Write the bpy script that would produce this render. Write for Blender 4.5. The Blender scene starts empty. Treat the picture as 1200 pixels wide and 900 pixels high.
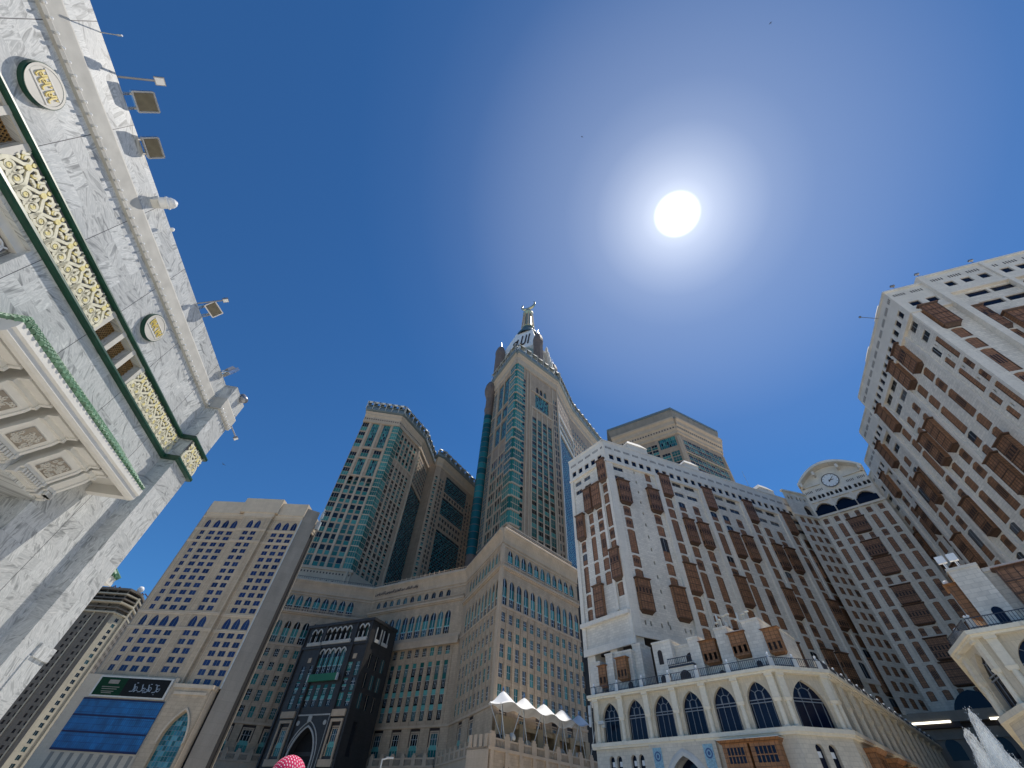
import bpy, math, random
from mathutils import Matrix, Vector
random.seed(11)
S = bpy.context.scene
COL = S.collection
rad = math.radians

# ------------------------------------------------------------------ camera, sky, sun, exposure
F_PX, EYE = 467.0, Vector((0, 0, 1.45))
cam = bpy.data.cameras.new("camera")
cam.sensor_fit = 'HORIZONTAL'
cam.sensor_width = 36.0
cam.lens = 36.0 * F_PX / 1200.0
cam.clip_start, cam.clip_end = 0.1, 6000.0
camo = bpy.data.objects.new("camera", cam)
COL.objects.link(camo)
ROT = Matrix(((0.9978068, -0.06619357, 0.0),
              (-0.04985436, -0.75150834, -0.65783718),
              (0.04354459, 0.65639441, -0.75316017)))
camo.matrix_world = Matrix.Translation(EYE) @ ROT.to_4x4()
S.camera = camo

SUN_AZ, SUN_EL = rad(50.5), rad(64.6)
SUN = Vector((math.sin(SUN_AZ) * math.cos(SUN_EL), math.cos(SUN_AZ) * math.cos(SUN_EL), math.sin(SUN_EL)))
W = bpy.data.worlds.new("World")
S.world = W
W.use_nodes = True
nt = W.node_tree
bg = nt.nodes['Background']
sky = nt.nodes.new('ShaderNodeTexSky')
sky.sky_type = 'NISHITA'
sky.sun_disc = False
sky.sun_elevation, sky.sun_rotation = SUN_EL, SUN_AZ
sky.altitude = 300.0
sky.air_density, sky.dust_density, sky.ozone_density = 1.0, 0.0, 6.0
bg.inputs['Strength'].default_value = 0.083
# the over-exposed sun and the bright air round it, as a part of the sky itself
tc = nt.nodes.new('ShaderNodeTexCoord')
dot = nt.nodes.new('ShaderNodeVectorMath'); dot.operation = 'DOT_PRODUCT'
nrm = nt.nodes.new('ShaderNodeVectorMath'); nrm.operation = 'NORMALIZE'
nt.links.new(tc.outputs['Generated'], nrm.inputs[0])
nt.links.new(nrm.outputs[0], dot.inputs[0])
dot.inputs[1].default_value = SUN
acos = nt.nodes.new('ShaderNodeMath'); acos.operation = 'ARCCOSINE'
nt.links.new(dot.outputs['Value'], acos.inputs[0])
ramp = nt.nodes.new('ShaderNodeValToRGB')
mr = nt.nodes.new('ShaderNodeMapRange')
mr.inputs['From Max'].default_value = rad(40)
nt.links.new(acos.outputs[0], mr.inputs['Value'])
nt.links.new(mr.outputs[0], ramp.inputs[0])
cr = ramp.color_ramp
GLOW = [(0.0, 1.0), (2.2, 1.0), (2.75, .46), (4.2, .36), (7.0, .245), (10.0, .155), (14.0, .103), (20.0, .068), (27.0, .023), (33.0, .007), (40.0, 0.0)]
GLOW = [(a / 40.0, (c, c * .985, c * .90)) for a, c in GLOW]
while len(cr.elements) < len(GLOW):
    cr.elements.new(0.5)
for e, (p, c) in zip(cr.elements, GLOW):
    e.position = p
    e.color = (*c, 1)
gl = nt.nodes.new('ShaderNodeVectorMath'); gl.operation = 'SCALE'
gl.inputs['Scale'].default_value = 15.0
nt.links.new(ramp.outputs['Color'], gl.inputs[0])
add = nt.nodes.new('ShaderNodeVectorMath'); add.operation = 'ADD'
tint = nt.nodes.new('ShaderNodeVectorMath'); tint.operation = 'MULTIPLY'
tint.inputs[1].default_value = (0.42, 0.83, 1.10)
nt.links.new(sky.outputs['Color'], tint.inputs[0])
nt.links.new(tint.outputs[0], add.inputs[0])
nt.links.new(gl.outputs[0], add.inputs[1])
nt.links.new(add.outputs[0], bg.inputs['Color'])

sun = bpy.data.lights.new("sun", 'SUN')
sun.energy = 3.5
sun.angle = rad(0.5)
sun.color = (1.0, 0.93, 0.83)
suno = bpy.data.objects.new("sun", sun)
COL.objects.link(suno)
suno.rotation_euler = SUN.to_track_quat('Z', 'Y').to_euler()
suno.location = SUN * 900

vs = S.view_settings
vs.view_transform = 'Standard'
vs.look = 'None'
vs.exposure = 0.3
vs.gamma = 1.0
vs.use_curve_mapping = False
S.cycles.max_bounces = 6
S.cycles.diffuse_bounces = 3
S.cycles.glossy_bounces = 3
S.cycles.transparent_max_bounces = 12
S.cycles.use_denoising = True


# ------------------------------------------------------------------ materials
def new_mat(name):
    m = bpy.data.materials.new(name)
    m.use_nodes = True
    return m, m.node_tree, m.node_tree.nodes['Principled BSDF']


def N(t, kind, **kw):
    n = t.nodes.new(kind)
    for k, v in kw.items():
        setattr(n, k, v)
    return n


def flat_uv(t):
    """face coordinates: along the wall (x+y) and up (z)"""
    tc = N(t, 'ShaderNodeTexCoord')
    sp = N(t, 'ShaderNodeSeparateXYZ')
    t.links.new(tc.outputs['Object'], sp.inputs[0])
    a = N(t, 'ShaderNodeMath', operation='ADD')
    t.links.new(sp.outputs['X'], a.inputs[0])
    t.links.new(sp.outputs['Y'], a.inputs[1])
    cb = N(t, 'ShaderNodeCombineXYZ')
    t.links.new(a.outputs[0], cb.inputs['X'])
    t.links.new(sp.outputs['Z'], cb.inputs['Y'])
    return cb.outputs[0], tc.outputs['Object']


def rgb(c, k=1.0):
    return (c[0] * k, c[1] * k, c[2] * k, 1)


def stone(name, c, joint=(1.6, 0.8), mortar=0.03, jdark=0.72, var=0.10, stain=0.16, rough=0.75, stain_scale=0.25, vivid=None):
    m, t, b = new_mat(name)
    uv, ob = flat_uv(t)
    br = N(t, 'ShaderNodeTexBrick')
    t.links.new(uv, br.inputs['Vector'])
    br.inputs['Color1'].default_value = rgb(c, 1 - var)
    br.inputs['Color2'].default_value = rgb(c, 1 + var)
    br.inputs['Mortar'].default_value = rgb(c, jdark)
    br.inputs['Scale'].default_value = 1.0
    br.inputs['Mortar Size'].default_value = mortar
    br.inputs['Brick Width'].default_value = joint[0]
    br.inputs['Row Height'].default_value = joint[1]
    mp = N(t, 'ShaderNodeMapping')
    mp.inputs['Scale'].default_value = (1, 1, 0.22)
    t.links.new(ob, mp.inputs[0])
    no = N(t, 'ShaderNodeTexNoise')
    no.inputs['Scale'].default_value = stain_scale
    no.inputs['Detail'].default_value = 7
    no.inputs['Roughness'].default_value = 0.62
    t.links.new(mp.outputs[0], no.inputs['Vector'])
    mr = N(t, 'ShaderNodeMapRange')
    mr.inputs['From Min'].default_value, mr.inputs['From Max'].default_value = 0.3, 0.7
    mr.inputs['To Min'].default_value, mr.inputs['To Max'].default_value = 1 - stain, 1 + stain * 0.6
    t.links.new(no.outputs[0], mr.inputs['Value'])
    mx = N(t, 'ShaderNodeMix', data_type='RGBA', blend_type='MULTIPLY')
    mx.inputs['Factor'].default_value = 1
    t.links.new(br.outputs['Color'], mx.inputs['A'])
    t.links.new(mr.outputs[0], mx.inputs['B'])
    n2 = N(t, 'ShaderNodeTexNoise')
    n2.inputs['Scale'].default_value = 3.0
    n2.inputs['Detail'].default_value = 5
    t.links.new(ob, n2.inputs['Vector'])
    m2 = N(t, 'ShaderNodeMapRange')
    m2.inputs['To Min'].default_value, m2.inputs['To Max'].default_value = 0.86, 1.14
    t.links.new(n2.outputs[0], m2.inputs['Value'])
    mx2 = N(t, 'ShaderNodeMix', data_type='RGBA', blend_type='MULTIPLY')
    mx2.inputs['Factor'].default_value = 1
    t.links.new(mx.outputs['Result'], mx2.inputs['A'])
    t.links.new(m2.outputs[0], mx2.inputs['B'])
    t.links.new(mx2.outputs['Result'], b.inputs['Base Color'])
    b.inputs['Roughness'].default_value = rough
    return m


def plain(name, c, rough=0.6, metal=0.0, noise=0.12, scale=2.0, spec=0.5):
    m, t, b = new_mat(name)
    tc = N(t, 'ShaderNodeTexCoord')
    no = N(t, 'ShaderNodeTexNoise')
    no.inputs['Scale'].default_value = scale
    no.inputs['Detail'].default_value = 6
    t.links.new(tc.outputs['Object'], no.inputs['Vector'])
    r = N(t, 'ShaderNodeValToRGB')
    r.color_ramp.elements[0].position, r.color_ramp.elements[1].position = 0.3, 0.7
    r.color_ramp.elements[0].color = rgb(c, 1 - noise)
    r.color_ramp.elements[1].color = rgb(c, 1 + noise)
    t.links.new(no.outputs[0], r.inputs[0])
    t.links.new(r.outputs[0], b.inputs['Base Color'])
    b.inputs['Roughness'].default_value = rough
    b.inputs['Metallic'].default_value = metal
    b.inputs['Specular IOR Level'].default_value = spec
    return m


def glass(name, c, c2, rough=0.06, share=0.3, spec=0.5, ior=1.5):
    """window glass: dark room or drawn curtain behind it, differing from pane to pane"""
    m, t, b = new_mat(name)
    oi = N(t, 'ShaderNodeObjectInfo')
    ge = N(t, 'ShaderNodeNewGeometry')
    a = N(t, 'ShaderNodeMath', operation='ADD')
    t.links.new(oi.outputs['Random'], a.inputs[0])
    t.links.new(ge.outputs['Random Per Island'], a.inputs[1])
    f = N(t, 'ShaderNodeMath', operation='FRACT')
    t.links.new(a.outputs[0], f.inputs[0])
    r = N(t, 'ShaderNodeValToRGB')
    e = r.color_ramp.elements
    e[0].position, e[0].color = 0.0, rgb(c, 0.7)
    e[1].position, e[1].color = 1.0, rgb(c2)
    x = e.new(max(0.02, 1 - share)); x.color = rgb(c, 1.25)
    x = e.new(min(0.98, 1 - share + 0.08)); x.color = rgb(c2, 0.8)
    t.links.new(f.outputs[0], r.inputs[0])
    t.links.new(r.outputs[0], b.inputs['Base Color'])
    b.inputs['Roughness'].default_value = rough
    b.inputs['Specular IOR Level'].default_value = spec
    b.inputs['IOR'].default_value = ior
    no = N(t, 'ShaderNodeTexNoise')
    no.inputs['Scale'].default_value = 0.5
    tc = N(t, 'ShaderNodeTexCoord')
    t.links.new(tc.outputs['Object'], no.inputs['Vector'])
    bu = N(t, 'ShaderNodeBump')
    bu.inputs['Strength'].default_value = 0.03
    t.links.new(no.outputs[0], bu.inputs['Height'])
    t.links.new(bu.outputs[0], b.inputs['Normal'])
    return m


def wood(name, c, rough=0.55, row=0.45, var=0.25):
    m, t, b = new_mat(name)
    uv, ob = flat_uv(t)
    oi = N(t, 'ShaderNodeObjectInfo')
    br = N(t, 'ShaderNodeTexBrick')
    br.offset = 0.0
    t.links.new(uv, br.inputs['Vector'])
    br.inputs['Color1'].default_value = rgb(c, 0.82)
    br.inputs['Color2'].default_value = rgb(c, 1.18)
    br.inputs['Mortar'].default_value = rgb(c, 0.45)
    br.inputs['Scale'].default_value = 1.0
    br.inputs['Mortar Size'].default_value = 0.035
    br.inputs['Brick Width'].default_value = 0.62
    br.inputs['Row Height'].default_value = row
    mp = N(t, 'ShaderNodeMapping')
    mp.inputs['Scale'].default_value = (3.0, 3.0, 0.5)
    t.links.new(ob, mp.inputs[0])
    no = N(t, 'ShaderNodeTexNoise')
    no.inputs['Scale'].default_value = 1.4
    no.inputs['Detail'].default_value = 6
    t.links.new(mp.outputs[0], no.inputs['Vector'])
    ad = N(t, 'ShaderNodeMath', operation='MULTIPLY_ADD')
    ad.inputs[1].default_value = var
    ad.inputs[2].default_value = 1 - var * 0.5
    t.links.new(oi.outputs['Random'], ad.inputs[0])
    mr = N(t, 'ShaderNodeMapRange')
    mr.inputs['To Min'].default_value, mr.inputs['To Max'].default_value = 0.6, 1.4
    t.links.new(no.outputs[0], mr.inputs['Value'])
    mm = N(t, 'ShaderNodeMath', operation='MULTIPLY')
    t.links.new(ad.outputs[0], mm.inputs[0])
    t.links.new(mr.outputs[0], mm.inputs[1])
    mx = N(t, 'ShaderNodeMix', data_type='RGBA', blend_type='MULTIPLY')
    mx.inputs['Factor'].default_value = 1
    t.links.new(br.outputs['Color'], mx.inputs['A'])
    t.links.new(mm.outputs[0], mx.inputs['B'])
    t.links.new(mx.outputs['Result'], b.inputs['Base Color'])
    b.inputs['Roughness'].default_value = rough
    return m


def marble(name, joints=True, tone=1.0):
    m, t, b = new_mat(name)
    uv, ob = flat_uv(t)
    br = N(t, 'ShaderNodeTexBrick')
    t.links.new(uv, br.inputs['Vector'])
    br.inputs['Color1'].default_value = (0, 0, 0, 1)
    br.inputs['Color2'].default_value = (1, 1, 1, 1)
    br.inputs['Mortar'].default_value = (0.5, 0.5, 0.5, 1)
    br.inputs['Scale'].default_value = 1.0
    br.inputs['Mortar Size'].default_value = 0.003
    br.inputs['Brick Width'].default_value = 1.18
    br.inputs['Row Height'].default_value = 0.62
    # each slab is cut from another place and turned another way
    sc = N(t, 'ShaderNodeVectorMath', operation='SCALE')
    sc.inputs['Scale'].default_value = 37.0
    t.links.new(br.outputs['Color'], sc.inputs[0])
    adv = N(t, 'ShaderNodeVectorMath', operation='ADD')
    t.links.new(uv, adv.inputs[0])
    t.links.new(sc.outputs[0], adv.inputs[1])
    ro = N(t, 'ShaderNodeVectorRotate', rotation_type='Z_AXIS')
    an = N(t, 'ShaderNodeMath', operation='MULTIPLY_ADD')
    an.inputs[1].default_value = 2.6
    an.inputs[2].default_value = -0.5
    t.links.new(br.outputs['Color'], an.inputs[0])
    t.links.new(adv.outputs[0], ro.inputs['Vector'])
    t.links.new(an.outputs[0], ro.inputs['Angle'])
    st = N(t, 'ShaderNodeMapping')
    st.inputs['Scale'].default_value = (0.75, 3.4, 1.0)
    t.links.new(ro.outputs[0], st.inputs[0])
    n1 = N(t, 'ShaderNodeTexNoise')
    n1.inputs['Scale'].default_value = 1.35
    n1.inputs['Detail'].default_value = 8
    n1.inputs['Roughness'].default_value = 0.6
    n1.inputs['Distortion'].default_value = 1.1
    t.links.new(st.outputs[0], n1.inputs['Vector'])
    r = N(t, 'ShaderNodeValToRGB')
    e = r.color_ramp.elements
    e[0].position, e[0].color = 0.30, rgb((0.235, 0.245, 0.24), tone)
    e[1].position, e[1].color = 0.78, rgb((0.90, 0.90, 0.86), tone)
    x = e.new(0.42); x.color = rgb((0.44, 0.455, 0.445), tone)
    x = e.new(0.50); x.color = rgb((0.70, 0.71, 0.69), tone)
    x = e.new(0.56); x.color = rgb((0.52, 0.54, 0.53), tone)
    t.links.new(n1.outputs[0], r.inputs[0])
    last = r.outputs[0]
    # slabs differ a little in tone
    mr = N(t, 'ShaderNodeMapRange')
    mr.inputs['To Min'].default_value, mr.inputs['To Max'].default_value = 0.86, 1.08
    t.links.new(br.outputs['Color'], mr.inputs['Value'])
    mx = N(t, 'ShaderNodeMix', data_type='RGBA', blend_type='MULTIPLY')
    mx.inputs['Factor'].default_value = 1
    t.links.new(last, mx.inputs['A'])
    t.links.new(mr.outputs[0], mx.inputs['B'])
    last = mx.outputs['Result']
    if joints:
        # hairline between slabs
        mj = N(t, 'ShaderNodeMix', data_type='RGBA', blend_type='MIX')
        fm = N(t, 'ShaderNodeMath', operation='MULTIPLY')
        fm.inputs[1].default_value = 0.35
        t.links.new(br.outputs['Fac'], fm.inputs[0])
        t.links.new(fm.outputs[0], mj.inputs['Factor'])
        t.links.new(last, mj.inputs['A'])
        mj.inputs['B'].default_value = (0.2, 0.21, 0.22, 1)
        last = mj.outputs['Result']
        # movement joints every 3.55 m
        sp = N(t, 'ShaderNodeSeparateXYZ')
        t.links.new(uv, sp.inputs[0])
        ma = N(t, 'ShaderNodeMath', operation='MULTIPLY_ADD')
        ma.inputs[1].default_value = 1 / 3.55
        ma.inputs[2].default_value = -0.6 / 3.55 + 40
        t.links.new(sp.outputs['X'], ma.inputs[0])
        fr = N(t, 'ShaderNodeMath', operation='FRACT')
        t.links.new(ma.outputs[0], fr.inputs[0])
        lt = N(t, 'ShaderNodeMath', operation='LESS_THAN')
        lt.inputs[1].default_value = 0.0085
        t.links.new(fr.outputs[0], lt.inputs[0])
        mk = N(t, 'ShaderNodeMix', data_type='RGBA', blend_type='MIX')
        t.links.new(lt.outputs[0], mk.inputs['Factor'])
        t.links.new(last, mk.inputs['A'])
        mk.inputs['B'].default_value = (0.07, 0.07, 0.075, 1)
        last = mk.outputs['Result']
    t.links.new(last, b.inputs['Base Color'])
    b.inputs['Roughness'].default_value = 0.32
    b.inputs['Specular IOR Level'].default_value = 0.4
    return m


def emit(name, c, s):
    m, t, b = new_mat(name)
    b.inputs['Base Color'].default_value = rgb(c)
    b.inputs['Emission Color'].default_value = rgb(c)
    b.inputs['Emission Strength'].default_value = s
    return m


M = dict(
    marble=marble('white_veined_marble', tone=0.90),
    marble_plain=marble('veined_marble_trim', joints=False, tone=0.90),
    cream=plain('cream_stone_trim', (0.56, 0.54, 0.48), 0.6, noise=0.1, scale=1.2),
    cornice_grey=plain('grey_plaster_cornice', (0.46, 0.45, 0.41), 0.8, noise=0.12, scale=1.6),
    green=plain('dark_green_enamel', (0.010, 0.055, 0.032), 0.35, noise=0.25, scale=3),
    tile_green=plain('green_glazed_tile', (0.11, 0.23, 0.135), 0.4, noise=0.4, scale=5),
    gold=plain('pale_gold_scroll', (0.70, 0.665, 0.50), 0.45, noise=0.14, scale=6),
    goldletter=plain('gold_lettering', (0.70, 0.55, 0.14), 0.35, noise=0.15, scale=8),
    bronze=plain('bronze_lattice', (0.34, 0.20, 0.07), 0.4, metal=0.3, noise=0.25, scale=4),
    grey_back=plain('grey_panel_back', (0.13, 0.13, 0.135), 0.7),
    white_plaster=plain('white_moulded_plaster', (0.66, 0.65, 0.60), 0.65, noise=0.06, scale=2),
    white_paint=plain('white_paint', (0.80, 0.80, 0.78), 0.5, noise=0.04),
    tan=stone('tan_stone', (0.46, 0.36, 0.245), (1.9, 0.9), 0.03, 0.74, 0.08, 0.22),
    tan_light=stone('light_tan_trim', (0.56, 0.46, 0.335), (2.2, 1.2), 0.02, 0.86, 0.04, 0.10),
    void=plain('shaded_void', (0.05, 0.045, 0.04), 0.9),
    concrete=stone('bare_concrete', (0.27, 0.24, 0.195), (6, 2.65), 0.03, 0.8, 0.05, 0.18),
    beige=stone('beige_stone', (0.48, 0.36, 0.24), (1.5, 0.75), 0.03, 0.74, 0.08, 0.24),
    beige_trim=stone('beige_stone_trim', (0.53, 0.405, 0.28), (2.4, 1.5), 0.02, 0.85, 0.04, 0.14),
    tower=stone('tower_stone', (0.38, 0.285, 0.20), (3.0, 2.0), 0.05, 0.76, 0.07, 0.2),
    tower_trim=stone('tower_stone_trim', (0.48, 0.38, 0.275), (4.0, 2.0), 0.03, 0.88, 0.04, 0.10),
    granite=stone('dark_granite', (0.034, 0.032, 0.031), (1.4, 0.8), 0.02, 1.5, 0.15, 0.25, rough=0.55),
    white=stone('white_coral_stone', (0.74, 0.68, 0.58), (0.9, 0.45), 0.035, 0.84, 0.09, 0.16),
    white_trim=stone('white_stone_trim', (0.77, 0.71, 0.61), (1.8, 0.9), 0.02, 0.88, 0.04, 0.14),
    arcade=stone('pale_arcade_stone', (0.60, 0.52, 0.385), (0.35, 1.4), 0.02, 0.84, 0.06, 0.16),
    arcade_trim=stone('pale_arcade_trim', (0.77, 0.70, 0.55), (1.4, 2.0), 0.012, 0.85, 0.03, 0.12),
    arcade_low=stone('pale_ashlar', (0.62, 0.56, 0.45), (0.7, 0.42), 0.02, 0.8, 0.07, 0.16),
    brown=stone('dark_brown_stone', (0.145, 0.125, 0.10), (2.0, 3.4), 0.06, 0.7, 0.08, 0.25),
    brown_pale=stone('pale_tower_strip', (0.40, 0.36, 0.27), (3.0, 3.4), 0.05, 0.8, 0.05, 0.15),
    black=plain('dark_void', (0.012, 0.012, 0.014), 0.8),
    wood=wood('brown_lattice_wood', (0.30, 0.145, 0.070)),
    wood_new=wood('orange_brown_wood', (0.30, 0.135, 0.05)),
    wood_dark=wood('dark_brown_wood', (0.105, 0.055, 0.032)),
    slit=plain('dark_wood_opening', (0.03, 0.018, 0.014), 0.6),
    g_blue=glass('blue_tinted_glass', (0.010, 0.022, 0.085), (0.02, 0.04, 0.12), share=0.25),
    g_navy=glass('navy_glass', (0.004, 0.008, 0.022), (0.010, 0.015, 0.035), share=0.3, spec=0.22),
    g_dark=glass('dark_glass', (0.008, 0.016, 0.020), (0.05, 0.13, 0.13), share=0.3),
    g_teal=glass('teal_glass', (0.022, 0.135, 0.120), (0.07, 0.27, 0.24), share=0.45, spec=0.38),
    g_curtain=glass('blue_teal_curtain_wall', (0.014, 0.105, 0.125), (0.03, 0.20, 0.215), share=0.35, rough=0.22, spec=0.25),
    g_grey=glass('grey_glass', (0.03, 0.035, 0.045), (0.12, 0.13, 0.14), share=0.3),
    g_cyan=glass('turquoise_glass', (0.03, 0.15, 0.20), (0.10, 0.28, 0.33), share=0.4),
    spandrel=plain('turquoise_panel', (0.12, 0.38, 0.335), 0.35, noise=0.1),
    frame=plain('pale_window_frame', (0.50, 0.52, 0.50), 0.5),
    frame_grey=plain('grey_window_frame', (0.22, 0.24, 0.26), 0.45),
    metal=plain('grey_metal', (0.30, 0.30, 0.31), 0.4, metal=0.6),
    canopy_metal=plain('blue_grey_roof_metal', (0.17, 0.21, 0.215), 0.45, metal=0.2),
    mullion=plain('dark_teal_mullion', (0.035, 0.06, 0.07), 0.4),
    rail=plain('dark_blue_railing', (0.03, 0.037, 0.055), 0.5),
    membrane=plain('white_tent_membrane', (0.84, 0.84, 0.82), 0.6, noise=0.03),
    beige_panel=plain('tan_panel', (0.36, 0.27, 0.16), 0.7),
    tile_blue=plain('pale_blue_tile', (0.24, 0.40, 0.47), 0.4, noise=0.3, scale=7),
    strap=plain('navy_strap', (0.004, 0.012, 0.06), 0.7),
    tile_navy=plain('dark_blue_tile', (0.04, 0.09, 0.22), 0.4, noise=0.2),
    sign_green=plain('green_sign', (0.015, 0.16, 0.075), 0.5),
    sign_dark=plain('dark_sign_board', (0.014, 0.016, 0.017), 0.8, spec=0.1),
    sign_deep=plain('deep_green_sign_board', (0.008, 0.040, 0.020), 0.8, spec=0.1),
    ink=plain('dark_inscription', (0.05, 0.035, 0.025), 0.6),
    lens=plain('floodlight_glass', (0.15, 0.13, 0.085), 0.3, noise=0.2, scale=4),
    lamp_white=plain('white_lamp_glass', (0.85, 0.85, 0.83), 0.25, noise=0.02),
    strip=emit('lit_strip_lamp', (1.0, 0.93, 0.75), 2.2),
    steel=plain('bright_steel', (0.6, 0.6, 0.6), 0.25, metal=0.9),
    gilded=plain('gilded_metal', (0.62, 0.54, 0.33), 0.3, metal=0.75, noise=0.1),
    dome=plain('dark_teal_dome', (0.06, 0.10, 0.11), 0.35, noise=0.2, scale=0.2),
    sail=plain('pale_crown_sail', (0.40, 0.42, 0.385), 0.5, noise=0.08),
    turret=plain('brown_turret', (0.155, 0.12, 0.10), 0.7, noise=0.15, scale=0.3),
)


def blue_net():
    m, t, b = new_mat('blue_banner')
    uv, ob = flat_uv(t)
    br = N(t, 'ShaderNodeTexBrick')
    br.offset = 0
    t.links.new(uv, br.inputs['Vector'])
    br.inputs['Color1'].default_value = (0.003, 0.105, 0.27, 1)
    br.inputs['Color2'].default_value = (0.004, 0.14, 0.34, 1)
    br.inputs['Mortar'].default_value = (0.002, 0.06, 0.19, 1)
    br.inputs['Scale'].default_value = 1
    br.inputs['Brick Width'].default_value = 0.62
    br.inputs['Row Height'].default_value = 1.35
    br.inputs['Mortar Size'].default_value = 0.07
    no = N(t, 'ShaderNodeTexNoise')
    no.inputs['Scale'].default_value = 0.35
    no.inputs['Detail'].default_value = 5
    t.links.new(ob, no.inputs['Vector'])
    mr = N(t, 'ShaderNodeMapRange')
    mr.inputs['From Min'].default_value, mr.inputs['From Max'].default_value = 0.3, 0.7
    mr.inputs['To Min'].default_value, mr.inputs['To Max'].default_value = 0.65, 1.25
    t.links.new(no.outputs[0], mr.inputs['Value'])
    mx = N(t, 'ShaderNodeMix', data_type='RGBA', blend_type='MULTIPLY')
    mx.inputs['Factor'].default_value = 1
    t.links.new(br.outputs['Color'], mx.inputs['A'])
    t.links.new(mr.outputs[0], mx.inputs['B'])
    t.links.new(mx.outputs['Result'], b.inputs['Base Color'])
    b.inputs['Roughness'].default_value = 0.6
    return m


M['blue_net'] = blue_net()


# ------------------------------------------------------------------ mesh building
class MB:
    def __init__(s):
        s.v, s.f, s.m = [], [], []

    def face(s, pts, m=0):
        i = len(s.v)
        s.v.extend(tuple(p) for p in pts)
        s.f.append(tuple(range(i, i + len(pts))))
        s.m.append(m)
        return s

    def solid(s, vs_, fs, m=0):
        i = len(s.v)
        s.v.extend(tuple(p) for p in vs_)
        for f in fs:
            s.f.append(tuple(i + k for k in f))
            s.m.append(m)
        return s

    def box(s, x0, x1, y0, y1, z0, z1, m=0):
        v = [(x0, y0, z0), (x1, y0, z0), (x1, y1, z0), (x0, y1, z0), (x0, y0, z1), (x1, y0, z1), (x1, y1, z1), (x0, y1, z1)]
        return s.solid(v, [(0, 3, 2, 1), (4, 5, 6, 7), (0, 1, 5, 4), (1, 2, 6, 5), (2, 3, 7, 6), (3, 0, 4, 7)], m)

    def prism(s, poly, z0, z1, m=0):
        n = len(poly)
        v = [(p[0], p[1], z0) for p in poly] + [(p[0], p[1], z1) for p in poly]
        f = [tuple(reversed(range(n))), tuple(range(n, 2 * n))] + [(i, (i + 1) % n, n + (i + 1) % n, n + i) for i in range(n)]
        return s.solid(v, f, m)

    def frust(s, a, za, b, zb, m=0, caps=True):
        """loft between two plan polygons of equal count"""
        n = len(a)
        v = [(p[0], p[1], za) for p in a] + [(p[0], p[1], zb) for p in b]
        f = [(i, (i + 1) % n, n + (i + 1) % n, n + i) for i in range(n)]
        if caps:
            f += [tuple(reversed(range(n))), tuple(range(n, 2 * n))]
        return s.solid(v, f, m)

    def extrude_x(s, prof, x0, x1, m=0):
        """profile in (y,z) run along x"""
        n = len(prof)
        v = [(x0, y, z) for y, z in prof] + [(x1, y, z) for y, z in prof]
        f = [tuple(range(n)), tuple(reversed(range(n, 2 * n)))] + [(i, n + i, n + (i + 1) % n, (i + 1) % n) for i in range(n)]
        return s.solid(v, f, m)

    def extrude_y(s, prof, y0, y1, m=0):
        """profile in (x,z) run along y"""
        n = len(prof)
        v = [(x, y0, z) for x, z in prof] + [(x, y1, z) for x, z in prof]
        f = [tuple(range(n)), tuple(reversed(range(n, 2 * n)))] + [(i, n + i, n + (i + 1) % n, (i + 1) % n) for i in range(n)]
        return s.solid(v, f, m)

    def tube(s, p, q, r, n=8, m=0, r2=None):
        p, q = Vector(p), Vector(q)
        d = (q - p).normalized()
        a = d.orthogonal().normalized()
        b = d.cross(a)
        r2 = r if r2 is None else r2
        v = []
        for c, rr in ((p, r), (q, r2)):
            for k in range(n):
                t = 2 * math.pi * k / n
                v.append(c + a * rr * math.cos(t) + b * rr * math.sin(t))
        f = [(k, (k + 1) % n, n + (k + 1) % n, n + k) for k in range(n)] + [tuple(reversed(range(n))), tuple(range(n, 2 * n))]
        return s.solid(v, f, m)

    def lathe(s, prof, c=(0, 0, 0), n=16, m=0):
        """profile (r,z) turned about z"""
        v, f = [], []
        k = len(prof)
        for i in range(n):
            t = 2 * math.pi * i / n
            for r, z in prof:
                v.append((c[0] + r * math.cos(t), c[1] + r * math.sin(t), c[2] + z))
        for i in range(n):
            j = (i + 1) % n
            for a in range(k - 1):
                f.append((i * k + a, j * k + a, j * k + a + 1, i * k + a + 1))
        return s.solid(v, f, m)

    def mesh(s, name, mats, smooth=False):
        me = bpy.data.meshes.new(name)
        me.from_pydata(s.v, [], s.f)
        for mm in mats:
            me.materials.append(M[mm] if isinstance(mm, str) else mm)
        me.polygons.foreach_set('material_index', s.m)
        if smooth:
            me.polygons.foreach_set('use_smooth', [True] * len(s.f))
        me.update()
        return me


I4 = Matrix.Identity(4)


def frame(p, az):
    """wall frame: x along the wall (az from north), y into the building, z up"""
    a = rad(az)
    d = (math.sin(a), math.cos(a))
    return Matrix(((d[0], -d[1], 0, p[0]), (d[1], d[0], 0, p[1]), (0, 0, 1, p[2] if len(p) > 2 else 0), (0, 0, 0, 1)))


def frame2(p, q):
    return frame(p, math.degrees(math.atan2(q[0] - p[0], q[1] - p[1]))), math.hypot(q[0] - p[0], q[1] - p[1])


CAMINV = camo.matrix_world.inverted()


def view_px(p):
    c = CAMINV @ Vector(p)
    if c.z > -0.2:
        return None
    return 600 + F_PX * c.x / -c.z, 450 - F_PX * c.y / -c.z


def seen_size(mx, me):
    """how large a part shows in the photo (for choosing which repeats stay separate)"""
    bb = [mx @ Vector(v.co) for v in (me.vertices[0], me.vertices[len(me.vertices) // 2], me.vertices[-1])]
    xs = [view_px(p) for p in bb]
    if any(x is None for x in xs):
        return 0
    cx, cy = xs[1]
    if not (-60 < cx < 1260 and -60 < cy < 960):
        return 0.0001
    return (max(x[0] for x in xs) - min(x[0] for x in xs) + 1) * (max(x[1] for x in xs) - min(x[1] for x in xs) + 1)


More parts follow.
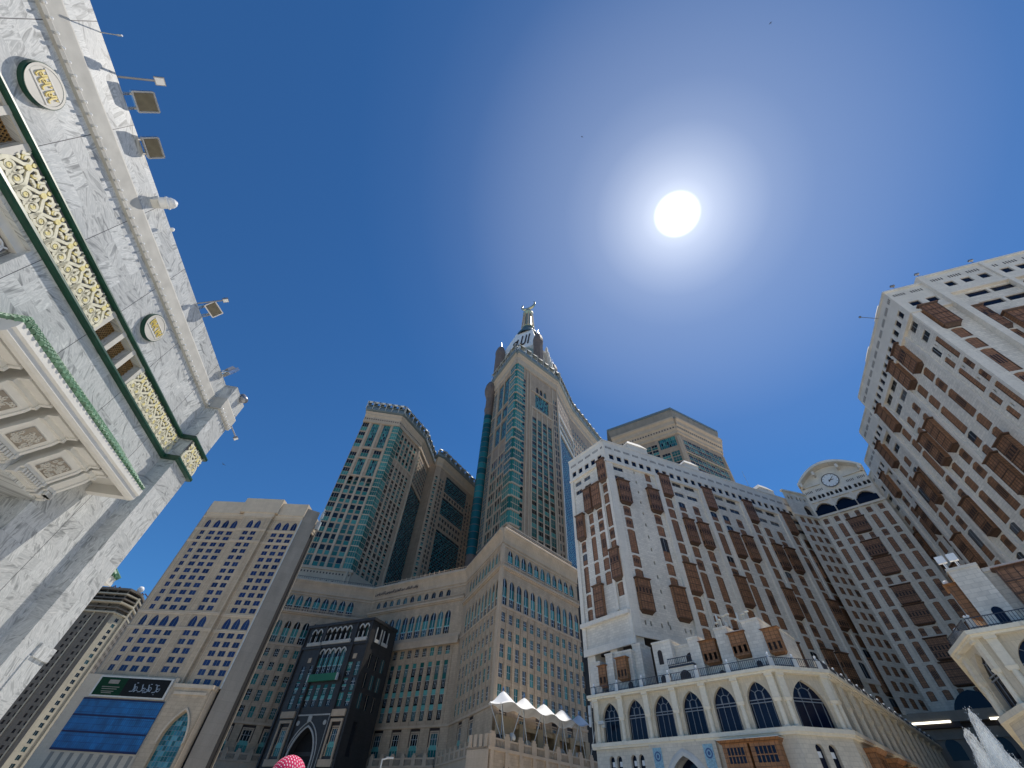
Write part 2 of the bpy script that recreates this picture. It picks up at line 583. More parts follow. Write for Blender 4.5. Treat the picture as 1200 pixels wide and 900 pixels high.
class Thing:
    def __init__(s, name, label, cat, loc=(0, 0, 0), group=None):
        s.o = bpy.data.objects.new(name, None)
        s.o.empty_display_size = 0.5
        COL.objects.link(s.o)
        s.o.location = loc
        s.inv = Matrix.Translation(loc).inverted()
        s.o['label'], s.o['category'] = label, cat
        if group:
            s.o['group'] = group
        s.q = {}

    def part(s, name, mesh, mx=I4, label=None):
        o = bpy.data.objects.new(name, mesh)
        COL.objects.link(o)
        o.parent = s.o
        o.matrix_local = s.inv @ mx
        if label:
            o['label'] = label
        return o

    def mb(s, name, mb, mats, mx=I4, label=None, smooth=False):
        return s.part(name, mb.mesh(name, mats, smooth), mx, label)

    def many(s, name, mesh, mx, sub=None):
        s.q.setdefault(name, []).append((mesh, mx, sub))

    def flush(s, cap=98):
        for name, lst in s.q.items():
            if len(lst) > cap:
                lst = sorted(lst, key=lambda a: -seen_size(a[1], a[0]))
            for me, mx, sub in lst[:cap]:
                o = s.part(name, me, mx)
                if sub:
                    for sn, sm in sub:
                        c = bpy.data.objects.new(sn, sm)
                        COL.objects.link(c)
                        c.parent = o
            rest = lst[cap:]
            if rest:
                vv, ff, mi, mats = [], [], [], []
                for me, mx, sub in rest:
                    for mm in [me] + [x[1] for x in (sub or [])]:
                        idx = []
                        for k in mm.materials:
                            if k not in mats:
                                mats.append(k)
                            idx.append(mats.index(k))
                        i = len(vv)
                        vv.extend((mx @ v.co)[:] for v in mm.vertices)
                        for p in mm.polygons:
                            ff.append(tuple(i + k for k in p.vertices))
                            mi.append(idx[p.material_index])
                me = bpy.data.meshes.new(name)
                me.from_pydata(vv, [], ff)
                for k in mats:
                    me.materials.append(k)
                me.polygons.foreach_set('material_index', mi)
                me.update()
                o = s.part(name, me)
                o['kind'] = 'stuff'
        s.q = {}


def structure(name, mb, mats, mx=I4):
    o = bpy.data.objects.new(name, mb.mesh(name, mats))
    COL.objects.link(o)
    o.matrix_world = mx
    o['kind'] = 'structure'
    return o


def single(name, label, cat, mb, mats, mx=I4, group=None, smooth=False):
    o = bpy.data.objects.new(name, mb.mesh(name, mats, smooth))
    COL.objects.link(o)
    o.matrix_world = mx
    o['label'], o['category'] = label, cat
    if group:
        o['group'] = group
    return o


# ------------------------------------------------------------------ openings
def arch_curve(kind, w, h, n=7):
    """points (x,z) from the left springing over the top to the right springing"""
    if kind == 'round':
        r = w / 2
        return [(r - r * math.cos(math.pi * i / (2 * n)), h - r + r * math.sin(math.pi * i / (2 * n))) for i in range(2 * n + 1)]
    if kind == 'seg':
        rise = 0.14 * w
        return [(w * i / 6, h - rise + rise * (1 - (2 * i / 6 - 1) ** 2)) for i in range(7)]
    H = {'point': 0.72, 'tall': 0.95, 'flat': 0.58}[kind] * w
    r = (H * H + w * w / 4) / w
    a1 = math.asin(min(1, H / r))
    L = [(r - r * math.cos(a1 * i / n), h - H + r * math.sin(a1 * i / n)) for i in range(n + 1)]
    return L + [(w - x, z) for x, z in reversed(L[:-1])]


def op(u, w, z, h, kind='rect', style='plain', d=0.35, name='window', **kw):
    """an opening: u = left edge, w wide, sill z, h high"""
    return dict(u=u, w=w, z=z, h=h, kind=kind, style=style, d=d, name=name, **kw)


def wall_mesh(u0, u1, z0, z1, ops, m=0, mb=None, y=0.0, m_rev=None):
    mb = mb or MB()
    m_rev = m if m_rev is None else m_rev
    us = sorted({u0, u1} | {max(u0, min(u1, o['u'])) for o in ops} | {max(u0, min(u1, o['u'] + o['w'])) for o in ops})
    for a, b in zip(us, us[1:]):
        if b - a < 1e-4:
            continue
        mid = (a + b) / 2
        blk = sorted((max(z0, o['z']), min(z1, o['z'] + o['h'])) for o in ops if o['u'] < mid < o['u'] + o['w'])
        z = z0
        for c, d in blk:
            if c > z + 1e-4:
                mb.face([(a, y, z), (b, y, z), (b, y, c), (a, y, c)], m)
            z = max(z, d)
        if z < z1 - 1e-4:
            mb.face([(a, y, z), (b, y, z), (b, y, z1), (a, y, z1)], m)
    for o in ops:
        u, w, zz, h, d = o['u'], o['w'], o['z'], o['h'], o['d']
        if d <= 0:
            continue
        if o['kind'] == 'rect':
            cur = [(0, h), (w, h)]
        else:
            cur = arch_curve(o['kind'], w, h)
            for p, q in zip(cur, cur[1:]):
                if h - min(p[1], q[1]) > 1e-4:
                    mb.face([(u + p[0], y, zz + p[1]), (u + q[0], y, zz + q[1]), (u + q[0], y, zz + h), (u + p[0], y, zz + h)], m)
        pts = [(0, 0)] + cur + [(w, 0)]
        for p, q in zip(pts, pts[1:] + pts[:1]):
            if abs(p[0] - q[0]) + abs(p[1] - q[1]) > 1e-5:
                mb.face([(u + p[0], y, zz + p[1]), (u + q[0], y, zz + q[1]), (u + q[0], y + d, zz + q[1]), (u + p[0], y + d, zz + p[1])], m_rev)
    return mb


_win = {}


def bars(mb, w, h, xs, zs, t, m, y=-0.06):
    for x in xs:
        mb.box(x - t / 2, x + t / 2, y, 0, 0, h, m)
    for z in zs:
        mb.box(0, w, y + 0.006, -0.004, z - t / 2, z + t / 2, m)


def win_mesh(style, w, h, kind='rect'):
    key = (style, round(w, 2), round(h, 2), kind)
    if key in _win:
        return _win[key]
    mb = MB()
    mats = ['g_dark', 'frame']

    def pane(x0, x1, z0, z1, m):
        mb.face([(x0, 0, z0), (x1, 0, z0), (x1, 0, z1), (x0, 0, z1)], m)
    if style == 'blue':
        mats = ['g_blue', 'frame_grey']
        pane(0, w, 0, h, 0)
        bars(mb, w, h, [w / 2], [], 0.06, 1)
    elif style == 'teal':                       # window with pale cross frames and turquoise spandrel glass
        mats = ['g_dark', 'frame', 'g_teal']
        k = 0.42
        pane(0, w, 0, h * k, 2)
        pane(0, w, h * k, h, 0)
        bars(mb, w, h, [w * 0.36, w * 0.64], [h * 0.42, h * 0.68], 0.11, 1)
    elif style == 'teal2':
        mats = ['g_dark', 'frame', 'g_teal']
        pane(0, w, 0, h, 0)
        bars(mb, w, h, [w * 0.3, w * 0.7], [h * 0.3, h * 0.55], 0.13, 1)
    elif style == 'teal3':
        mats = ['g_dark', 'frame', 'g_teal']
        pane(0, w, 0, h * .5, 2)
        pane(0, w, h * .5, h, 2)
        bars(mb, w, h, [w * 0.5], [h * 0.5], 0.10, 1)
    elif style == 'tallteal':                   # tall arched bay: frame work low, turquoise field, dark head
        mats = ['g_dark', 'frame', 'spandrel', 'g_teal']
        pane(0, w, 0, h * .28, 0)
        pane(0, w, h * .28, h * .34, 2)
        pane(0, w, h * .34, h * .66, 3)
        pane(0, w, h * .66, h, 0)
        mb.box(w * .3 - .07, w * .3 + .07, -.08, 0, 0, h * .28, 1)
        mb.box(w * .7 - .07, w * .7 + .07, -.08, 0, 0, h * .28, 1)
        mb.box(w * .3, w * .7, -.08, -.004, h * .14, h * .14 + .12, 1)
        mb.box(0, w, -.08, -.004, h * .28, h * .28 + .14, 1)
        mb.box(w * .46, w * .54, -.06, 0, h * .34, h, 1)
    elif style == 'glassband':                  # tower bay: glass with a slab line
        mats = ['g_teal', 'tower_trim', 'g_dark']
        pane(0, w, 0, h * .5, 0)
        pane(0, w, h * .5, h, 2)
        n = max(2, int(w / 1.6))
        bars(mb, w, h, [w * i / n for i in range(1, n)], [h * .5], 0.12, 1)
    elif style == 'towerwin':
        mats = ['g_dark', 'tower_trim', 'g_teal']
        pane(0, w, 0, h * .45, 2)
        pane(0, w, h * .45, h, 0)
        bars(mb, w, h, [], [h * .45], 0.18, 1)
    elif style == 'towerdark':
        mats = ['g_dark', 'tower_trim']
        pane(0, w, 0, h, 0)
        bars(mb, w, h, [w * .5], [], 0.1, 1)
    elif style == 'bigteal':
        mats = ['g_teal', 'frame_grey', 'g_curtain', 'g_dark']
        n = max(2, int(round(w / 1.5)))
        k = max(2, int(round(h / 3.0)))
        for i in range(n):
            for j in range(k):
                pane(w * i / n, w * (i + 1) / n, h * j / k, h * (j + 1) / k, random.choice((0, 0, 2, 3)))
        bars(mb, w, h, [w * i / n for i in range(1, n)], [h * j / k for j in range(1, k)], 0.13, 1)
    elif style == 'bigframe':
        mats = ['g_dark', 'beige_trim', 'spandrel', 'frame', 'g_teal', 'slit']
        t = w * .09
        mb.box(0, w, -.05, 0, h * .9, h, 5)
        mb.box(0, t, -.05, 0, h * .35, h * .9, 5)
        mb.box(w - t, w, -.05, 0, h * .35, h * .9, 5)
        mb.box(t, w - t, -.22, 0, h * .80, h * .9, 1)
        for x in (t, w - 2.1 * t):
            mb.box(x, x + t * 1.1, -.22, 0, h * .35, h * .80, 1)
        mb.box(0, t * 1.4, -.25, 0, 0, h * .36, 1)
        mb.box(w - t * 1.4, w, -.25, 0, 0, h * .36, 1)
        a, b = t * 1.4, w - t * 1.4
        pane(a, b, 0, h * .26, 4)
        mb.box(a, b, -.12, 0, h * .26, h * .42, 2)
        pane(a, b, h * .42, h * .80, 0)
        for k in (.33, .67):
            x = a + (b - a) * k
            mb.box(x - .07, x + .07, -.1, 0, h * .42, h * .8, 3)
            mb.box(x - .05, x + .05, -.08, 0, 0, h * .26, 3)
        mb.box(a, b, -.1, -.004, h * .62, h * .62 + .12, 3)
        for k in range(7):
            x = a + (b - a) * (k + .5) / 7
            mb.box(x - .1, x + .1, -.26, -.2, h * .82, h * .87, 5)
    elif style == 'stripteal':
        mats = ['g_dark', 'frame', 'g_teal', 'spandrel']
        k = max(2, int(round(h / 5.2)))
        for i in range(k):
            z = h * i / k
            d_ = h / k
            pane(0, w, z, z + d_ * .62, 0 if random.random() < .75 else 2)
            pane(0, w, z + d_ * .62, z + d_, 2 if random.random() < .6 else 3)
            for q in (.33, .67):
                mb.box(w * q - .05, w * q + .05, -.08, 0, z + d_ * .1, z + d_ * .62, 1)
            mb.box(w * .33, w * .67, -.08, -.004, z + d_ * .38, z + d_ * .38 + .1, 1)
            mb.box(0, w, -.1, -.006, z + d_ * .62, z + d_ * .62 + .14, 1)
    elif style == 'shutter':
        mats = ['wood', 'wood_dark', 'slit']
        pane(0, w, 0, h, 0)
        bars(mb, w, h, [0.06, w - 0.06], [h * .02], 0.12, 1)
    elif style == 'shutter_open':
        mats = ['wood', 'wood_dark', 'slit']
        pane(0, w, 0, h, 0)
        for i in range(3):
            mb.box(w * (.2 + .22 * i), w * (.33 + .22 * i), -.02, -.004, h * .35, h * .72, 2)
        bars(mb, w, h, [0.06, w - 0.06], [], 0.12, 1)
    elif style == 'shutter_half':
        mats = ['wood', 'wood_dark', 'g_grey', 'frame_grey']
        pane(0, w, 0, h * .42, 0)
        pane(0, w, h * .42, h, 2)
        bars(mb, w, h, [0.06, w - 0.06], [h * .42], 0.12, 1)
        mb.box(w * .48, w * .52, -.05, -.002, h * .42, h, 3)
    elif style == 'shutter_dark':
        mats = ['wood_dark', 'slit', 'g_dark']
        pane(0, w, 0, h, 0)
        mb.box(w * .25, w * .75, -.02, -.004, h * .3, h * .7, 1)
    elif style == 'recess':
        mats = ['g_grey', 'frame_grey']
        pane(0, w, 0, h, 0)
        bars(mb, w, h, [w * .5], [], 0.07, 1)
    elif style == 'square':
        mats = ['g_navy', 'frame_grey']
        pane(0, w, 0, h, 0)
    elif style == 'void':
        mats = ['black']
        pane(0, w, 0, h, 0)
    elif style == 'navy':
        mats = ['g_navy', 'frame_grey']
        pane(0, w, 0, h, 0)
    elif style == 'cyan':
        mats = ['g_cyan', 'frame_grey', 'g_curtain']
        n, k = max(2, int(w / 0.9)), max(2, int(h / 1.1))
        for i in range(n):
            for j in range(k):
                pane(w * i / n, w * (i + 1) / n, h * j / k, h * (j + 1) / k, 0 if random.random() < .6 else 2)
        bars(mb, w, h, [w * i / n for i in range(1, n)], [h * j / k for j in range(1, k)], 0.06, 1)
    else:
        pane(0, w, 0, h, 0)
        bars(mb, w, h, [w / 2], [h / 2], 0.07, 1)
    _win[key] = mb.mesh('window_' + style, mats)
    return _win[key]


def facade(T, fr, u0, u1, z0, z1, ops, mat, name='wall', y=0.0, m_rev=None):
    mb = wall_mesh(u0, u1, z0, z1, ops, 0, y=y, m_rev=None if m_rev is None else 1)
    T.mb(name, mb, [mat] + ([m_rev] if m_rev else []), fr)
    for o in ops:
        st = o['style']
        if st is None:
            continue
        me = win_mesh(random.choice(st) if isinstance(st, (list, tuple)) else st, o['w'], o['h'], o['kind'])
        T.many(o['name'], me, fr @ Matrix.Translation((o['u'], y + o['d'] - 0.01, o['z'])), o.get('sub'))


def cols(us, w, zs, h, **kw):
    return [op(u - w / 2, w, z, h, **kw) for u in us for z in zs]


_mash = {}


def mash_mesh(w, h, p, style=0, mat='wood'):
    """projecting wooden bay window (cornice hood, panelled body, tapered foot)"""
    key = (round(w, 2), round(h, 2), round(p, 2), style, mat)
    if key in _mash:
        return _mash[key]
    mb = MB()
    zf, zt = 0.09 * h, 0.95 * h
    s = 0.12
    # foot tapering back to the wall
    a = [(0, 0), (w, 0), (w, -p), (0, -p)]
    f = [(w * .12, 0), (w * .88, 0), (w * .82, -p * .25), (w * .18, -p * .25)]
    mb.frust([(x, y) for x, y in reversed(f)], 0, [(x, y) for x, y in reversed(a)], zf, 1)
    mb.box(0, w, -p, 0, zf, zt, 0)
    # corner posts, rails
    for x in (0, w - s):
        mb.box(x, x + s, -p - .05, -p + .01, zf, zt, 1)
    k = max(2, int(round(h / 1.6)))
    for i in range(k + 1):
        z = zf + (zt - zf) * i / k
        mb.box(-.02, w + .02, -p - .07, -p + .02, z - .07, z + .07, 1)
    nb = max(2, int(round(w / .75)))
    for i in range(1, nb):
        mb.box(w * i / nb - .04, w * i / nb + .04, -p - .035, -p + .01, zf, zt, 1)
    rows = {0: [], 1: [k - 2], 2: [0, k - 2], 3: [k // 2], 4: [1]}[style]
    for r in rows:
        if r < 0:
            continue
        za, zb = zf + (zt - zf) * (r + .2) / k, zf + (zt - zf) * (r + .85) / k
        for i in range(nb):
            mb.box(w * (i + .25) / nb, w * (i + .75) / nb, -p - .03, -p + .01, za, zb, 2)
        mb.box(-.03, .01, -p * .75, -p * .3, za, zb, 2)
    # hood
    h0 = [(-.02, 0), (w + .02, 0), (w + .02, -p - .02), (-.02, -p - .02)]
    h1 = [(-.28, 0), (w + .28, 0), (w + .28, -p - .3), (-.28, -p - .3)]
    mb.frust(list(reversed(h0)), zt, list(reversed(h1)), h * .985, 1)
    mb.prism(list(reversed(h1)), h * .985, h, 0)
    _mash[key] = mb.mesh('bay_window', [mat, 'wood_dark' if mat == 'wood' else mat, 'slit'])
    return _mash[key]


def text_mesh(body, size, extrude=0.05, align='CENTER', offset=0.0):
    c = bpy.data.curves.new('lettering', 'FONT')
    c.body = body
    c.size = size
    c.extrude = extrude
    c.offset = offset
    c.align_x = align
    c.resolution_u = 3
    o = bpy.data.objects.new('lettering', c)
    COL.objects.link(o)
    dg = bpy.context.evaluated_depsgraph_get()
    me = bpy.data.meshes.new_from_object(o.evaluated_get(dg))
    bpy.data.objects.remove(o)
    bpy.data.curves.remove(c)
    return me


_FORMS = {  # isolated, final, initial, medial
    'ا': ('\uFE8D', '\uFE8E', None, None), 'ب': ('\uFE8F', '\uFE90', '\uFE91', '\uFE92'), 'ح': ('\uFEA1', '\uFEA2', '\uFEA3', '\uFEA4'),
    'د': ('\uFEA9', '\uFEAA', None, None), 'ر': ('\uFEAD', '\uFEAE', None, None), 'ز': ('\uFEAF', '\uFEB0', None, None),
    'ش': ('\uFEB5', '\uFEB6', '\uFEB7', '\uFEB8'), 'ع': ('\uFEC9', '\uFECA', '\uFECB', '\uFECC'), 'ف': ('\uFED1', '\uFED2', '\uFED3', '\uFED4'),
    'ق': ('\uFED5', '\uFED6', '\uFED7', '\uFED8'), 'ك': ('\uFED9', '\uFEDA', '\uFEDB', '\uFEDC'), 'ل': ('\uFEDD', '\uFEDE', '\uFEDF', '\uFEE0'),
    'م': ('\uFEE1', '\uFEE2', '\uFEE3', '\uFEE4'), 'ن': ('\uFEE5', '\uFEE6', '\uFEE7', '\uFEE8'), 'ه': ('\uFEE9', '\uFEEA', '\uFEEB', '\uFEEC'),
    'و': ('\uFEED', '\uFEEE', None, None), 'ي': ('\uFEF1', '\uFEF2', '\uFEF3', '\uFEF4')}


def arabic(s):
    """joined letter forms in drawing order (left to right)"""
    out = []
    for word in s.split(' '):
        r = []
        for i, ch in enumerate(word):
            f = _FORMS[ch]
            pj = i > 0 and _FORMS[word[i - 1]][2] is not None
            nj = i + 1 < len(word) and f[2] is not None
            r.append(f[3] if pj and nj else f[1] if pj else f[2] if nj else f[0])
        out.append(''.join(reversed(r)))
    return ' '.join(reversed(out))


UPRIGHT = Matrix.Rotation(rad(90), 4, 'X')      # text lies in xy: stand it up on a wall

# ------------------------------------------------------------------ ground
def ground():
    m, t, b = new_mat('white_marble_paving')
    tc = N(t, 'ShaderNodeTexCoord')
    br = N(t, 'ShaderNodeTexBrick')
    br.offset = 0.0
    t.links.new(tc.outputs['Object'], br.inputs['Vector'])
    br.inputs['Color1'].default_value = (0.60, 0.56, 0.49, 1)
    br.inputs['Color2'].default_value = (0.67, 0.63, 0.56, 1)
    br.inputs['Mortar'].default_value = (0.42, 0.39, 0.34, 1)
    br.inputs['Scale'].default_value = 1
    br.inputs['Brick Width'].default_value = 1.2
    br.inputs['Row Height'].default_value = 1.2
    br.inputs['Mortar Size'].default_value = 0.02
    t.links.new(br.outputs['Color'], b.inputs['Base Color'])
    b.inputs['Roughness'].default_value = 0.45
    M['paving'] = m
    g = MB().face([(-3000, -3000, 0), (3000, -3000, 0), (3000, 3000, 0), (-3000, 3000, 0)])
    structure('ground', g, ['paving'])


ground()


# ------------------------------------------------------------------ the marble mosque building on the left
RIBBON_W = [1.0]


def ribbon(mb, pts, w, y0, y1, m=0):
    """a flat scroll stroke in the xz plane, w wide, standing from y1 out to y0"""
    n = len(pts)
    L, R = [], []
    for i, (x, z) in enumerate(pts):
        a = pts[max(0, i - 1)]
        b = pts[min(n - 1, i + 1)]
        dx, dz = b[0] - a[0], b[1] - a[1]
        l = math.hypot(dx, dz) or 1
        t = i / (n - 1)
        ww = (w[0] + (w[1] - w[0]) * t if isinstance(w, tuple) else w) / 2 * RIBBON_W[0]
        L.append((x - dz / l * ww, z + dx / l * ww))
        R.append((x + dz / l * ww, z - dx / l * ww))
    for i in range(n - 1):
        mb.face([(R[i][0], y0, R[i][1]), (R[i + 1][0], y0, R[i + 1][1]), (L[i + 1][0], y0, L[i + 1][1]), (L[i][0], y0, L[i][1])], m)
        mb.face([(L[i][0], y0, L[i][1]), (L[i + 1][0], y0, L[i + 1][1]), (L[i + 1][0], y1, L[i + 1][1]), (L[i][0], y1, L[i][1])], m)
        mb.face([(R[i + 1][0], y0, R[i + 1][1]), (R[i][0], y0, R[i][1]), (R[i][0], y1, R[i][1]), (R[i + 1][0], y1, R[i + 1][1])], m)


def spiral(cx, cz, r0, r1, a0, turns, n=18):
    return [(cx + (r0 + (r1 - r0) * i / n) * math.cos(a0 + 2 * math.pi * turns * i / n),
             cz + (r0 + (r1 - r0) * i / n) * math.sin(a0 + 2 * math.pi * turns * i / n)) for i in range(n + 1)]


def scrollwork(mb, u0, u1, z0, z1, y, flip=False):
    """gold arabesque band: mirrored spirals, leaves, small rosettes, over a dark ground"""
    H = z1 - z0
    RIBBON_W[0] = 1.32
    n = max(1, round((u1 - u0) / 1.02))
    P = (u1 - u0) / n
    yo, yi = y - 0.07, y

    def X(x, z):
        return u0 + x, z0 + z
    for i in range(n):
        o = i * P
        T = lambda pts: [(u0 + o + x * P / 1.02, z0 + z * H / 1.3) for x, z in pts]
        for sgn in (1, -1):
            c = .51
            mir = (lambda p: p) if sgn > 0 else (lambda p: [(1.02 - x, z) for x, z in p])
            ribbon(mb, T(mir(spiral(.27, .34, .06, .25, .6, -1.45))), (.05, .085), yo, yi, 0)
            ribbon(mb, T(mir([(.02, .04), (.0, .3), (.06, .52), (.2, .66), (.36, .8), (.42, 1.0), (.34, 1.14), (.2, 1.12), (.17, 1.0), (.24, .93)])), (.11, .06), yo - .01, yi, 0)
            ribbon(mb, T(mir([(.51, .7), (.44, .62), (.41, .5), (.46, .36), (.51, .28)])), (.10, .03), yo, yi, 0)
            ribbon(mb, T(mir([(.0, .98), (.08, 1.05), (.12, 1.18), (.06, 1.28)])), (.10, .04), yo, yi, 0)
            ribbon(mb, T(mir([(.0, .8), (.10, .82), (.17, .76)])), (.09, .03), yo, yi, 0)
            ribbon(mb, T(mir(spiral(.17, .98, .02, .09, 0, .9, 8))), .05, yo, yi, 1)
            ribbon(mb, T(mir(spiral(.27, .34, .01, .07, 0, .95, 8))), .06, yo - .015, yi, 1)
        ribbon(mb, T(spiral(.51, .92, .05, .075, 0, 1.0, 10)), .075, yo - .015, yi, 1)
        ribbon(mb, T(spiral(.51, 1.17, .03, .05, 0, 1.0, 8)), .06, yo, yi, 1)
        ribbon(mb, T([(.51, .08), (.55, .2), (.51, .3)]), (.12, .02), yo, yi, 0)
        ribbon(mb, T([(.02, .02), (1.0, .02)]), .05, yo, yi, 0)
    RIBBON_W[0] = 1.0


MQ = frame((-17.2, -0.2), -9.152)


def mosque():
    T = Thing('mosque_building', 'white veined marble mosque wall with green bands and gold scrollwork, tilted along the left edge', 'mosque',
              (-17.2, -0.2, 0))
    fr = MQ
    U0, U1, Z1 = -14.0, 22.3, 22.0
    ops = []
    for c in (-8.2, 2.4, 12.85):
        for k in (-1, 0, 1):
            ops.append(op(c + k * 1.13 - .44, .88, 15.72, 1.16, d=.45, style=None, name='lattice_window'))
    # tall window bay at the left, portal recess under the eave
    bay = op(-2.4, 9.7, 10.4, 4.85, d=.55, style=None)
    portal = op(5.8, 10.3, 0.0, 10.0, d=1.5, style=None)
    mb = wall_mesh(U0, U1, 0, Z1, ops + [bay, portal])
    mb.face([(U0, 12, 0), (U0, 12, Z1), (U0, 0, Z1), (U0, 0, 0)])
    mb.face([(U1, 0, 0), (U1, 0, Z1), (U1, 14, Z1), (U1, 14, 0)])
    mb.face([(U0, 0, Z1), (U1, 0, Z1), (U1, 14, Z1), (U0, 14, Z1)])
    mb.face([(U0, 14, 0), (U1, 14, 0), (U1, 14, Z1), (U0, 14, Z1)])
    T.mb('wall', mb, ['marble'], fr)
    # end pilaster
    pl = MB()
    pl.box(20.3, 22.3, -.8, .02, 0, 22.0)
    T.mb('pilaster', pl, ['marble'], fr)
    pl = MB()
    pl.box(21.3, 22.42, -.92, 0.3, 5.75, 6.25)
    pl.box(21.2, 22.36, -.86, 0.3, 0, 5.75)
    T.mb('pilaster_base', pl, ['marble_plain'], fr)
    # cornice strip with its row of bulbs
    c = MB()
    prof = [(0, 19.68), (-.12, 19.70), (-.14, 19.86), (-.10, 19.92), (-.10, 20.62), (-.06, 20.72), (0, 20.74)]
    c.extrude_x(prof, U0, 20.3)
    c.extrude_x([(y - .8, z) for y, z in prof], 20.18, 22.43)
    c.box(20.18, 20.3, -.8, 0, 19.72, 20.7)
    c.box(22.31, 22.43, -.8, 3, 19.72, 20.7)
    T.mb('cornice', c, ['cornice_grey'], fr)
    bm = MB().lathe([(0, -.05), (.045, -.05), (.045, .0), (.055, .02), (.06, .05), (.045, .085), (0, .10)], n=8)
    bulb = bm.mesh('bulb', ['lamp_white'], True)
    R = Matrix.Rotation(rad(90), 4, 'X')
    n = 0
    u = 0.12
    us = []
    while u < 20.1:
        us.append((u, -.15))
        u += .415
    us += [(x, -.95) for x in (20.3, 20.7, 21.1, 21.5, 21.9, 22.3)]
    us += [(-.3 - .415 * i, -.15) for i in range(26)]
    for u, y in us:
        T.many('bulb', bulb, fr @ Matrix.Translation((u, y, 19.83)) @ R)
    # green bands with the gold panels between
    for z, h in ((16.98, .24), (15.40, .26)):
        g = MB()
        g.extrude_x([(0, z), (-.19, z + .03), (-.22, z + .12), (-.19, z + h - .03), (0, z + h)], U0, 20.3)
        g.extrude_x([(-.8, z), (-.99, z + .03), (-1.02, z + .12), (-.99, z + h - .03), (-.8, z + h)], 20.1, 22.5)
        g.box(20.1, 20.3, -.82, 0, z + .01, z + h - .01)
        g.box(22.31, 22.5, -.82, 4, z + .01, z + h - .01)
        T.mb('green_band', g, ['green'], fr)
    for a, b in ((-6.45, .65), (4.15, 11.1), (14.6, 20.28)):
        bk = MB()
        bk.box(a, b, -.05, 0, 15.66, 16.98)
        p = T.mb('scroll_panel', bk, ['grey_back'], fr)
        s = MB()
        scrollwork(s, a + .03, b - .03, 15.67, 16.95, -.05)
        o = bpy.data.objects.new('gold_scroll', s.mesh('gold_scroll', ['gold', 'goldpale']))
        COL.objects.link(o)
        o.parent = p
    bk = MB()
    bk.box(20.31, 22.29, -.85, -.8, 15.66, 16.98)
    p = T.mb('scroll_panel', bk, ['grey_back'], fr)
    s = MB()
    scrollwork(s, 20.34, 22.26, 15.67, 16.95, -.85)
    o = bpy.data.objects.new('gold_scroll', s.mesh('gold_scroll', ['gold', 'goldpale']))
    COL.objects.link(o)
    o.parent = p
    # lattice windows with stone posts between
    for c in (-8.2, 2.4, 12.85):
        f = MB()
        for k in (-1.5, -.5, .5, 1.5):
            f.box(c + k * 1.13 - .125, c + k * 1.13 + .125, -.10, 0.0, 15.66, 16.98)
        f.box(c - 1.82, c + 1.82, -.08, 0, 16.88, 16.98)
        T.mb('window_posts', f, ['cream'], fr)
        for k in (-1, 0, 1):
            w = MB()
            w.box(0, .88, .03, .05, 0, 1.16, 1)
            q = 9
            for i in range(-q, q + 1):
                x0 = .44 + i * .125
                for sg in (1, -1):
                    pts = []
                    for zz in (0.0, 1.16):
                        pts.append((x0 + sg * (zz - .58) * .62, zz))
                    (xa, za), (xb, zb) = pts
                    # clip to the opening
                    def cl(xa, za, xb, zb):
                        if xa == xb:
                            return None
                        ts = [0.0, 1.0]
                        t0, t1 = 0.0, 1.0
                        for lim, s_ in ((0.0, 1), (.88, -1)):
                            fa, fb = s_ * (xa - lim), s_ * (xb - lim)
                            if fa < 0 and fb < 0:
                                return None
                            if fa < 0:
                                t0 = max(t0, fa / (fa - fb))
                            elif fb < 0:
                                t1 = min(t1, fa / (fa - fb))
                        if t1 - t0 < .03:
                            return None
                        return [(xa + (xb - xa) * t, za + (zb - za) * t) for t in (t0, t1)]
                    r = cl(xa, za, xb, zb)
                    if r:
                        ribbon(w, r, .036, -.02 if sg > 0 else -.012, .02, 0)
            T.mb('lattice_window', w, ['bronze', 'black'], fr @ Matrix.Translation((c + k * 1.13 - .44, .30, 15.72)))
    # roundels with gold letters
    for c in (-8.2, 2.42, 12.96):
        z = 18.5
        d = MB()
        d.extrude_y([(c + .74 * math.cos(2 * math.pi * i / 40), z + .74 * math.sin(2 * math.pi * i / 40)) for i in range(40)], -.17, 0, 0)
        p = T.mb('roundel', d, ['green'], fr)
        e = MB()
        for r0, r1, y in ((.70, .62, -.20), (.62, .60, -.18)):
            for i in range(40):
                a, b = 2 * math.pi * i / 40, 2 * math.pi * (i + 1) / 40
                e.face([(c + r0 * math.cos(a), y, z + r0 * math.sin(a)), (c + r0 * math.cos(b), y, z + r0 * math.sin(b)),
                        (c + r1 * math.cos(b), y, z + r1 * math.sin(b)), (c + r1 * math.cos(a), y, z + r1 * math.sin(a))], 0)
        e.extrude_y([(c + .61 * math.cos(2 * math.pi * i / 40), z + .61 * math.sin(2 * math.pi * i / 40)) for i in range(40)], -.19, -.17, 0)
        for zz in (.27, -.27):
            e.box(c - .52, c + .52, -.21, -.19, z + zz - .025, z + zz + .025, 1)
        o = bpy.data.objects.new('roundel_face', e.mesh('roundel_face', ['cream', 'white_plaster']))
        COL.objects.link(o)
        o.parent = p
        l = MB()
        rr = random.Random(int(c * 10))
        x = c - .46
        while x < c + .40:            # interlaced gold letter strokes in one line
            k = rr.random()
            ribbon(l, [(x, z + .2), (x + .01, z - .05), (x + .05, z - .16), (x + .13, z - .15)], (.045, .035), -.23, -.19)
            if k > .3:
                ribbon(l, spiral(x + .09, z + .02, .03, .075, k * 5, 1.05, 9), .034, -.23, -.19)
            if k > .5:
                ribbon(l, [(x + .15, z + .21), (x + .145, z - .02)], .045, -.23, -.19)
            if k < .6:
                l.box(x + .07, x + .12, -.23, -.19, z + .14, z + .19)
            x += .205
        o = bpy.data.objects.new('gold_lettering', l.mesh('gold_lettering', ['goldletter']))
        COL.objects.link(o)
        o.parent = p
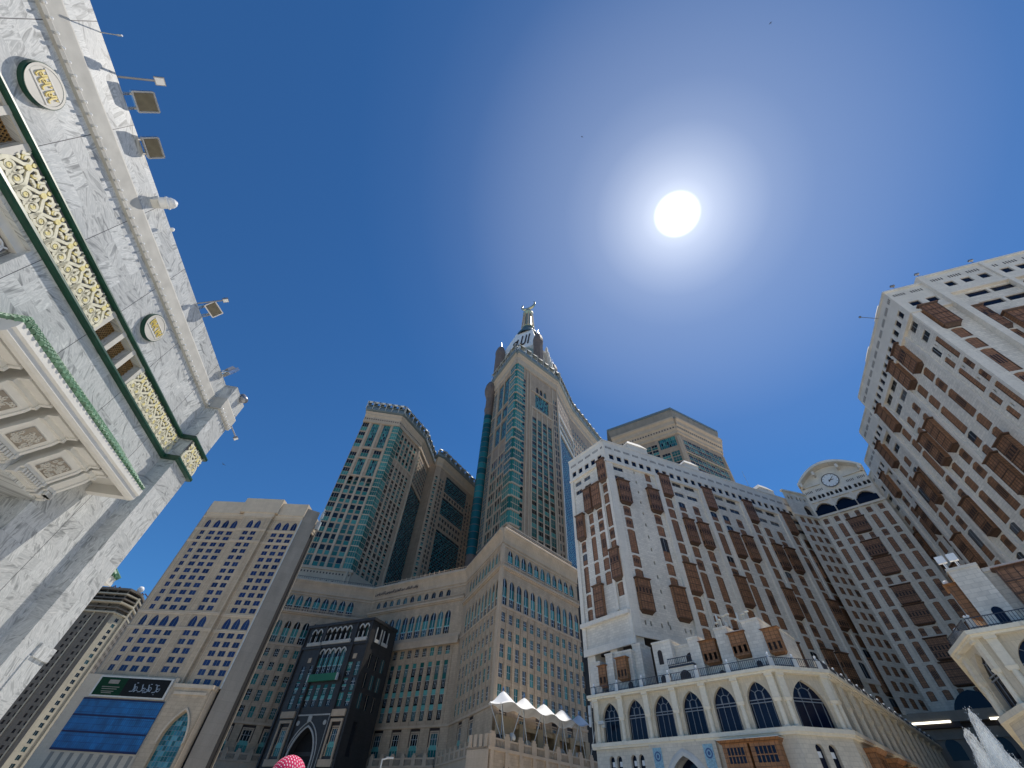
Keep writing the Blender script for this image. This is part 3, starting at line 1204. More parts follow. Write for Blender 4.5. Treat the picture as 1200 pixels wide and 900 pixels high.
    # window bay at the left with its carved border
    b = MB()
    b.face([(-2.4, .55, 10.4), (7.3, .55, 10.4), (7.3, .55, 15.25), (-2.4, .55, 15.25)], 0)
    b.box(-2.4, 7.3, .2, .5, 14.9, 15.25, 0)
    b.box(5.9, 6.3, .30, .54, 10.4, 14.9, 0)
    b.box(-1.3, -.9, .30, .54, 10.4, 14.9, 0)
    T.mb('window_bay', b, ['white_plaster'], fr)
    for x0 in (6.42, -2.25):
        k = MB()
        k.box(x0, x0 + .74, .40, .545, 10.4, 14.9, 1)
        zz = 10.5
        while zz < 14.4:
            for pts in (spiral(x0 + .37, zz + .3, .27, .27, 0, 1, 14), [(x0 + .05, zz), (x0 + .69, zz + .6)], [(x0 + .69, zz), (x0 + .05, zz + .6)]):
                ribbon(k, pts, .06, .33, .40, 0)
            zz += .62
        T.mb('carved_border', k, ['white_paint', 'grey_back'], fr)
    # portal depth
    pb = MB().face([(5.7, 1.5, 0), (16.2, 1.5, 0), (16.2, 1.5, 10.1), (5.7, 1.5, 10.1)], 0)
    T.mb('portal_back', pb, ['marble_plain'], fr)
    pg = MB()
    for i in range(12):
        ribbon(pg, [(7.6 + i * .5, 0), (7.6 + i * .5, 7.2)], .07, 1.30, 1.37)
    for i in range(12):
        ribbon(pg, [(7.4, .4 + i * .6), (13.3, .4 + i * .6)], .06, 1.31, 1.38)
    for i in range(3):
        for j in range(4):
            ribbon(pg, spiral(8.4 + i * 2, 1.2 + 1.7 * j, .2, .7, 0, 1.6, 20), .09, 1.25, 1.33)
    T.mb('portal_grille', pg, ['bronze'], fr)
    # eave over the portal: tiled slope, fascia, soffit and corbels
    a, bb, P, zt = 8.0, 18.1, 2.05, 12.15
    zk = 13.8
    s = MB()
    s.frust([(a, 0), (a, -P), (bb, -P), (bb, 0)], zt - .02, [(a + 1.4, 0), (a + 1.4, -.10), (bb - 1.0, -.10), (bb - 1.0, 0)], zk - .02, 0)
    T.mb('eave_roof', s, ['tile_green'], fr)
    tl = MB()

    def tile_row(p0, p1, q0, q1, n):
        for i in range(n):
            f0, f1 = (i + .08) / n, (i + .92) / n
            A, B = Vector(p0).lerp(Vector(p1), (f0 + f1) / 2), Vector(q0).lerp(Vector(q1), (f0 + f1) / 2)
            rr = (Vector(p1) - Vector(p0)).length / n * .36
            for k in range(4):
                tl.tube(A.lerp(B, k / 4), A.lerp(B, (k + 1.06) / 4), rr * 1.12, 7, 0, rr * .86)
    tile_row((a, -P - .06, zt), (bb, -P - .06, zt), (a + 1.4, -.10, zk), (bb - 1.0, -.10, zk), 40)
    tile_row((a - .04, 0, zt), (a - .04, -P, zt), (a + 1.4, 0, zk), (a + 1.4, -.10, zk), 8)
    tile_row((bb + .04, -P, zt), (bb + .04, 0, zt), (bb - 1, -.1, zk), (bb - 1, 0, zk), 8)
    T.mb('roof_tiles', tl, ['tile_green'], fr)
    fs = MB()
    pf = [(-P - .04, zt - .04), (-P - .04, zt - .30), (-P + .04, zt - .36), (-P + .04, zt - .52), (-P + .14, zt - .60), (-P + .30, zt - .62), (-P + .30, zt - .04)]
    fs.extrude_x(pf, a - .02, bb + .02)
    fs.box(a - .02, a + .3, -P + .3, 0, zt - .6, zt - .03)
    fs.box(bb - .3, bb + .02, -P + .3, 0, zt - .6, zt - .03)
    fs.box(a + .3, bb - .3, -P + .3, 0, zt - .14, zt - .05)
    T.mb('eave_fascia', fs, ['white_plaster'], fr)
    for i, (x, w) in enumerate(((8.25, 1.36), (10.2, 1.36), (12.15, 1.36), (14.1, 1.36), (15.75, .42))):
        k = MB()
        prof = [(-P + .32, zt - .15), (-P + .32, zt - .42), (-P + .44, zt - .42), (-P + .44, zt - .60), (-1.26, zt - .62), (-1.26, zt - .80), (-1.10, zt - .80), (-1.02, zt - .98),
                (-.38, zt - 1.62), (-.38, zt - 1.76), (-.26, zt - 1.80), (-.26, zt - 2.02), (0, zt - 2.02), (0, zt - .15)]
        k.extrude_x(prof, x, x + w, 0)
        for e in (x - .07, x + w - .05):
            k.extrude_x([(y - .04, z - .05) for y, z in prof[:-2]] + [(0, zt - 2.10), (0, zt - 1.9), (-.10, zt - 1.75), (-.22, zt - 1.6), (-.9, zt - .85), (-1.6, zt - .4), (-P + .4, zt - .2)], e, e + .12, 0)
        for q in range(8):
            k.box(x + .08 + q * w / 8.4, x + .08 + q * w / 8.4 + .1, -.42, -.26, zt - 1.98, zt - 1.8, 0)
        p = T.mb('eave_corbel', k, ['white_plaster'], fr)
        pn = MB()
        nx = Vector((0, -1, -1)).normalized()
        def PT(s_, t_):
            return (x + .25 + s_ * (w - .5), -.98 + t_ * .54 - .03, zt - 1.02 - t_ * .54 - .03)
        if w < 1:
            continue
        pn.face([PT(0, 0), PT(0, 1), PT(1, 1), PT(1, 0)], 1)
        rr = random.Random(i)
        for q in range(34):
            s0, t0 = rr.random() * .86 + .07, rr.random() * .8 + .1
            pts = spiral(s0, t0, .03, .10, rr.random() * 6, .9, 8)
            for c0, c1 in zip(pts, pts[1:]):
                A, B = Vector(PT(*c0)), Vector(PT(*c1))
                pn.tube(A, B, .026, 4, 0)
        o = bpy.data.objects.new('carved_panel', pn.mesh('carved_panel', ['cream', 'concrete']))
        COL.objects.link(o)
        o.parent = p
    # eave round the corner, seen past the pilaster
    e2 = MB()
    e2.frust([(22.4, 2.4), (28.0, 2.4), (28.0, 9.0), (22.4, 9.0)], 11.2, [(22.4, 3.6), (26.4, 3.6), (26.4, 9), (22.4, 9)], 12.5, 1)
    e2.box(22.4, 27.95, 2.45, 9, 10.75, 11.19, 0)
    e2.frust([(22.4, 4.0), (25.6, 4.0), (25.6, 9), (22.4, 9)], 9.4, [(22.4, 2.8), (27.5, 2.8), (27.5, 9), (22.4, 9)], 10.75, 0)
    for i in range(13):
        e2.tube((22.6 + i * .43, 2.36, 11.25), (22.5 + i * .33, 3.6, 12.55), .15, 6, 1)
        e2.tube((28.04, 2.4 + i * .43, 11.25), (26.4, 3.6 + i * .42, 12.55), .15, 6, 1)
    T.mb('side_eave', e2, ['white_plaster', 'tile_green'], fr)
    T.flush()

    # things standing on the parapet
    def P3(u, y, z):
        return fr @ Vector((u, y, z))

    def flood(label, u, z, w, h, out=.6, tilt=-20, arms=True, yaw=0, back=False):
        t = Thing('floodlight', label, 'floodlight', tuple(P3(u, 0, 22)), 'floodlights along the mosque parapet')
        base = fr @ Matrix.Translation((u, -out, z)) @ Matrix.Rotation(rad(yaw), 4, 'Z') @ Matrix.Rotation(rad(tilt), 4, 'X')
        b = MB()
        b.box(-w / 2, w / 2, -.05, .14, -h / 2, h / 2, 0)
        b.frust([(-w * .4, .14), (-w * .4, .30), (w * .4, .30), (w * .4, .14)], -h * .35, [(-w * .4, .14), (-w * .4, .24), (w * .4, .24), (w * .4, .14)], h * .35, 0)
        for i in range(5):
            b.box(-w * .36 + i * w * .17, -w * .33 + i * w * .17, .2, .36, -h * .3, h * .3, 0)
        t.mb('housing', b, ['metal'], base)
        g = MB()
        g.box(-w / 2 + .05, w / 2 - .05, -.07, -.045, -h / 2 + .05, h / 2 - .05, 0)
        t.mb('lens', g, ['lens'], base)
        fr2 = MB()
        for s_ in (-1, 1):
            fr2.box(s_ * w / 2 - .03, s_ * w / 2 + .03, -.09, .1, -h / 2, h / 2)
            fr2.box(-w / 2, w / 2, -.088, .1, s_ * h / 2 - .03, s_ * h / 2 + .03)
        t.mb('rim', fr2, ['steel'], base)
        k = MB()
        for s_ in (-.35, .35):
            A = base @ Vector((s_ * w, .1, -h * .3))
            B = P3(u + s_ * w, .06, 21.95)
            k.tube(A, B, .055, 6)
            k.tube(base @ Vector((s_ * w, .12, h * .2)), P3(u + s_ * w, .3, 22.02), .05, 6)
        if arms:
            t.mb('bracket', k, ['steel'])
        return t
    flood('large square floodlight on bright tube brackets, beneath the arm lamp', 3.28, 22.68, .78, .80, .34, 34)
    flood('rusty brown two pane floodlight close to the parapet edge', 5.04, 22.2, .85, .62, .36, 34)
    flood('brown floodlight on thin arms beside a small round lamp', 14.2, 22.6, .85, .62, .42, 40, yaw=-18)
    flood('pale boxy floodlight turned end on near the corner', 19.3, 22.35, .6, .8, .42, 20, yaw=50)

    def armlamp(label, pts, head, w, name='arm_lamp'):
        t = Thing(name, label, 'lamp', tuple(P3(pts[0][0], 0, 22)))
        a = MB()
        for p, q in zip(pts, pts[1:]):
            a.tube(P3(*p), P3(*q), .045, 8)
        t.mb('arm', a, ['metal'])
        hx = fr @ Matrix.Translation(head) @ Matrix.Rotation(rad(50), 4, 'X')
        h = MB()
        h.box(-w / 2, w / 2, -.04, .10, -w * .6, w * .6, 0)
        h.box(-w * .4, w * .4, -.055, -.035, -w * .5, w * .5, 1)
        h.tube((0, .1, 0), (0, .24, 0), w * .25, 8, 0)
        t.mb('lamp_head', h, ['metal', 'lamp_white'], hx)
        return t
    armlamp('small lamp head on a long thin arm reaching over the parapet', [(2.45, .3, 22.0), (2.45, .2, 22.3), (2.42, -.85, 23.05)], (2.42, -.95, 23.12), .32)
    armlamp('small round lamp on a thin rod beyond the brown floodlight', [(13.6, .2, 22.0), (13.75, -.85, 23.1)], (13.75, -.95, 23.15), .26)
    armlamp('small lamp hanging out on a rod below the end cornice', [(22.4, -.9, 20.1), (23.0, -1.25, 19.72)], (23.08, -1.32, 19.6), .24)
    t = Thing('spotlight', 'round brown spotlight hooded at the top corner of the marble wall', 'spotlight', tuple(P3(21.4, -.4, 22)))
    hx = fr @ Matrix.Translation((21.45, -.95, 21.95)) @ Matrix.Rotation(rad(-60), 4, 'X')
    h = MB().lathe([(0, -.3), (.2, -.28), (.27, -.1), (.33, .22), (.30, .22), (.24, 0), (0, -.02)], n=18)
    t.mb('housing', h, ['metal'], hx, smooth=True)
    t.mb('lens', MB().lathe([(0, .12), (.27, .12)], n=18), ['lens'], hx)
    k = MB()
    k.tube(P3(21.4, -.95, 21.85), P3(21.4, -.3, 22.0), .06, 8)
    k.box(-.02, .02, 0, 0, 0, 0)
    t.mb('bracket', k, ['metal'])
    t = Thing('parapet_finial', 'small white ribbed dome finial on the marble parapet edge', 'finial', tuple(P3(7.6, -.1, 22)))
    hx = fr @ Matrix.Translation((7.45, -.38, 21.75)) @ Matrix.Rotation(rad(55), 4, 'X')
    t.mb('dome', MB().lathe([(.20, -.25), (.27, -.2), (.27, .05), (.31, .08), (.31, .14), (.27, .18), (.25, .3), (.18, .42), (.07, .5), (0, .52)], n=20), ['white_paint'], hx, smooth=False)
    t.mb('base', MB().box(-.22, .22, -.1, .35, -.55, -.2), ['white_plaster'], hx)
    r = MB()
    r.tube(P3(.95, .1, 21.95), P3(.9, -.62, 22.0), .022, 6)
    r.tube(P3(.9, -.62, 22.0), P3(.88, -.8, 22.01), .04, 6)
    single('rod', 'thin pale rod sticking out at the very top of the marble wall', 'rod', r, ['steel'])
    t = MB()
    t.lathe([(0, -.08), (.09, -.06), (.1, .02), (.06, .1), (0, .12)], n=10)
    single('camera_dome', 'small white camera bulb on the parapet just below the dome finial', 'camera', t, ['white_paint'],
           fr @ Matrix.Translation((8.8, -.32, 21.7)))


M['goldpale'] = plain('yellow_gold_leaf', (0.78, 0.68, 0.30), 0.4, noise=0.12, scale=6)
mosque()


# ------------------------------------------------------------------ far brown tower, left
def brown_tower():
    D = 540.0
    def pt(az, d):
        return (d * math.sin(rad(az)), d * math.cos(rad(az)))
    A, B, C_, E_ = pt(-46.5, 560), pt(-40.06, 505), pt(-38.95, 512), pt(-36.5, 600)
    T = Thing('brown_tower', 'dark brown high rise with a pale corner strip, far left beyond the tan hotel', 'tower', (*B, 0))
    f1, L1 = frame2(A, B)
    f2, L2 = frame2(B, C_)
    f3, L3 = frame2(C_, E_)
    Z = 114.0
    core = MB().prism([A, B, C_, E_, (-520, 560)], 0, Z + 8)
    T.mb('core', core, ['brown'], Matrix.Translation((-.9, .9, 0)))
    zs = [6 + 4.3 * i for i in range(25)]
    ops = []
    for k in range(5):
        ux = L1 - 9.5 - k * 12.0
        ops += cols([ux, ux + 4.2], 1.9, zs, 2.3, style='void', d=.6)
    facade(T, f1, 0, L1, 0, Z, ops, 'brown')
    ops = cols([L2 * .5], 3.0, zs, 2.6, style='towerdark', d=.5)
    facade(T, f2, 0, L2, 0, Z, ops, 'brown_pale', name='corner_strip')
    ops = cols([4 + 5 * i for i in range(12)], 2.2, zs, 2.4, style='void', d=.6)
    facade(T, f3, 0, L3, 0, Z, ops, 'brown')
    rb = MB()
    for k in range(6):
        rb.box(L1 - 4.6 - k * 12, L1 - 3.6 - k * 12, -.5, 0, 0, Z)
    T.mb('pilasters', rb, ['brown_pale'], f1)
    def off(k):
        c = Vector((-420, 540))
        return [tuple(c + (Vector(p) - c) * k) for p in (A, B, C_, E_, (-520, 560))]
    for i in range(6):
        z = Z + 3.6 * i
        T.mb('roof_band', MB().prism(off(1.012 if i != 2 else 1.03), z, z + (1.0 if i != 5 else 1.6)), ['brown_pale' if i % 2 == 0 else 'brown'])
    T.mb('top_storeys', MB().prism(off(.985), Z - 1, Z + 18), ['black'])
    for i in range(3):
        rb = MB()
        for k in range(9):
            rb.box(L1 - 1.0 - k * 9, L1 - .2 - k * 9, -.6, 0.5, Z + 1 + 7.2 * i, Z + 7.2 + 7.2 * i if i < 2 else Z + 18)
        T.mb('balcony_posts', rb, ['brown'], f1)
    T.mb('corner_fin', MB().box(L2 - 1.2, L2 + .5, -1.2, .6, 0, Z + 16), ['brown_pale'], f2)
    T.flush()
    b = MB().lathe([(0, -2.6), (1.4, -2.3), (2.4, -1), (2.6, 0), (2.4, 1), (1.4, 2.3), (0, 2.6)], (0, 0, 0), 16)
    b.lathe([(1.2, -2.4), (1.5, -6), (1.5, -9)], (0, 0, 0), 10)
    x, y = pt(-39.35, 514)
    single('water_tank', 'white ball tank on the roof corner of the brown tower, nearer the tan hotel', 'tank', b, ['white_paint'],
           Matrix.Translation((x, y, 137.5)), 'white tanks on the brown tower roof', True)
    x, y = pt(-40.9, 530)
    single('water_tank', 'white ball tank on the brown tower roof, the one nearer the marble wall', 'tank', b, ['white_paint'],
           Matrix.Translation((x, y, 136.8)) @ Matrix.Scale(.8, 4), 'white tanks on the brown tower roof', True)
    c = MB()
    for i in range(14):
        x0, y0 = pt(-41.6 + i * .2, 516)
        x1, y1 = pt(-41.4 + i * .2, 516)
        c.tube((x0, y0, 133 + 3 * (i % 2)), (x1, y1, 136 - 3 * (i % 2)), .35, 4)
    x0, y0 = pt(-41.8, 516)
    x1, y1 = pt(-38.8, 516)
    c.tube((x0, y0, 134), (x1, y1, 135), .3, 4)
    x2, y2 = pt(-37.3, 516)
    c.tube((x1, y1, 136), (x2, y2, 128), .4, 5)
    M['crane_red'] = plain('red_brown_steel', (0.09, 0.025, 0.02), 0.6)
    single('roof_gantry', 'dark red lattice gantry along the top of the brown tower', 'gantry', c, ['crane_red'])


brown_tower()


# ------------------------------------------------------------------ tan hotel with the blue banner
def tan_hotel():
    p0, p1 = (-129, 163.0), (-86, 161.0)
    fr, L = frame2(p0, p1)
    T = Thing('tan_hotel', 'tan stone hotel with small blue windows and a big blue banner at its foot', 'hotel', (*p0, 0))
    core = MB().box(.6, L - .6, 1.2, 15.0, 0, 92.0)
    T.mb('core', core, ['black'], fr)
    rows_up = [80.8, 78.35]
    rows = [75.75 - 2.645 * i for i in range(10)]
    low = [43.9 - 2.645 * i for i in range(5)]
    H = 1.62

    def bay(us, w, first=None, lo=low):
        o = []
        for u in us:
            ww = w
            for z in rows_up + rows + lo:
                o.append(op(u - ww / 2, ww, z - H / 2, H, style='blue', d=.12))
            o.append(op(u - ww / 2 - .05, ww + .1, 83.1, 3.55, 'tall', 'blue', .16, 'arched_window'))
            o.append(op(u - ww / 2 - .12, ww + .24, 45.9, 3.5, 'tall', 'blue', .16, 'arched_window'))
        return o
    left = bay([7.7, 11.4, 15.1], 2.35) + bay([3.6], 1.7)
    facade(T, fr, 0, 17.9, 30.6, 90, left, 'tan')
    mid = bay([22.45, 25.75], 2.15, lo=low)
    facade(T, fr, 17.9, 30.4, 29.2, 92, mid, 'tan', y=-1.1)
    right = bay([34.1, 37.5, 40.9], 2.2, lo=[43.9 - 2.645 * i for i in range(6)])
    facade(T, fr, 30.4, L, 29.2, 90, right, 'tan')
    sd = MB()
    sd.box(17.86, 17.9, -1.1, 0.6, 29, 92)
    sd.box(30.4, 30.44, -1.1, 0.6, 29, 92)
    T.mb('bay_sides', sd, ['tan'], fr)
    # string courses, pilasters, parapet
    tr = MB()
    for z in (82.3, 77.2, 50.2, 45.1, 88.0):
        for a, b, y in ((-.1, 17.85, 0), (17.8, 30.5, -1.1), (30.5, L + .12, 0)):
            tr.box(a, b, y - .28, y, z, z + .38)
            tr.box(a, b, y - .16, y, z - .45, z - .1)
    for a, b, y in ((5.4, 5.65, 0), (17.3, 17.6, 0), (1.2, 1.4, 0), (20.4, 20.6, -1.1), (20.9, 21.05, -1.1), (27.6, 27.75, -1.1), (27.95, 28.15, -1.1), (18.4, 18.6, -1.1), (30.0, 30.2, -1.1),
                    (31.4, 31.6, 0), (42.45, 42.65, 0)):
        for za, zb in ((50.6, 77.15), (77.6, 82.25), (29.3, 45.0), (82.7, 87.9), (45.5, 50.1)):
            tr.box(a, b, y - .14, y, za, zb)
    T.mb('string_courses', tr, ['tan_light'], fr)
    pa = MB()
    pa.box(.35, 15.2, -.75, 14, 89.4, 95.0)
    pa.box(15.2, 31.9, -1.75, 14, 89.9, 96.5)
    pa.box(31.9, L + .15, -.75, 14, 89.4, 95.1)
    pa.box(.6, L, -.45, 14, 88.4, 89.4)
    pa.box(17.5, 30.8, -1.4, 0, 88.4, 89.9)
    T.mb('parapet', pa, ['tan_light'], fr)
    si = MB()
    si.prism([(L + .02, .02), (L + 4.63, 2.97), (L - 4.5, 14.8), (L - 8, 14)], 0, 93.6, 0)
    si.box(-.5, 0, 0.02, 15.5, 0, 94.2, 0)
    si.box(0, L, 15, 15.5, 0, 94, 0)
    T.mb('side_walls', si, ['concrete'], fr)
    ed = MB()
    ed.box(L - .25, L + .06, -.3, 0, 29.3, 88)
    T.mb('corner_strip', ed, ['frame'], fr)
    # foot: block with the big arch, banner and board
    arch = op(33.4, 7.4, 3, 20.1, 'tall', 'cyan', 1.2, 'arched_window')
    facade(T, fr, 29.6, 41.9, 0, 29.2, [arch], 'tan', name='portal_block', y=-2.4)
    pb = MB()
    pb.box(29.6, 29.9, -2.4, 1, 0, 29.1)
    pb.box(41.6, 41.9, -2.4, 1, 0, 29.1)
    pb.box(29.4, 42.1, -2.7, 1, 28.6, 29.6)
    pb.box(30.6, 40.9, -2.75, -2.4, 26.9, 27.6)
    cur = arch_curve('tall', 8.4, 20.9, 9)
    for p, q in zip(cur, cur[1:]):
        pb.solid([(32.9 + p[0], -2.4, 3 + p[1]), (32.9 + q[0], -2.4, 3 + q[1]), (32.9 + q[0], -2.8, 3 + q[1]), (32.9 + p[0], -2.8, 3 + p[1]),
                  (37.1 + (p[0] - 4.2) * .9, -2.4, 3 + p[1] - .5), (37.1 + (q[0] - 4.2) * .9, -2.4, 3 + q[1] - .5), (37.1 + (q[0] - 4.2) * .9, -2.8, 3 + q[1] - .5), (37.1 + (p[0] - 4.2) * .9, -2.8, 3 + p[1] - .5)],
                 [(0, 1, 2, 3), (3, 2, 6, 7), (7, 6, 5, 4)])
    T.mb('portal_trim', pb, ['tan_light'], fr)
    ba = MB()
    ba.box(-.5, 29.6, -1.9, 1, 0, 31.0, 0)
    T.mb('banner_wall', ba, ['tan_light'], fr)
    st = MB()
    for i in range(9):
        st.box(4.2 + i * 2.9, 5.3 + i * 2.9, -1.94, -1.9, 0, 12.6, 0)
    T.mb('foot_panels', st, ['concrete'], fr)
    bn = MB()
    bn.box(3.4, 29.0, -2.2, -1.95, 13.0, 24.8, 0)
    b = T.mb('banner', bn, ['blue_net'], fr, 'large blue gridded banner')
    bd = MB()
    for z in (13.0, 16.9, 20.7, 24.6):
        bd.box(3.4, 29.0, -2.26, -2.2, z, z + .42)
    o = bpy.data.objects.new('banner_strap', bd.mesh('banner_strap', ['strap']))
    COL.objects.link(o)
    o.parent = b
    sg = MB()
    sg.box(4.6, 28.4, -2.6, -1.95, 25.3, 30.6, 0)
    s = T.mb('sign_board', sg, ['cream'], fr, 'dark sign board with green left half and pale writing')
    f = MB()
    f.box(5.2, 14.0, -2.66, -2.6, 25.7, 30.2, 1)
    f.box(14.0, 27.8, -2.66, -2.6, 25.7, 30.2, 0)
    f.box(8.3, 11.6, -2.69, -2.66, 28.6, 29.6, 3)
    for i, z in enumerate((27.7, 27.2, 26.6, 26.2)):
        f.box(7.0 + .3 * i, 12.6 - .5 * i, -2.69, -2.66, z, z + .16, 3)
    rr = random.Random(4)
    for x in (17.0, 19.6, 21.6, 24.2):
        ribbon(f, [(x, 28.8), (x + .5, 27.6), (x + .3, 27.0), (x - .6, 26.9)], (.34, .2), -2.69, -2.66, 2)
        ribbon(f, spiral(x + .9, 27.6, .2, .6, rr.random() * 6, 1, 9), (.3, .14), -2.69, -2.66, 2)
    for k in range(16):
        x, z = 16.6 + rr.random() * 9.5, 26.2 + rr.random() * 3
        f.box(x, x + .25 + rr.random() * .3, -2.69, -2.66, z, z + .2, 2)
    o = bpy.data.objects.new('sign_face', f.mesh('sign_face', ['sign_dark', 'sign_deep', 'metal', 'concrete']))
    COL.objects.link(o)
    o.parent = s
    T.flush()


tan_hotel()

# ------------------------------------------------------------------ beige podium building, dark portal, tent terrace
PP = [(-119.9, 230.6), (-69.3, 239.6), (-16.0, 206.8), (0.8, 163.7), (37.9, 200.3)]


def podium():
    T = Thing('beige_podium_building', 'long beige stone building with pointed arcades, teal glass and an inscription under its roof', 'building', (*PP[1], 0))
    F = [frame2(PP[i], PP[i + 1]) for i in range(4)]
    Z = 92.0
    core = MB()
    core.prism([(-140, 229.5), (-119.9, 233), (-69.4, 242.0), (-14.2, 208.2), (1.4, 167.5), (36.4, 202.0), (66, 232), (60, 300), (-140, 300)], 0, Z - 1)
    T.mb('core', core, ['black'])
    wz = [(55.4, 3.3), (49.9, 3.2), (44.0, 4.1), (38.2, 4.1), (32.4, 3.9)]
    tw = ('teal', 'teal2', 'teal', 'teal3')

    def face(i, u0, u1, up, lowr, wins, big, upw=3.2, loww=2.9, ww=2.05, bigw=4.6, dz=0.0, upz=76.4, uph=7.5, lowh=9.9):
        ops = []
        for u in up:
            ops.append(op(u - upw / 2, upw, upz, uph, 'tall' if upw > 2.8 else 'point', 'tallteal' if upw > 2.8 else 'towerdark', .35, 'arched_window'))
        for u in lowr:
            ops.append(op(u - loww / 2, loww, 61.4 + dz, lowh, 'point', 'tallteal', .35, 'arched_window'))
        for u in wins:
            if i == 1:
                ops.append(op(u - ww / 2, ww, 32.4, 20.7, style='stripteal', d=.25))
            for z, h in (wz if i != 1 else wz[:1]):
                ops.append(op(u - ww / 2, ww, z, h, style=tw, d=.22))
        for u in big:
            ops.append(op(u - bigw / 2, bigw, 21.0, 9.0, style='bigframe', d=.5, name='large_window'))
        for u in big:
            ops.append(op(u - bigw * .4, bigw * .8, 5, 10, style='navy', d=.9, name='large_window'))
        facade(T, F[i][0], u0, u1, 0, Z - 6, ops, 'beige')
    L1, L2, L3, L4 = [f[1] for f in F]
    # wing by the tan hotel
    face(0, -20, L1, [10.1 + 4.42 * k for k in range(8)], [9.3 + 4.45 * k for k in range(9)], [4.55 + 4.55 * k - 13.65 for k in range(13)], [-1.5, 6.4, 15.3, 24, 33], bigw=5.6)
    # the concave middle with the inscription
    face(1, 0, L2, [5.9 + 4.62 * k for k in range(11)], [5.5 + 4.4 * k for k in range(12)], [8.3 + 4.4 * k for k in range(12)], [6.6, 16.5, 26.3, 36.2, 46.0, 55.8],
         upw=2.5, upz=80.2, uph=3.7, loww=3.3, ww=2.2, bigw=5.2, dz=2.4, lowh=10.2)
    face(2, 0, L3, [7.2 + 4.05 * k for k in range(10)], [6.2 + 4.05 * k for k in range(10)], [6.0 + 4.2 * k for k in range(9)], [13.5, 25.5], bigw=5.0, ww=2.2, upw=3.0)
    face(3, 0, L4, [4.95 + 4.27 * k for k in range(11)], [2.4 + 4.33 * k for k in range(12)], [2.5 + 4.13 * k for k in range(13)], [4.6, 14, 23, 32, 41], ww=2.0, upw=3.1, bigw=3.6)
    # mouldings, flared cornice, fluting, ledges, piers
    mats = ['beige_trim', 'beige']
    for i, (fr, L) in enumerate(F):
        a, b = (-20 if i == 0 else 0), L
        c = MB()
        out = 1.9
        c.extrude_x([(0.2, 85.4), (-.35, 85.5), (-.35, 86.1), (-.15, 86.2), (-.3, 87.5), (-.9, 89.4), (-1.6, 90.6), (-1.9, 90.8), (-1.9, 91.5), (-1.6, 92.0), (0.2, 92.0)], a - .6, b + .6)
        n = int((b - a) / 1.1)
        for k in range(n):
            x = a + (k + .5) * (b - a) / n
            c.extrude_x([(-.14, 86.2), (-.42, 87.6), (-1.02, 89.4), (-1.62, 90.5), (-1.55, 90.6), (-.8, 89.4), (-.2, 87.5)], x - .16, x + .16)
        T.mb('cornice', c, ['beige_trim'], fr)
        t = MB()
        zc = 76.1 if i != 1 else 79.0
        t.box(a, b, -1.0, 0, zc - .9, zc, 0)
        t.box(a, b, -.5, 0, zc - 1.5, zc - .9, 0)
        t.box(a, b, -.3, 0, 60.4 if i != 1 else 62.2, 61.0 if i != 1 else 63.4, 0)
        t.box(a, b, -.35, 0, 84.2, 84.7, 0)
        t.box(a, b, -.4, 0, 30.2, 30.9, 0)
        if i == 1:
            t.box(a, b, -1.6, 0, 58.9, 60.0, 0)
            t.box(a, b, -1.4, -1.15, 60.0, 62.0, 0)
        T.mb('string_courses', t, ['beige_trim'], fr)
        # balustrade along the arcade ledge
        bl = MB()
        x = a + .3
        while x < b - .3:
            bl.box(x, x + .22, -.92, -.72, zc, zc + .95)
            if i == 1:
                bl.box(x, x + .22, -1.5, -1.3, 60, 61.9)
            x += .62
        bl.box(a, b, -.97, -.66, zc + .95, zc + 1.2)
        T.mb('balustrade', bl, ['beige_trim'], fr)
        # flat ribs between the window columns
        p = MB()
        st = {0: [6.82 + 4.55 * k - 13.65 for k in range(13)], 1: [6.1 + 4.4 * k for k in range(13)], 2: [3.9 + 4.2 * k for k in range(11)], 3: [.45 + 4.13 * k for k in range(13)]}[i]
        for u in st:
            p.box(u - .55, u + .55, -.22, 0, 31.0, 60.3)
        T.mb('wall_ribs', p, ['beige'], fr)
    # corner piers
    cp = MB()
    cp.box(L3 - 2.0, L3 + .35, -.35, .5, 31, 85)
    T.mb('corner_pier', cp, ['beige_trim'], F[2][0])
    cp = MB()
    cp.box(-.35, .9, -.35, .5, 31, 85)
    T.mb('corner_pier', cp, ['beige_trim'], F[3][0])
    # set-back upper storey with its parapet
    fa, fb = F[2][0], F[3][0]
    pa, da = fa @ Vector((0, 5, 0)), fa.to_3x3() @ Vector((1, 0, 0))
    pb, db = fb @ Vector((0, 5, 0)), fb.to_3x3() @ Vector((1, 0, 0))
    ta = ((pb.x - pa.x) * db.y - (pb.y - pa.y) * db.x) / (da.x * db.y - da.y * db.x)
    xb = (fb.inverted() @ (pa + da * ta)).x
    for i, (a, b) in ((2, (6, ta)), (3, (xb, L4 + 4))):
        ops = [op(u, 2.4, 93.6, 2.6, style='void', d=.5, name='roof_opening') for u in [a + 2 + 4.2 * k for k in range(int((b - a - 3) / 4.2))]]
        mb = wall_mesh(a, b, 91.5, 98.5, ops, y=5.0)
        mb.box(a - (.35 if i == 3 else 0), b + (.35 if i == 2 else 0), 4.6, 4.99, 97.4, 98.9)
        T.mb('upper_storey', mb, ['beige_trim'], F[i][0])
        r = MB()
        x = max(a, 0) if i == 3 else a
        x = a - 4
        while x < b + (3 if i == 2 else 0):
            r.box(x, x + .12, -1.2, -1.1, 92, 93.4)
            x += 1.1
        r.box(a - 4, b + (3 if i == 2 else 0), -1.22, -1.08, 93.35, 93.5)
        T.mb('roof_railing', r, ['rail'], F[i][0])
    cu = pa + da * ta
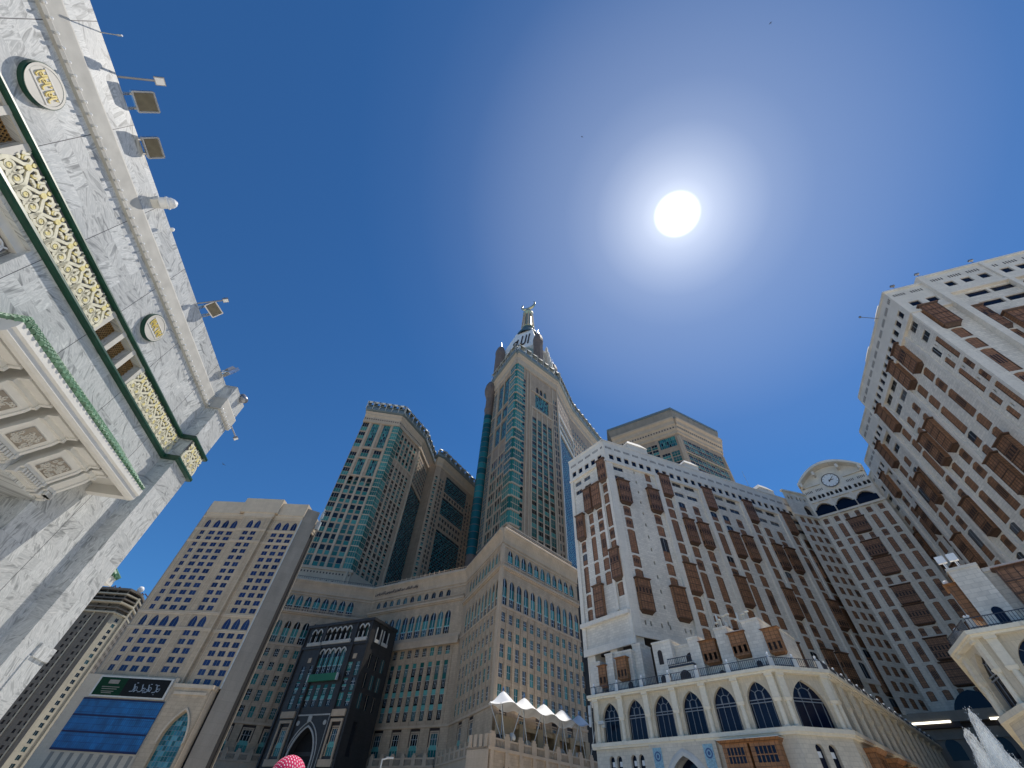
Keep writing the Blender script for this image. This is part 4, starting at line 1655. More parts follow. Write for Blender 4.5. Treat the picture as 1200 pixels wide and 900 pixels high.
    ue = MB().prism([(fa @ Vector((6, 5.6, 0)))[:2], (cu.x, cu.y + .8), (fb @ Vector((L4 + 4, 5.6, 0)))[:2], (fb @ Vector((L4, 20, 0)))[:2], (fa @ Vector((8, 24, 0)))[:2]], 91, 98.4)
    T.mb('upper_core', ue, ['void'])
    for i in (0, 1):
        r = MB()
        fr, L = F[i]
        x = 0
        while x < L:
            r.box(x, x + .12, -1.2, -1.1, 92, 93.2)
            x += 1.2
        r.box(0, L, -1.22, -1.08, 93.1, 93.25)
        if i == 1:
            for k in range(10):
                r.box(18 + k * 3.2, 18.25 + k * 3.2, 0, .3, 92, 94.6)
            r.extrude_x([(2, 92), (2, 94.2), (4, 95.2), (9, 95.2), (9, 92)], 14, 54)
        T.mb('roof_railing', r, ['rail' if i == 0 else 'beige_trim'], fr)
    # inscription
    tm = text_mesh(arabic('وقف الملك عبد العزيز للحرمين الشريفين'), 4.5, .12, offset=.075)
    xs = [v.co.x for v in tm.vertices]
    k = 29.5 / (max(xs) - min(xs))
    tm.materials.append(M['ink'])
    T.part('inscription', tm, F[1][0] @ Matrix.Translation((17.6, -1.5, 87.3)) @ Matrix.Rotation(rad(-14), 4, 'X') @ UPRIGHT @ Matrix.Diagonal((k, k * 1.25, k, 1)))
    # lower terrace: merlon parapet standing forward of the wall
    for i, a, b in ((0, -20, L1 - 1), (1, 2, L2 - 2), (2, 2, L3 - 8)):
        fr = F[i][0]
        t = MB()
        t.box(a, b, -4.0, .1, 15.5, 18.6, 0)
        t.box(a, b, -4.25, -4.0, 18.0, 18.6, 0)
        n = int((b - a) / 4.9)
        st = (b - a) / n
        for k in range(n):
            x = a + k * st
            t.box(x, x + 1.9, -4.1, -3.5, 18.6, 21.4, 0)
            t.box(x + .35, x + 1.55, -4.14, -3.46, 21.4, 22.0, 0)
            for q in range(5):
                t.box(x + 2.2 + q * .55, x + 2.4 + q * .55, -3.95, -3.75, 18.6, 20.4, 0)
            t.box(x + 1.9, x + st, -4.0, -3.7, 20.3, 20.8, 0)
            t.box(x + .2, x + 1.5, -4.2, -4.0, 0, 15.5, 0)
        T.mb('terrace_parapet', t, ['beige_trim'], fr)
        lw = [op(a + k * st + 1.7, 2.9, 4.5, 10.0, style='navy', d=.8, name='ground_floor_window') for k in range(n)]
        facade(T, fr, a, b, 0, 15.6, lw, 'beige', y=-4.0, name='ground_floor')
    # terrace in front of the sunlit wing: arcaded base under the tents
    fr = F[3][0]
    a, b, y0 = -9.2, 46.0, -8.5
    ops = []
    for k in range(8):
        u = -3.2 + k * 6.1
        ops.append(op(u, 4.3, 6.0, 10.4, 'point', 'void', 2.0, 'ground_floor_window'))
    facade(T, fr, a, b, 0, 18.9, ops, 'beige', y=y0, name='terrace_base')
    t = MB()
    t.box(a, a + .4, y0, 0.5, 0, 18.8)
    t.box(a, b, y0, 0.5, 18.3, 18.85)
    t.box(a - .2, b, y0 - .3, y0, 18.2, 18.95)
    for k in range(9):
        u = a + .3 + k * 6.1
        t.box(u, u + 2.2, y0 - .1, y0 + .5, 18.9, 21.7)
        t.box(u + .4, u + 1.8, y0 - .14, y0 + .54, 21.7, 22.3)
        t.box(u + .3, u + 1.5, y0 - .35, y0, 6, 18.2)
        for q in range(6):
            t.box(u + 2.5 + q * .6, u + 2.72 + q * .6, y0 + .1, y0 + .35, 18.9, 20.6)
        t.box(u + 2.2, u + 6.1, y0 + .05, y0 + .4, 20.6, 21.0)
        cur = arch_curve('point', 4.3, 10.4)
        o = -3.2 + k * 6.1
        if k < 8:
            for p, q in zip(cur, cur[1:]):
                t.solid([(o + p[0], y0, 6 + p[1]), (o + q[0], y0, 6 + q[1]), (o + q[0], y0 - .3, 6 + q[1]), (o + p[0], y0 - .3, 6 + p[1]),
                         (o + 2.15 + (p[0] - 2.15) * .72, y0, 6 + p[1] - 1.0), (o + 2.15 + (q[0] - 2.15) * .72, y0, 6 + q[1] - 1.0),
                         (o + 2.15 + (q[0] - 2.15) * .72, y0 - .3, 6 + q[1] - 1.0), (o + 2.15 + (p[0] - 2.15) * .72, y0 - .3, 6 + p[1] - 1.0)],
                        [(3, 2, 6, 7), (7, 6, 5, 4)])
            t.box(o + 1.9, o + 2.4, y0 - .32, y0, 16.0, 17.6)
    for k in range(4):
        t.box(a - .1, a + .3, y0 + .6 + k * 2.2, y0 + 1.9 + k * 2.2, 18.9, 21.6)
    T.mb('terrace_parapet', t, ['beige_trim'], fr)
    # inner arcade behind the tents
    q = MB()
    for k in range(5):
        q.box(9.5 + k * 9.0, 12.3 + k * 9.0, -3.2, 0, 18.9, 26.6, 0)
    q.box(-1.0, 6.4, -3.6, -2.4, 19, 27.5, 0)
    q.box(6, 47, -2.8, -.3, 25.2, 26.3, 0)
    for k in range(4):
        q.extrude_y([(13.2 + k * 9, 19)] + [(15.6 + k * 9 - 2.4 * math.cos(math.pi * i / 10), 21.2 + 2.2 * math.sin(math.pi * i / 10)) for i in range(11)] + [(18 + k * 9, 19)], -1.6, -1.4, 1)
    T.mb('terrace_arcade', q, ['beige_panel', 'cornice_grey'], fr)
    T.flush()

    # tents
    tn = Thing('tent_canopy', 'white peaked tent canopy on slanting masts above the terrace parapet', 'canopy', tuple(fr @ Vector((20, -4, 18.9))))
    mb = MB()
    pk = [(-1.2 + 10.1 * k) for k in range(5)]
    yc, hw = -5.5, 4.2
    NX, NY = 66, 12
    grid = []
    for i in range(NX + 1):
        x = -7.0 + (pk[-1] + 1.0 + 7.0) * i / NX
        row = []
        for j in range(NY + 1):
            v = -1 + 2 * j / NY
            y = yc + v * hw * (1.0 + (.0 if True else 0))
            pkh = 0.0
            for p in pk:
                dx, dy = (x - p) / 5.05, v * .75
                pkh = max(pkh, max(0.0, 1 - math.sqrt(dx * dx + dy * dy)) ** 1.5)
            endf = min(1.0, max(0.0, (x + 7.0) / 5.0))
            z = 29.5 + (.4 + 1.3 * endf) * (1 - abs(v) ** 1.4) + 2.6 * pkh
            sag = .6 * math.sin(math.pi * ((x - pk[0]) / 10.1 + .5)) ** 2 * abs(v)
            left = max(0.0, (-1.2 - x) / 5.8)
            row.append((x, y * 1.0 + (0 if left == 0 else -(y - yc) * left * .85), z - .5 + sag))
        grid.append(row)
    v = [p for r in grid for p in r]
    f = [(i * (NY + 1) + j, (i + 1) * (NY + 1) + j, (i + 1) * (NY + 1) + j + 1, i * (NY + 1) + j + 1) for i in range(NX) for j in range(NY)]
    n0 = len(v)
    v += [(x, y, z - .06) for x, y, z in v]
    f += [tuple(n0 + k for k in reversed(q_)) for q_ in f]
    rim = [i * (NY + 1) for i in range(NX + 1)] + [NX * (NY + 1) + j for j in range(1, NY + 1)] + [i * (NY + 1) + NY for i in range(NX - 1, -1, -1)] + [j for j in range(NY - 1, 0, -1)]
    f += [(a_, b_, n0 + b_, n0 + a_) for a_, b_ in zip(rim, rim[1:] + rim[:1])]
    mb.solid(v, f)
    tn.mb('membrane', mb, ['membrane'], fr, smooth=True)
    for p in pk:
        m = MB()
        m.tube((p, yc, 18.8), (p, yc, 34.3), .16, 10)
        tn.mb('mast', m, ['metal'], fr)
        m = MB().lathe([(.42, 0), (.3, .5), (.22, .7), (.22, 1.0), (0, 1.05)], (p, yc, 33.2), 12)
        tn.mb('mast_cap', m, ['steel'], fr)
        for sx in (-4.6, 4.6):
            m = MB()
            m.tube((p + sx * .15, yc - 2.6, 19.2), (p + sx, yc - 3.6, 29.1), .12, 8)
            tn.mb('strut', m, ['frame'], fr)
    m = MB()
    m.tube((-6.9, yc, 29.2), (-2.6, y0 + .4, 19.4), .11, 8)
    tn.mb('strut', m, ['frame'], fr)
    # things on the terrace
    sp = MB()
    sp.box(-1.2, 1.2, -.7, .7, 0, 3.4)
    sp.box(-1.0, 1.0, -.74, -.7, .3, 1.6)
    sp.box(-1.0, 1.0, -.74, -.7, 1.8, 3.1)
    single('loudspeaker_stack', 'tall black box by the left mast under the white tents', 'speaker', sp, ['slit'], fr @ Matrix.Translation((-2.6, -5.4, 18.9)))
    d = MB()
    for i in range(8):
        pass
    d.lathe([(0, .45), (.5, .36), (.95, .05), (1.12, -.3), (1.06, -.3), (.9, 0), (.48, .28), (0, .37)], (0, 0, 0), 18)
    d.tube((0, 0, .4), (0, 0, -2.0), .07, 6)
    single('satellite_dish', 'pale round dish standing on the terrace parapet below the tents', 'dish', d, ['cream'],
           fr @ Matrix.Translation((1.4, -8.0, 22.3)) @ Matrix.Rotation(rad(60), 4, 'X'), smooth=True)


podium()


def portal():
    s = 1.142
    G0, G1 = (-90.8, 223.0), (-55.5, 204.7)
    fr, L = frame2(G0, G1)
    zz = lambda z: 1.45 + (z - 1.45) * s
    Z = zz(58)
    T = Thing('dark_portal_tower', 'dark granite portal tower with pale arched balconies, green sign and a tall pointed gateway', 'portal', (*G0, 0))
    D = 17.0
    core = MB().box(.5, L - .6, 3.2, D - .4, 0, Z - 1)
    T.mb('core', core, ['black'], fr)
    sc = L / 34.9
    U = lambda u: u * sc
    ops = []
    # long strips of windows either side and between
    strips = [5.0, 9.2, 28.6, 32.4]
    for u in strips:
        for za, zb in ((30.2, 34.2), (34.7, 38.6), (39.2, 43.6)):
            ops.append(op(U(u) - 1.15, 2.3, zz(za), (zb - za) * s, style=('teal', 'teal3', 'teal', 'stripteal'), d=.25))
    for u in (12.6, 16.2, 19.8, 23.4):
        ops.append(op(U(u) - 1.15, 2.3, zz(30.4), 6.6 * s, style='stripteal', d=.25))
    for k in range(5):
        ops.append(op(U(11.6 + 2.65 * k), 2.25 * sc, zz(40.6), 8.0 * s, 'point', 'tallteal', .35, 'arched_window'))
    for k in range(2):
        ops.append(op(U(3.4 + 3.0 * k), 2.4, zz(51.6), 4.6 * s, 'point', 'towerdark', 1.2, 'balcony_arch'))
        ops.append(op(U(28.5 + 2.5 * k), 2.2, zz(51.6), 4.8 * s, 'point', 'towerdark', 1.2, 'balcony_arch'))
    for k in range(5):
        ops.append(op(U(11.5 + 2.65 * k), 2.3, zz(51.9), 4.6 * s, 'point', 'towerdark', 1.2, 'balcony_arch'))
    for u in (6.4, 30.3):
        ops.append(op(U(u) - 2.1, 4.2, zz(17.2), 8.6 * s, style='bigframe', d=.5, name='large_window'))
    gate = op(U(12.0), 11.6 * sc, 0, zz(24.6), 'point', None, 2.8, 'gateway')
    facade(T, fr, 0, L, 0, Z, ops + [gate], 'granite')
    # side
    ops = cols([3.6, 8.0, 12.4], 2.2, [zz(30), zz(36), zz(42)], 5.0, style='towerdark', d=.14)
    ops += [op(x, 3.0, zz(51.4), 5.2 * s, 'point', 'towerdark', 1.0, 'balcony_arch') for x in (3.2, 8.4)]
    ops += [op(3.6, 2.6, zz(17.5), 9 * s, style='navy', d=.8, name='large_window')]
    sf = fr @ Matrix.Translation((L, 0, 0)) @ Matrix.Rotation(rad(90), 4, 'Z')
    facade(T, sf, 0, D, 0, Z, ops, 'granite')
    mb = MB()
    mb.box(0, .4, 0.02, D, 0, Z - .1)
    mb.box(0, L, D - .4, D, 0, Z - .1)
    mb.face([(0, 0, Z - .3), (L, 0, Z - .3), (L, D, Z - .3), (0, D, Z - .3)])
    # pilaster strips, plinths
    for u in (0.1, 10.6, 26.9, 34.2):
        mb.box(U(u) - .05, U(u) + .75, -.7, 0, 0, Z - .05)
    mb.box(-.2, L + .2, -.8, 0, Z - .9, Z + .25)
    mb.box(0, L, -.5, 0, zz(49.3), zz(50.2))
    mb.box(L, L + .6, -.8, D, Z - .9, Z + .25)
    T.mb('piers', mb, ['granite'], fr)
    pa = MB()
    # balcony fronts and stone hoods, pale
    def hood(u, w, z, h, y=-.12):
        cur = arch_curve('point', w, h)
        for p, q in zip(cur, cur[1:]):
            pa.solid([(u + p[0], y - .2, z + p[1]), (u + q[0], y - .2, z + q[1]), (u + q[0], y + .15, z + q[1]), (u + p[0], y + .15, z + p[1]),
                      (u + w / 2 + (p[0] - w / 2) * 1.3, y - .2, z + p[1] + .5), (u + w / 2 + (q[0] - w / 2) * 1.3, y - .2, z + q[1] + .5),
                      (u + w / 2 + (q[0] - w / 2) * 1.3, y + .15, z + q[1] + .5), (u + w / 2 + (p[0] - w / 2) * 1.3, y + .15, z + p[1] + .5)],
                     [(0, 1, 5, 4), (1, 0, 3, 2), (4, 5, 6, 7)])
    for u, w in [(U(3.4 + 3.0 * k), 2.4) for k in range(2)] + [(U(28.5 + 2.5 * k), 2.2) for k in range(2)] + [(U(11.5 + 2.65 * k), 2.3) for k in range(5)]:
        hood(u, w, zz(51.6), 4.6 * s)
        for q in (-.25, w + .02):
            pa.box(u + q, u + q + .22, -.25, 0, zz(51.6), zz(51.6) + 2.6)
    for a, b in ((2.9, 9.9), (10.9, 25.4), (27.9, 33.6)):
        pa.box(U(a), U(b), -.9, -.05, zz(50.3), zz(51.5))
        x = U(a) + .2
        while x < U(b) - .3:
            pa.box(x, x + .22, -1.0, -.9, zz(50.4), zz(51.35))
            x += .5
    for k in range(5):
        hood(U(11.6 + 2.65 * k), 2.25 * sc, zz(40.6), 8.0 * s)
    T.mb('balcony_stonework', pa, ['cream'], fr)
    pb = MB()
    pb.box(3.0, 6.6, -.55, -.05, zz(50.4), zz(51.5))
    pb.box(8.0, 12.0, -.55, -.05, zz(50.4), zz(51.5))
    for a in (3.0, 6.3, 8.2, 11.5):
        pb.box(a, a + .3, -.4, 0, zz(51.5), zz(55.5))
    T.mb('balcony_stonework', pb, ['cream'], sf)
    for a, b in ((2.9, 9.6), (27.3, 33.4)):
        pc = MB()
        pc.box(U(a), U(b), -.85, -.05, zz(27.4), zz(29.3))
        T.mb('pale_panel', pc, ['beige_trim'], fr)
        pc = MB()
        pc.box(U(a) + .4, U(a) + 1.1, -.5, 0, zz(16.4), zz(26.0))
        pc.box(U(b) - 1.1, U(b) - .4, -.5, 0, zz(16.4), zz(26.0))
        pc.box(U(a) + .4, U(b) - .4, -.52, 0, zz(26.0), zz(26.8))
        pc.box(U(a), U(b), -.7, 0, zz(14.6), zz(16.4))
        T.mb('window_surround', pc, ['beige_trim'], fr)
    for u in (7.0, 29.9):
        T.mb('pale_plaque', MB().box(U(u) - .9, U(u) + .9, -.3, 0, zz(44.6), zz(46.2)), ['beige_trim'], fr)
    # gateway surround
    gs = MB()
    for (w, h, t, y) in ((12.4 * sc, zz(25.3), .6, -.25), (14.2 * sc, zz(26.6), .35, -.15)):
        u = U(17.8) - w / 2
        cur = [(0, 0)] + arch_curve('point', w, h, 10) + [(w, 0)]
        for p, q in zip(cur, cur[1:]):
            ip = (w / 2 + (p[0] - w / 2) * (1 - 2 * t / w), p[1] - (t if p[1] > 0 else 0))
            iq = (w / 2 + (q[0] - w / 2) * (1 - 2 * t / w), q[1] - (t if q[1] > 0 else 0))
            gs.solid([(u + p[0], y, p[1]), (u + q[0], y, q[1]), (u + iq[0], y, iq[1]), (u + ip[0], y, ip[1]),
                      (u + p[0], 0, p[1]), (u + q[0], 0, q[1]), (u + iq[0], 0.2, iq[1]), (u + ip[0], 0.2, ip[1])], [(0, 1, 2, 3), (1, 0, 4, 5), (3, 2, 6, 7)])
    gs.box(U(10.9), U(26.6), -.2, 0, zz(27.9), zz(28.3))
    for u in (10.9, 26.2):
        gs.box(U(u), U(u) + .35, -.2, 0, 0, zz(27.9))
    for u in (12.4, 24.9):
        gs.extrude_y([(U(u) + .8 * math.cos(2 * math.pi * i / 20), zz(25.9) + .8 * math.sin(2 * math.pi * i / 20)) for i in range(20)], -.22, 0)
    gs.box(U(17.4) - .9, U(17.4) + 1.0, -.3, 0, zz(26.2), zz(28))
    T.mb('gateway_surround', gs, ['cornice_grey'], fr)
    gb = MB()
    for k in range(5):                # coffers inside the arch
        gb.box(U(12.3), U(23.2), 2.6 + .1 * k, 2.7 + .1 * k, 3 + 4.2 * k, 4.2 + 4.2 * k)
    T.mb('gateway_ribs', gb, ['granite'], fr)
    sg = MB()
    sg.box(U(10.9), U(24.6), -1.5, -.75, zz(37.9), zz(40.2), 0)
    sg.box(U(10.3), U(10.9), -1.52, -.72, zz(37.9), zz(40.2), 1)
    sg.box(U(24.6), U(25.2), -1.52, -.72, zz(37.9), zz(40.2), 1)
    T.mb('green_sign', sg, ['sign_green', 'frame'], fr)
    T.flush()


portal()


# ------------------------------------------------------------------ high towers behind
def sail_parapet(T, fr, L, z0, hb, ht, n, out=2.5, y0=0.0, sail='canopy_metal'):
    """overhanging metal crown: soffit, glazed band with posts, pointed sails on top"""
    c = MB()
    c.extrude_x([(y0, z0), (y0 - out, z0 + hb * .35), (y0 - out, z0 + hb), (y0 + 1.5, z0 + hb), (y0 + 1.5, z0)], -out * .5, L + out * .5, 0)
    T.mb('crown_band', c, ['canopy_metal'], fr)
    p = MB()
    st = (L + out) / n
    for i in range(n + 1):
        x = -out * .5 + i * st
        p.tube((x, y0 - out - .2, z0 + hb * .5), (x, y0 - out - .9, z0 + hb + ht * .75), .32, 5)
        p.tube((x, y0 - out - .1, z0 + hb), (x, y0 + 1.5, z0 + hb + ht * .9), .25, 5)
    p.tube((-out * .5, y0 - out - .8, z0 + hb + ht * .55), (L + out * .5, y0 - out - .8, z0 + hb + ht * .55), .28, 5)
    T.mb('crown_posts', p, ['cornice_grey'], fr)
    s = MB()
    for i in range(n):
        x0 = -out * .5 + i * st
        x1 = x0 + st
        xm = (x0 + x1) / 2
        A, B, C_ = (x0, y0 - out - .9, z0 + hb + ht * .75), (x1, y0 - out - .9, z0 + hb + ht * .75), (xm, y0 - out * .2, z0 + hb + ht * 1.25)
        Dn = (xm, y0 - out - .6, z0 + hb + ht * .5)
        s.face([A, Dn, C_])
        s.face([Dn, B, C_])
        s.face([A, C_, (x0, y0 + 2, z0 + hb)])
        s.face([B, (x1, y0 + 2, z0 + hb), C_])
        s.face([(x0, y0 - out + .3, z0 + hb), (x1, y0 - out + .3, z0 + hb), (x1, y0 - .4, z0 + hb + ht * .7), (x0, y0 - .4, z0 + hb + ht * .7)])
    T.mb('crown_sails', s, [sail], fr)


def tower_floors(z0, z1, pitch):
    n = int((z1 - z0) / pitch)
    return [z0 + pitch * i for i in range(n)]


def curtain(T, fr, u0, u1, z0, z1, me, pw, ph):
    """a glazed field set in an opening of the wall: dark mullions and its own panes"""
    b = MB().box(u0 - .1, u1 + .1, .16, .4, z0 - .1, z1 + .1)
    T.mb('curtain_wall_frame', b, ['mullion'], fr)
    n, k = max(1, int((u1 - u0) / pw)), max(1, int((z1 - z0) / ph))
    for i in range(n):
        for j in range(k):
            T.many('curtain_wall_pane', me, fr @ Matrix.Translation((u0 + (u1 - u0) * i / n, .14, z0 + (z1 - z0) * (j + (.42 if i % 2 and j < k - 1 else 0)) / k)))


def left_tower():
    Z = [(-127.5, 260.7), (-97.1, 264.3), (-81.5, 293.9), (-70.1, 362.9)]
    T = Thing('glass_corner_tower', 'tall beige tower with teal corner bays and curved crown, left of the clock tower', 'tower', (*Z[1], 0))
    core = MB().prism([(-126.6, 261.8), (-97.8, 265.2), (-82.6, 294.4), (-71.4, 363), (-120, 370), (-140, 300)], 60, 240)
    T.mb('core', core, ['tower'])
    f1, L1 = frame2(Z[0], Z[1])
    f2, L2 = frame2(Z[1], Z[2])
    f3, L3 = frame2(Z[2], Z[3])
    H = 237
    ops = []
    fl = [112.6 + 7.78 * i for i in range(9)]
    for z in fl + [183.4, 190.6, 198.4, 205.6 - 5]:
        pass
    bayz = [111.8 + 7.75 * i for i in range(12)]
    for z in bayz:
        if z < 206:
            ops.append(op(.3, 4.9, z, 6.9, style='glassband', d=.35, name='bay_window'))
    for z, h in ((209.5, 7.6), (218.4, 7.4), (227.2, 9.2)):
        ops.append(op(.3, 4.9, z, h, style='glassband', d=.35, name='bay_window'))
    for u in (8.6, 18.3):
        ops.append(op(u, 5.6, 211.2, 25.2, style='bigteal', d=.5, name='tall_window'))
        ops.append(op(u, 5.6, 200.6, 7.6, style='glassband', d=.4, name='bay_window'))
        ops.append(op(u, 5.6, 183.2, 15.2, style='bigteal', d=.5, name='tall_window'))
    for u in (7.2, 11.9, 16.6, 21.3):
        for z in bayz:
            if z < 175:
                ops.append(op(u - .2, 3.4, z + .1, 6.5, style='towerwin', d=.14))
        ops.append(op(u + .4, 2.2, 174.6, 6.6, style='towerwin', d=.14))
    facade(T, f1, 0, 26.6, 60, H, ops, 'tower')
    # corner bay wrapping the corner
    cb = MB()
    for z in bayz + [204.5, 212.5, 220.5, 228.5]:
        cb.box(26.6, L1 + 1.6, -1.5, 1.6, z - .75, z, 1)
        h = 7.1
        cb.box(26.8, L1 + 1.4, -1.3, 1.4, z, z + h, 0)
        for k in range(1, 4):
            cb.box(26.8 + k * 1.5, 26.92 + k * 1.5, -1.36, -1.3, z, z + h, 1)
        cb.box(26.8, L1 + 1.4, -1.37, -1.3, z + 3.3, z + 3.6, 1)
        cb.box(L1 + 1.4, L1 + 1.47, -1.3, 1.4, z + 3.3, z + 3.6, 1)
    T.mb('corner_bay', cb, ['g_teal', 'tower_trim'], f1)
    cb = MB()
    for z in bayz + [204.5, 212.5, 220.5, 228.5]:
        cb.box(-1.2, 5.2, -1.3, 1.5, z - .75, z, 1)
        cb.box(-1.0, 5.0, -1.1, 1.4, z, z + 7.1, 0)
        cb.box(5.0, 5.06, -1.1, 1.4, z + 3.3, z + 3.6, 1)
        cb.box(-1.0, 5.0, -1.16, -1.1, z + 3.3, z + 3.6, 1)
        for k in range(1, 4):
            cb.box(-.8 + 1.5 * k, -.68 + 1.5 * k, -1.15, -1.1, z, z + 7.1, 1)
    T.mb('corner_bay', cb, ['g_teal', 'tower_trim'], f2)
    tr = MB()
    for u in (5.6, 14.6, 24.6):
        tr.box(u, u + 1.5, -.35, 0, 110, H)
    for z in (110.0, 176 + 6.2, 199.3, 209.6):
        tr.box(5.2, 26.6, -.55, 0, z - .6, z + .2)
    tr.box(-.4, L1 + .8, -1.0, 0, H - .3, H + .4)
    T.mb('string_courses', tr, ['tower_trim'], f1)
    # right hand face: small windows, then the curtain wall
    fl = tower_floors(112, 205, 3.9)
    ops = cols([8.2, 13.0, 17.8, 22.6, 27.4], 2.5, fl, 2.9, style=('towerdark', 'towerwin'), d=.14)
    ops += cols([8.2, 13.0, 17.8, 22.6, 27.4], 2.6, [208, 214.5, 221, 228], 5.4, style='towerwin', d=.14)
    facade(T, f2, 0, L2, 60, H, ops, 'tower')
    g = MB()
    g.box(L2 - 1.2, L2 + .3, -.5, 0, 60, H)
    g.box(5.4, L2, -.5, 0, 205.6, 206.6)
    g.box(0, L2 + .5, -1.0, 0, H - .3, H + .4)
    for u in (10.6, 15.4, 20.2, 25.0):
        g.box(u - .3, u + .3, -.25, 0, 110, H)
    for z in tower_floors(110.6, 205, 15.6):
        g.box(5.4, L2, -.3, 0, z, z + .6)
    T.mb('string_courses', g, ['tower_trim'], f2)
    ops = []
    ops.append(op(1.6, 50.4, 96, 104, style=None, d=.12))
    curtain(T, f3, 1.6, 52.0, 96, 200, _win[('curt', 1.62, 3.4, 'rect')], 1.8, 3.8)
    ops += cols([3.5 + 3.6 * k for k in range(14)], 2.3, tower_floors(203.5, 234, 4.1), 2.7, style=('towerdark', 'towerwin'), d=.14)
    ops += cols([57 + 4 * k for k in range(3)], 2.0, tower_floors(112, 234, 4.1), 2.5, style='towerdark', d=.14)
    facade(T, f3, 0, L3, 60, H, ops, 'tower', m_rev='frame_grey')
    g = MB()
    g.box(0, L3, -.6, 0, 200.4, 201.8)
    g.box(52.5, 53.6, -.7, 0, 60, H)
    g.box(-.4, .9, -.5, 0, 60, H)
    g.box(0, L3, -1.0, 0, H - .3, H + .4)
    T.mb('string_courses', g, ['tower_trim'], f3)
    # frieze and crown
    for f, L in ((f1, L1), (f2, L2), (f3, L3)):
        fz = MB()
        fz.extrude_x([(0, H), (-.8, H + 1), (-.6, H + 1.2), (-.6, H + 6), (-1.6, H + 8), (-1.6, H + 9), (-2.4, H + 11), (3, H + 11), (3, H)], -.6, L + .6)
        T.mb('frieze', fz, ['tower_trim'], f)
        d = MB()
        x = 0
        while x < L:
            d.box(x, x + .8, -.72, -.6, H + 3.2, H + 4.4)
            x += 1.9
        T.mb('frieze_slots', d, ['slit'], f)
    sail_parapet(T, f1, L1, H + 11, 4.5, 8.0, 6, 3.4)
    sail_parapet(T, f2, L2, H + 11, 4.5, 8.0, 6, 3.4)
    sail_parapet(T, f3, L3, H + 11, 4.5, 8.0, 9, 3.4)
    # arcade at its foot, just above the podium roof
    ft = MB()
    ft.box(-3, L1 + 3, -3.0, 0, 92, 105.5, 0)
    ft.box(-3.6, L1 + 3.6, -3.6, 0, 108.8, 110.4, 0)
    ft.box(-3, L1 + 3, -3.0, 0, 105.5, 108.8, 0)
    for k in range(18):
        ft.box(-1 + k * 1.95, -.2 + k * 1.95, -3.05, -3.0, 106.6, 107.6, 1)
    for k in range(6):
        ft.extrude_y([(5.0 + 3.6 * k, 96)] + [(6.0 + 3.6 * k - math.cos(math.pi * i / 8), 101.5 + 1.3 * math.sin(math.pi * i / 8)) for i in range(9)] + [(7.0 + 3.6 * k, 96)], -3.08, -3.0, 1)
    T.mb('tower_foot', ft, ['tower_trim', 'slit'], f1)
    ft = MB().box(-3, L2, -3.0, 0, 92, 110.4)
    T.mb('tower_foot', ft, ['tower_trim'], f2)
    T.flush()
    a = MB()
    a.tube((0, 0, 0), (0, 0, 17), .5, 6)
    a.tube((-1.2, 0, 14), (1.2, 0, 14), .3, 5)
    a.box(-.9, .9, -.5, .5, 9, 13)
    a.box(-1.4, 1.4, -1, 1, 0, 6)
    single('roof_mast', 'small mast on the roof edge between the tan hotel and the teal cornered tower', 'mast', a, ['frame'], Matrix.Translation((-84.0, 172.5, 90)) @ Matrix.Scale(.62, 4))


_c = MB()
_c.face([(0, 0, 0), (1.62, 0, 0), (1.62, 0, 1.75), (0, 0, 1.75)], 0)
_c.face([(0, 0, 1.75), (1.62, 0, 1.75), (1.62, 0, 3.4), (0, 0, 3.4)], 2)
_c.box(-.02, 1.64, -.16, .02, 1.5, 1.7, 1)
_win[('curt', 1.62, 3.4, 'rect')] = _c.mesh('window_curtain', ['g_curtain', 'frame_grey', 'g_dark'])
left_tower()


def rear_tower():
    t1, t2, t3 = (-67.8, 316.5), (-63.1, 319.5), (-27.5, 374.6)
    T = Thing('rear_tower', 'shadowed tower with scalloped crown standing behind, between the teal cornered tower and the clock tower', 'tower', (*t1, 0))
    core = MB().prism([(-67.4, 317.6), (-63.6, 320.4), (-28.6, 375), (-60, 385), (-100, 340)], 60, 240)
    T.mb('core', core, ['tower'])
    f0, L0 = frame2(t1, t2)
    f1, L1 = frame2(t2, t3)
    H = 237
    ops = cols([2.8], 2.2, tower_floors(100, 230, 4.1), 2.7, style='towerwin', d=.14)
    facade(T, f0, 0, L0, 60, H, ops, 'tower')
    ops = cols([2.5, 6.0], 1.9, tower_floors(100, 230, 4.1), 2.6, style='towerdark', d=.14)
    for k in range(18):
        pass
    for za, zb in ((94, 178), (193, 210), (216, 233)):
        ops.append(op(10, 34.5, za, zb - za, style=None, d=.12))
        curtain(T, f1, 10, 44.5, za, zb, _win[('curt', 1.62, 3.4, 'rect')], 1.8, 3.8)
    ops += cols([12 + 4.2 * k for k in range(8)], 2.4, [181, 187, 211.5], 3.2, style='towerdark', d=.14)
    ops += cols([47.5, 52, 56.5, 61], 1.9, tower_floors(100, 230, 4.1), 2.6, style='towerdark', d=.14)
    facade(T, f1, 0, L1, 60, H, ops, 'tower', m_rev='frame_grey')
    for f, L in ((f0, L0), (f1, L1)):
        fz = MB()
        fz.extrude_x([(0, H), (-.8, H + 1), (-.6, H + 1.2), (-.6, H + 5), (-1.6, H + 7), (-2.4, H + 9), (3, H + 9), (3, H)], -.6, L + .6)
        T.mb('frieze', fz, ['tower_trim'], f)
    sail_parapet(T, f0, L0, H + 9, 4, 6, 1, 3)
    sail_parapet(T, f1, L1, H + 9, 4, 6, 8, 3)
    T.flush()


rear_tower()


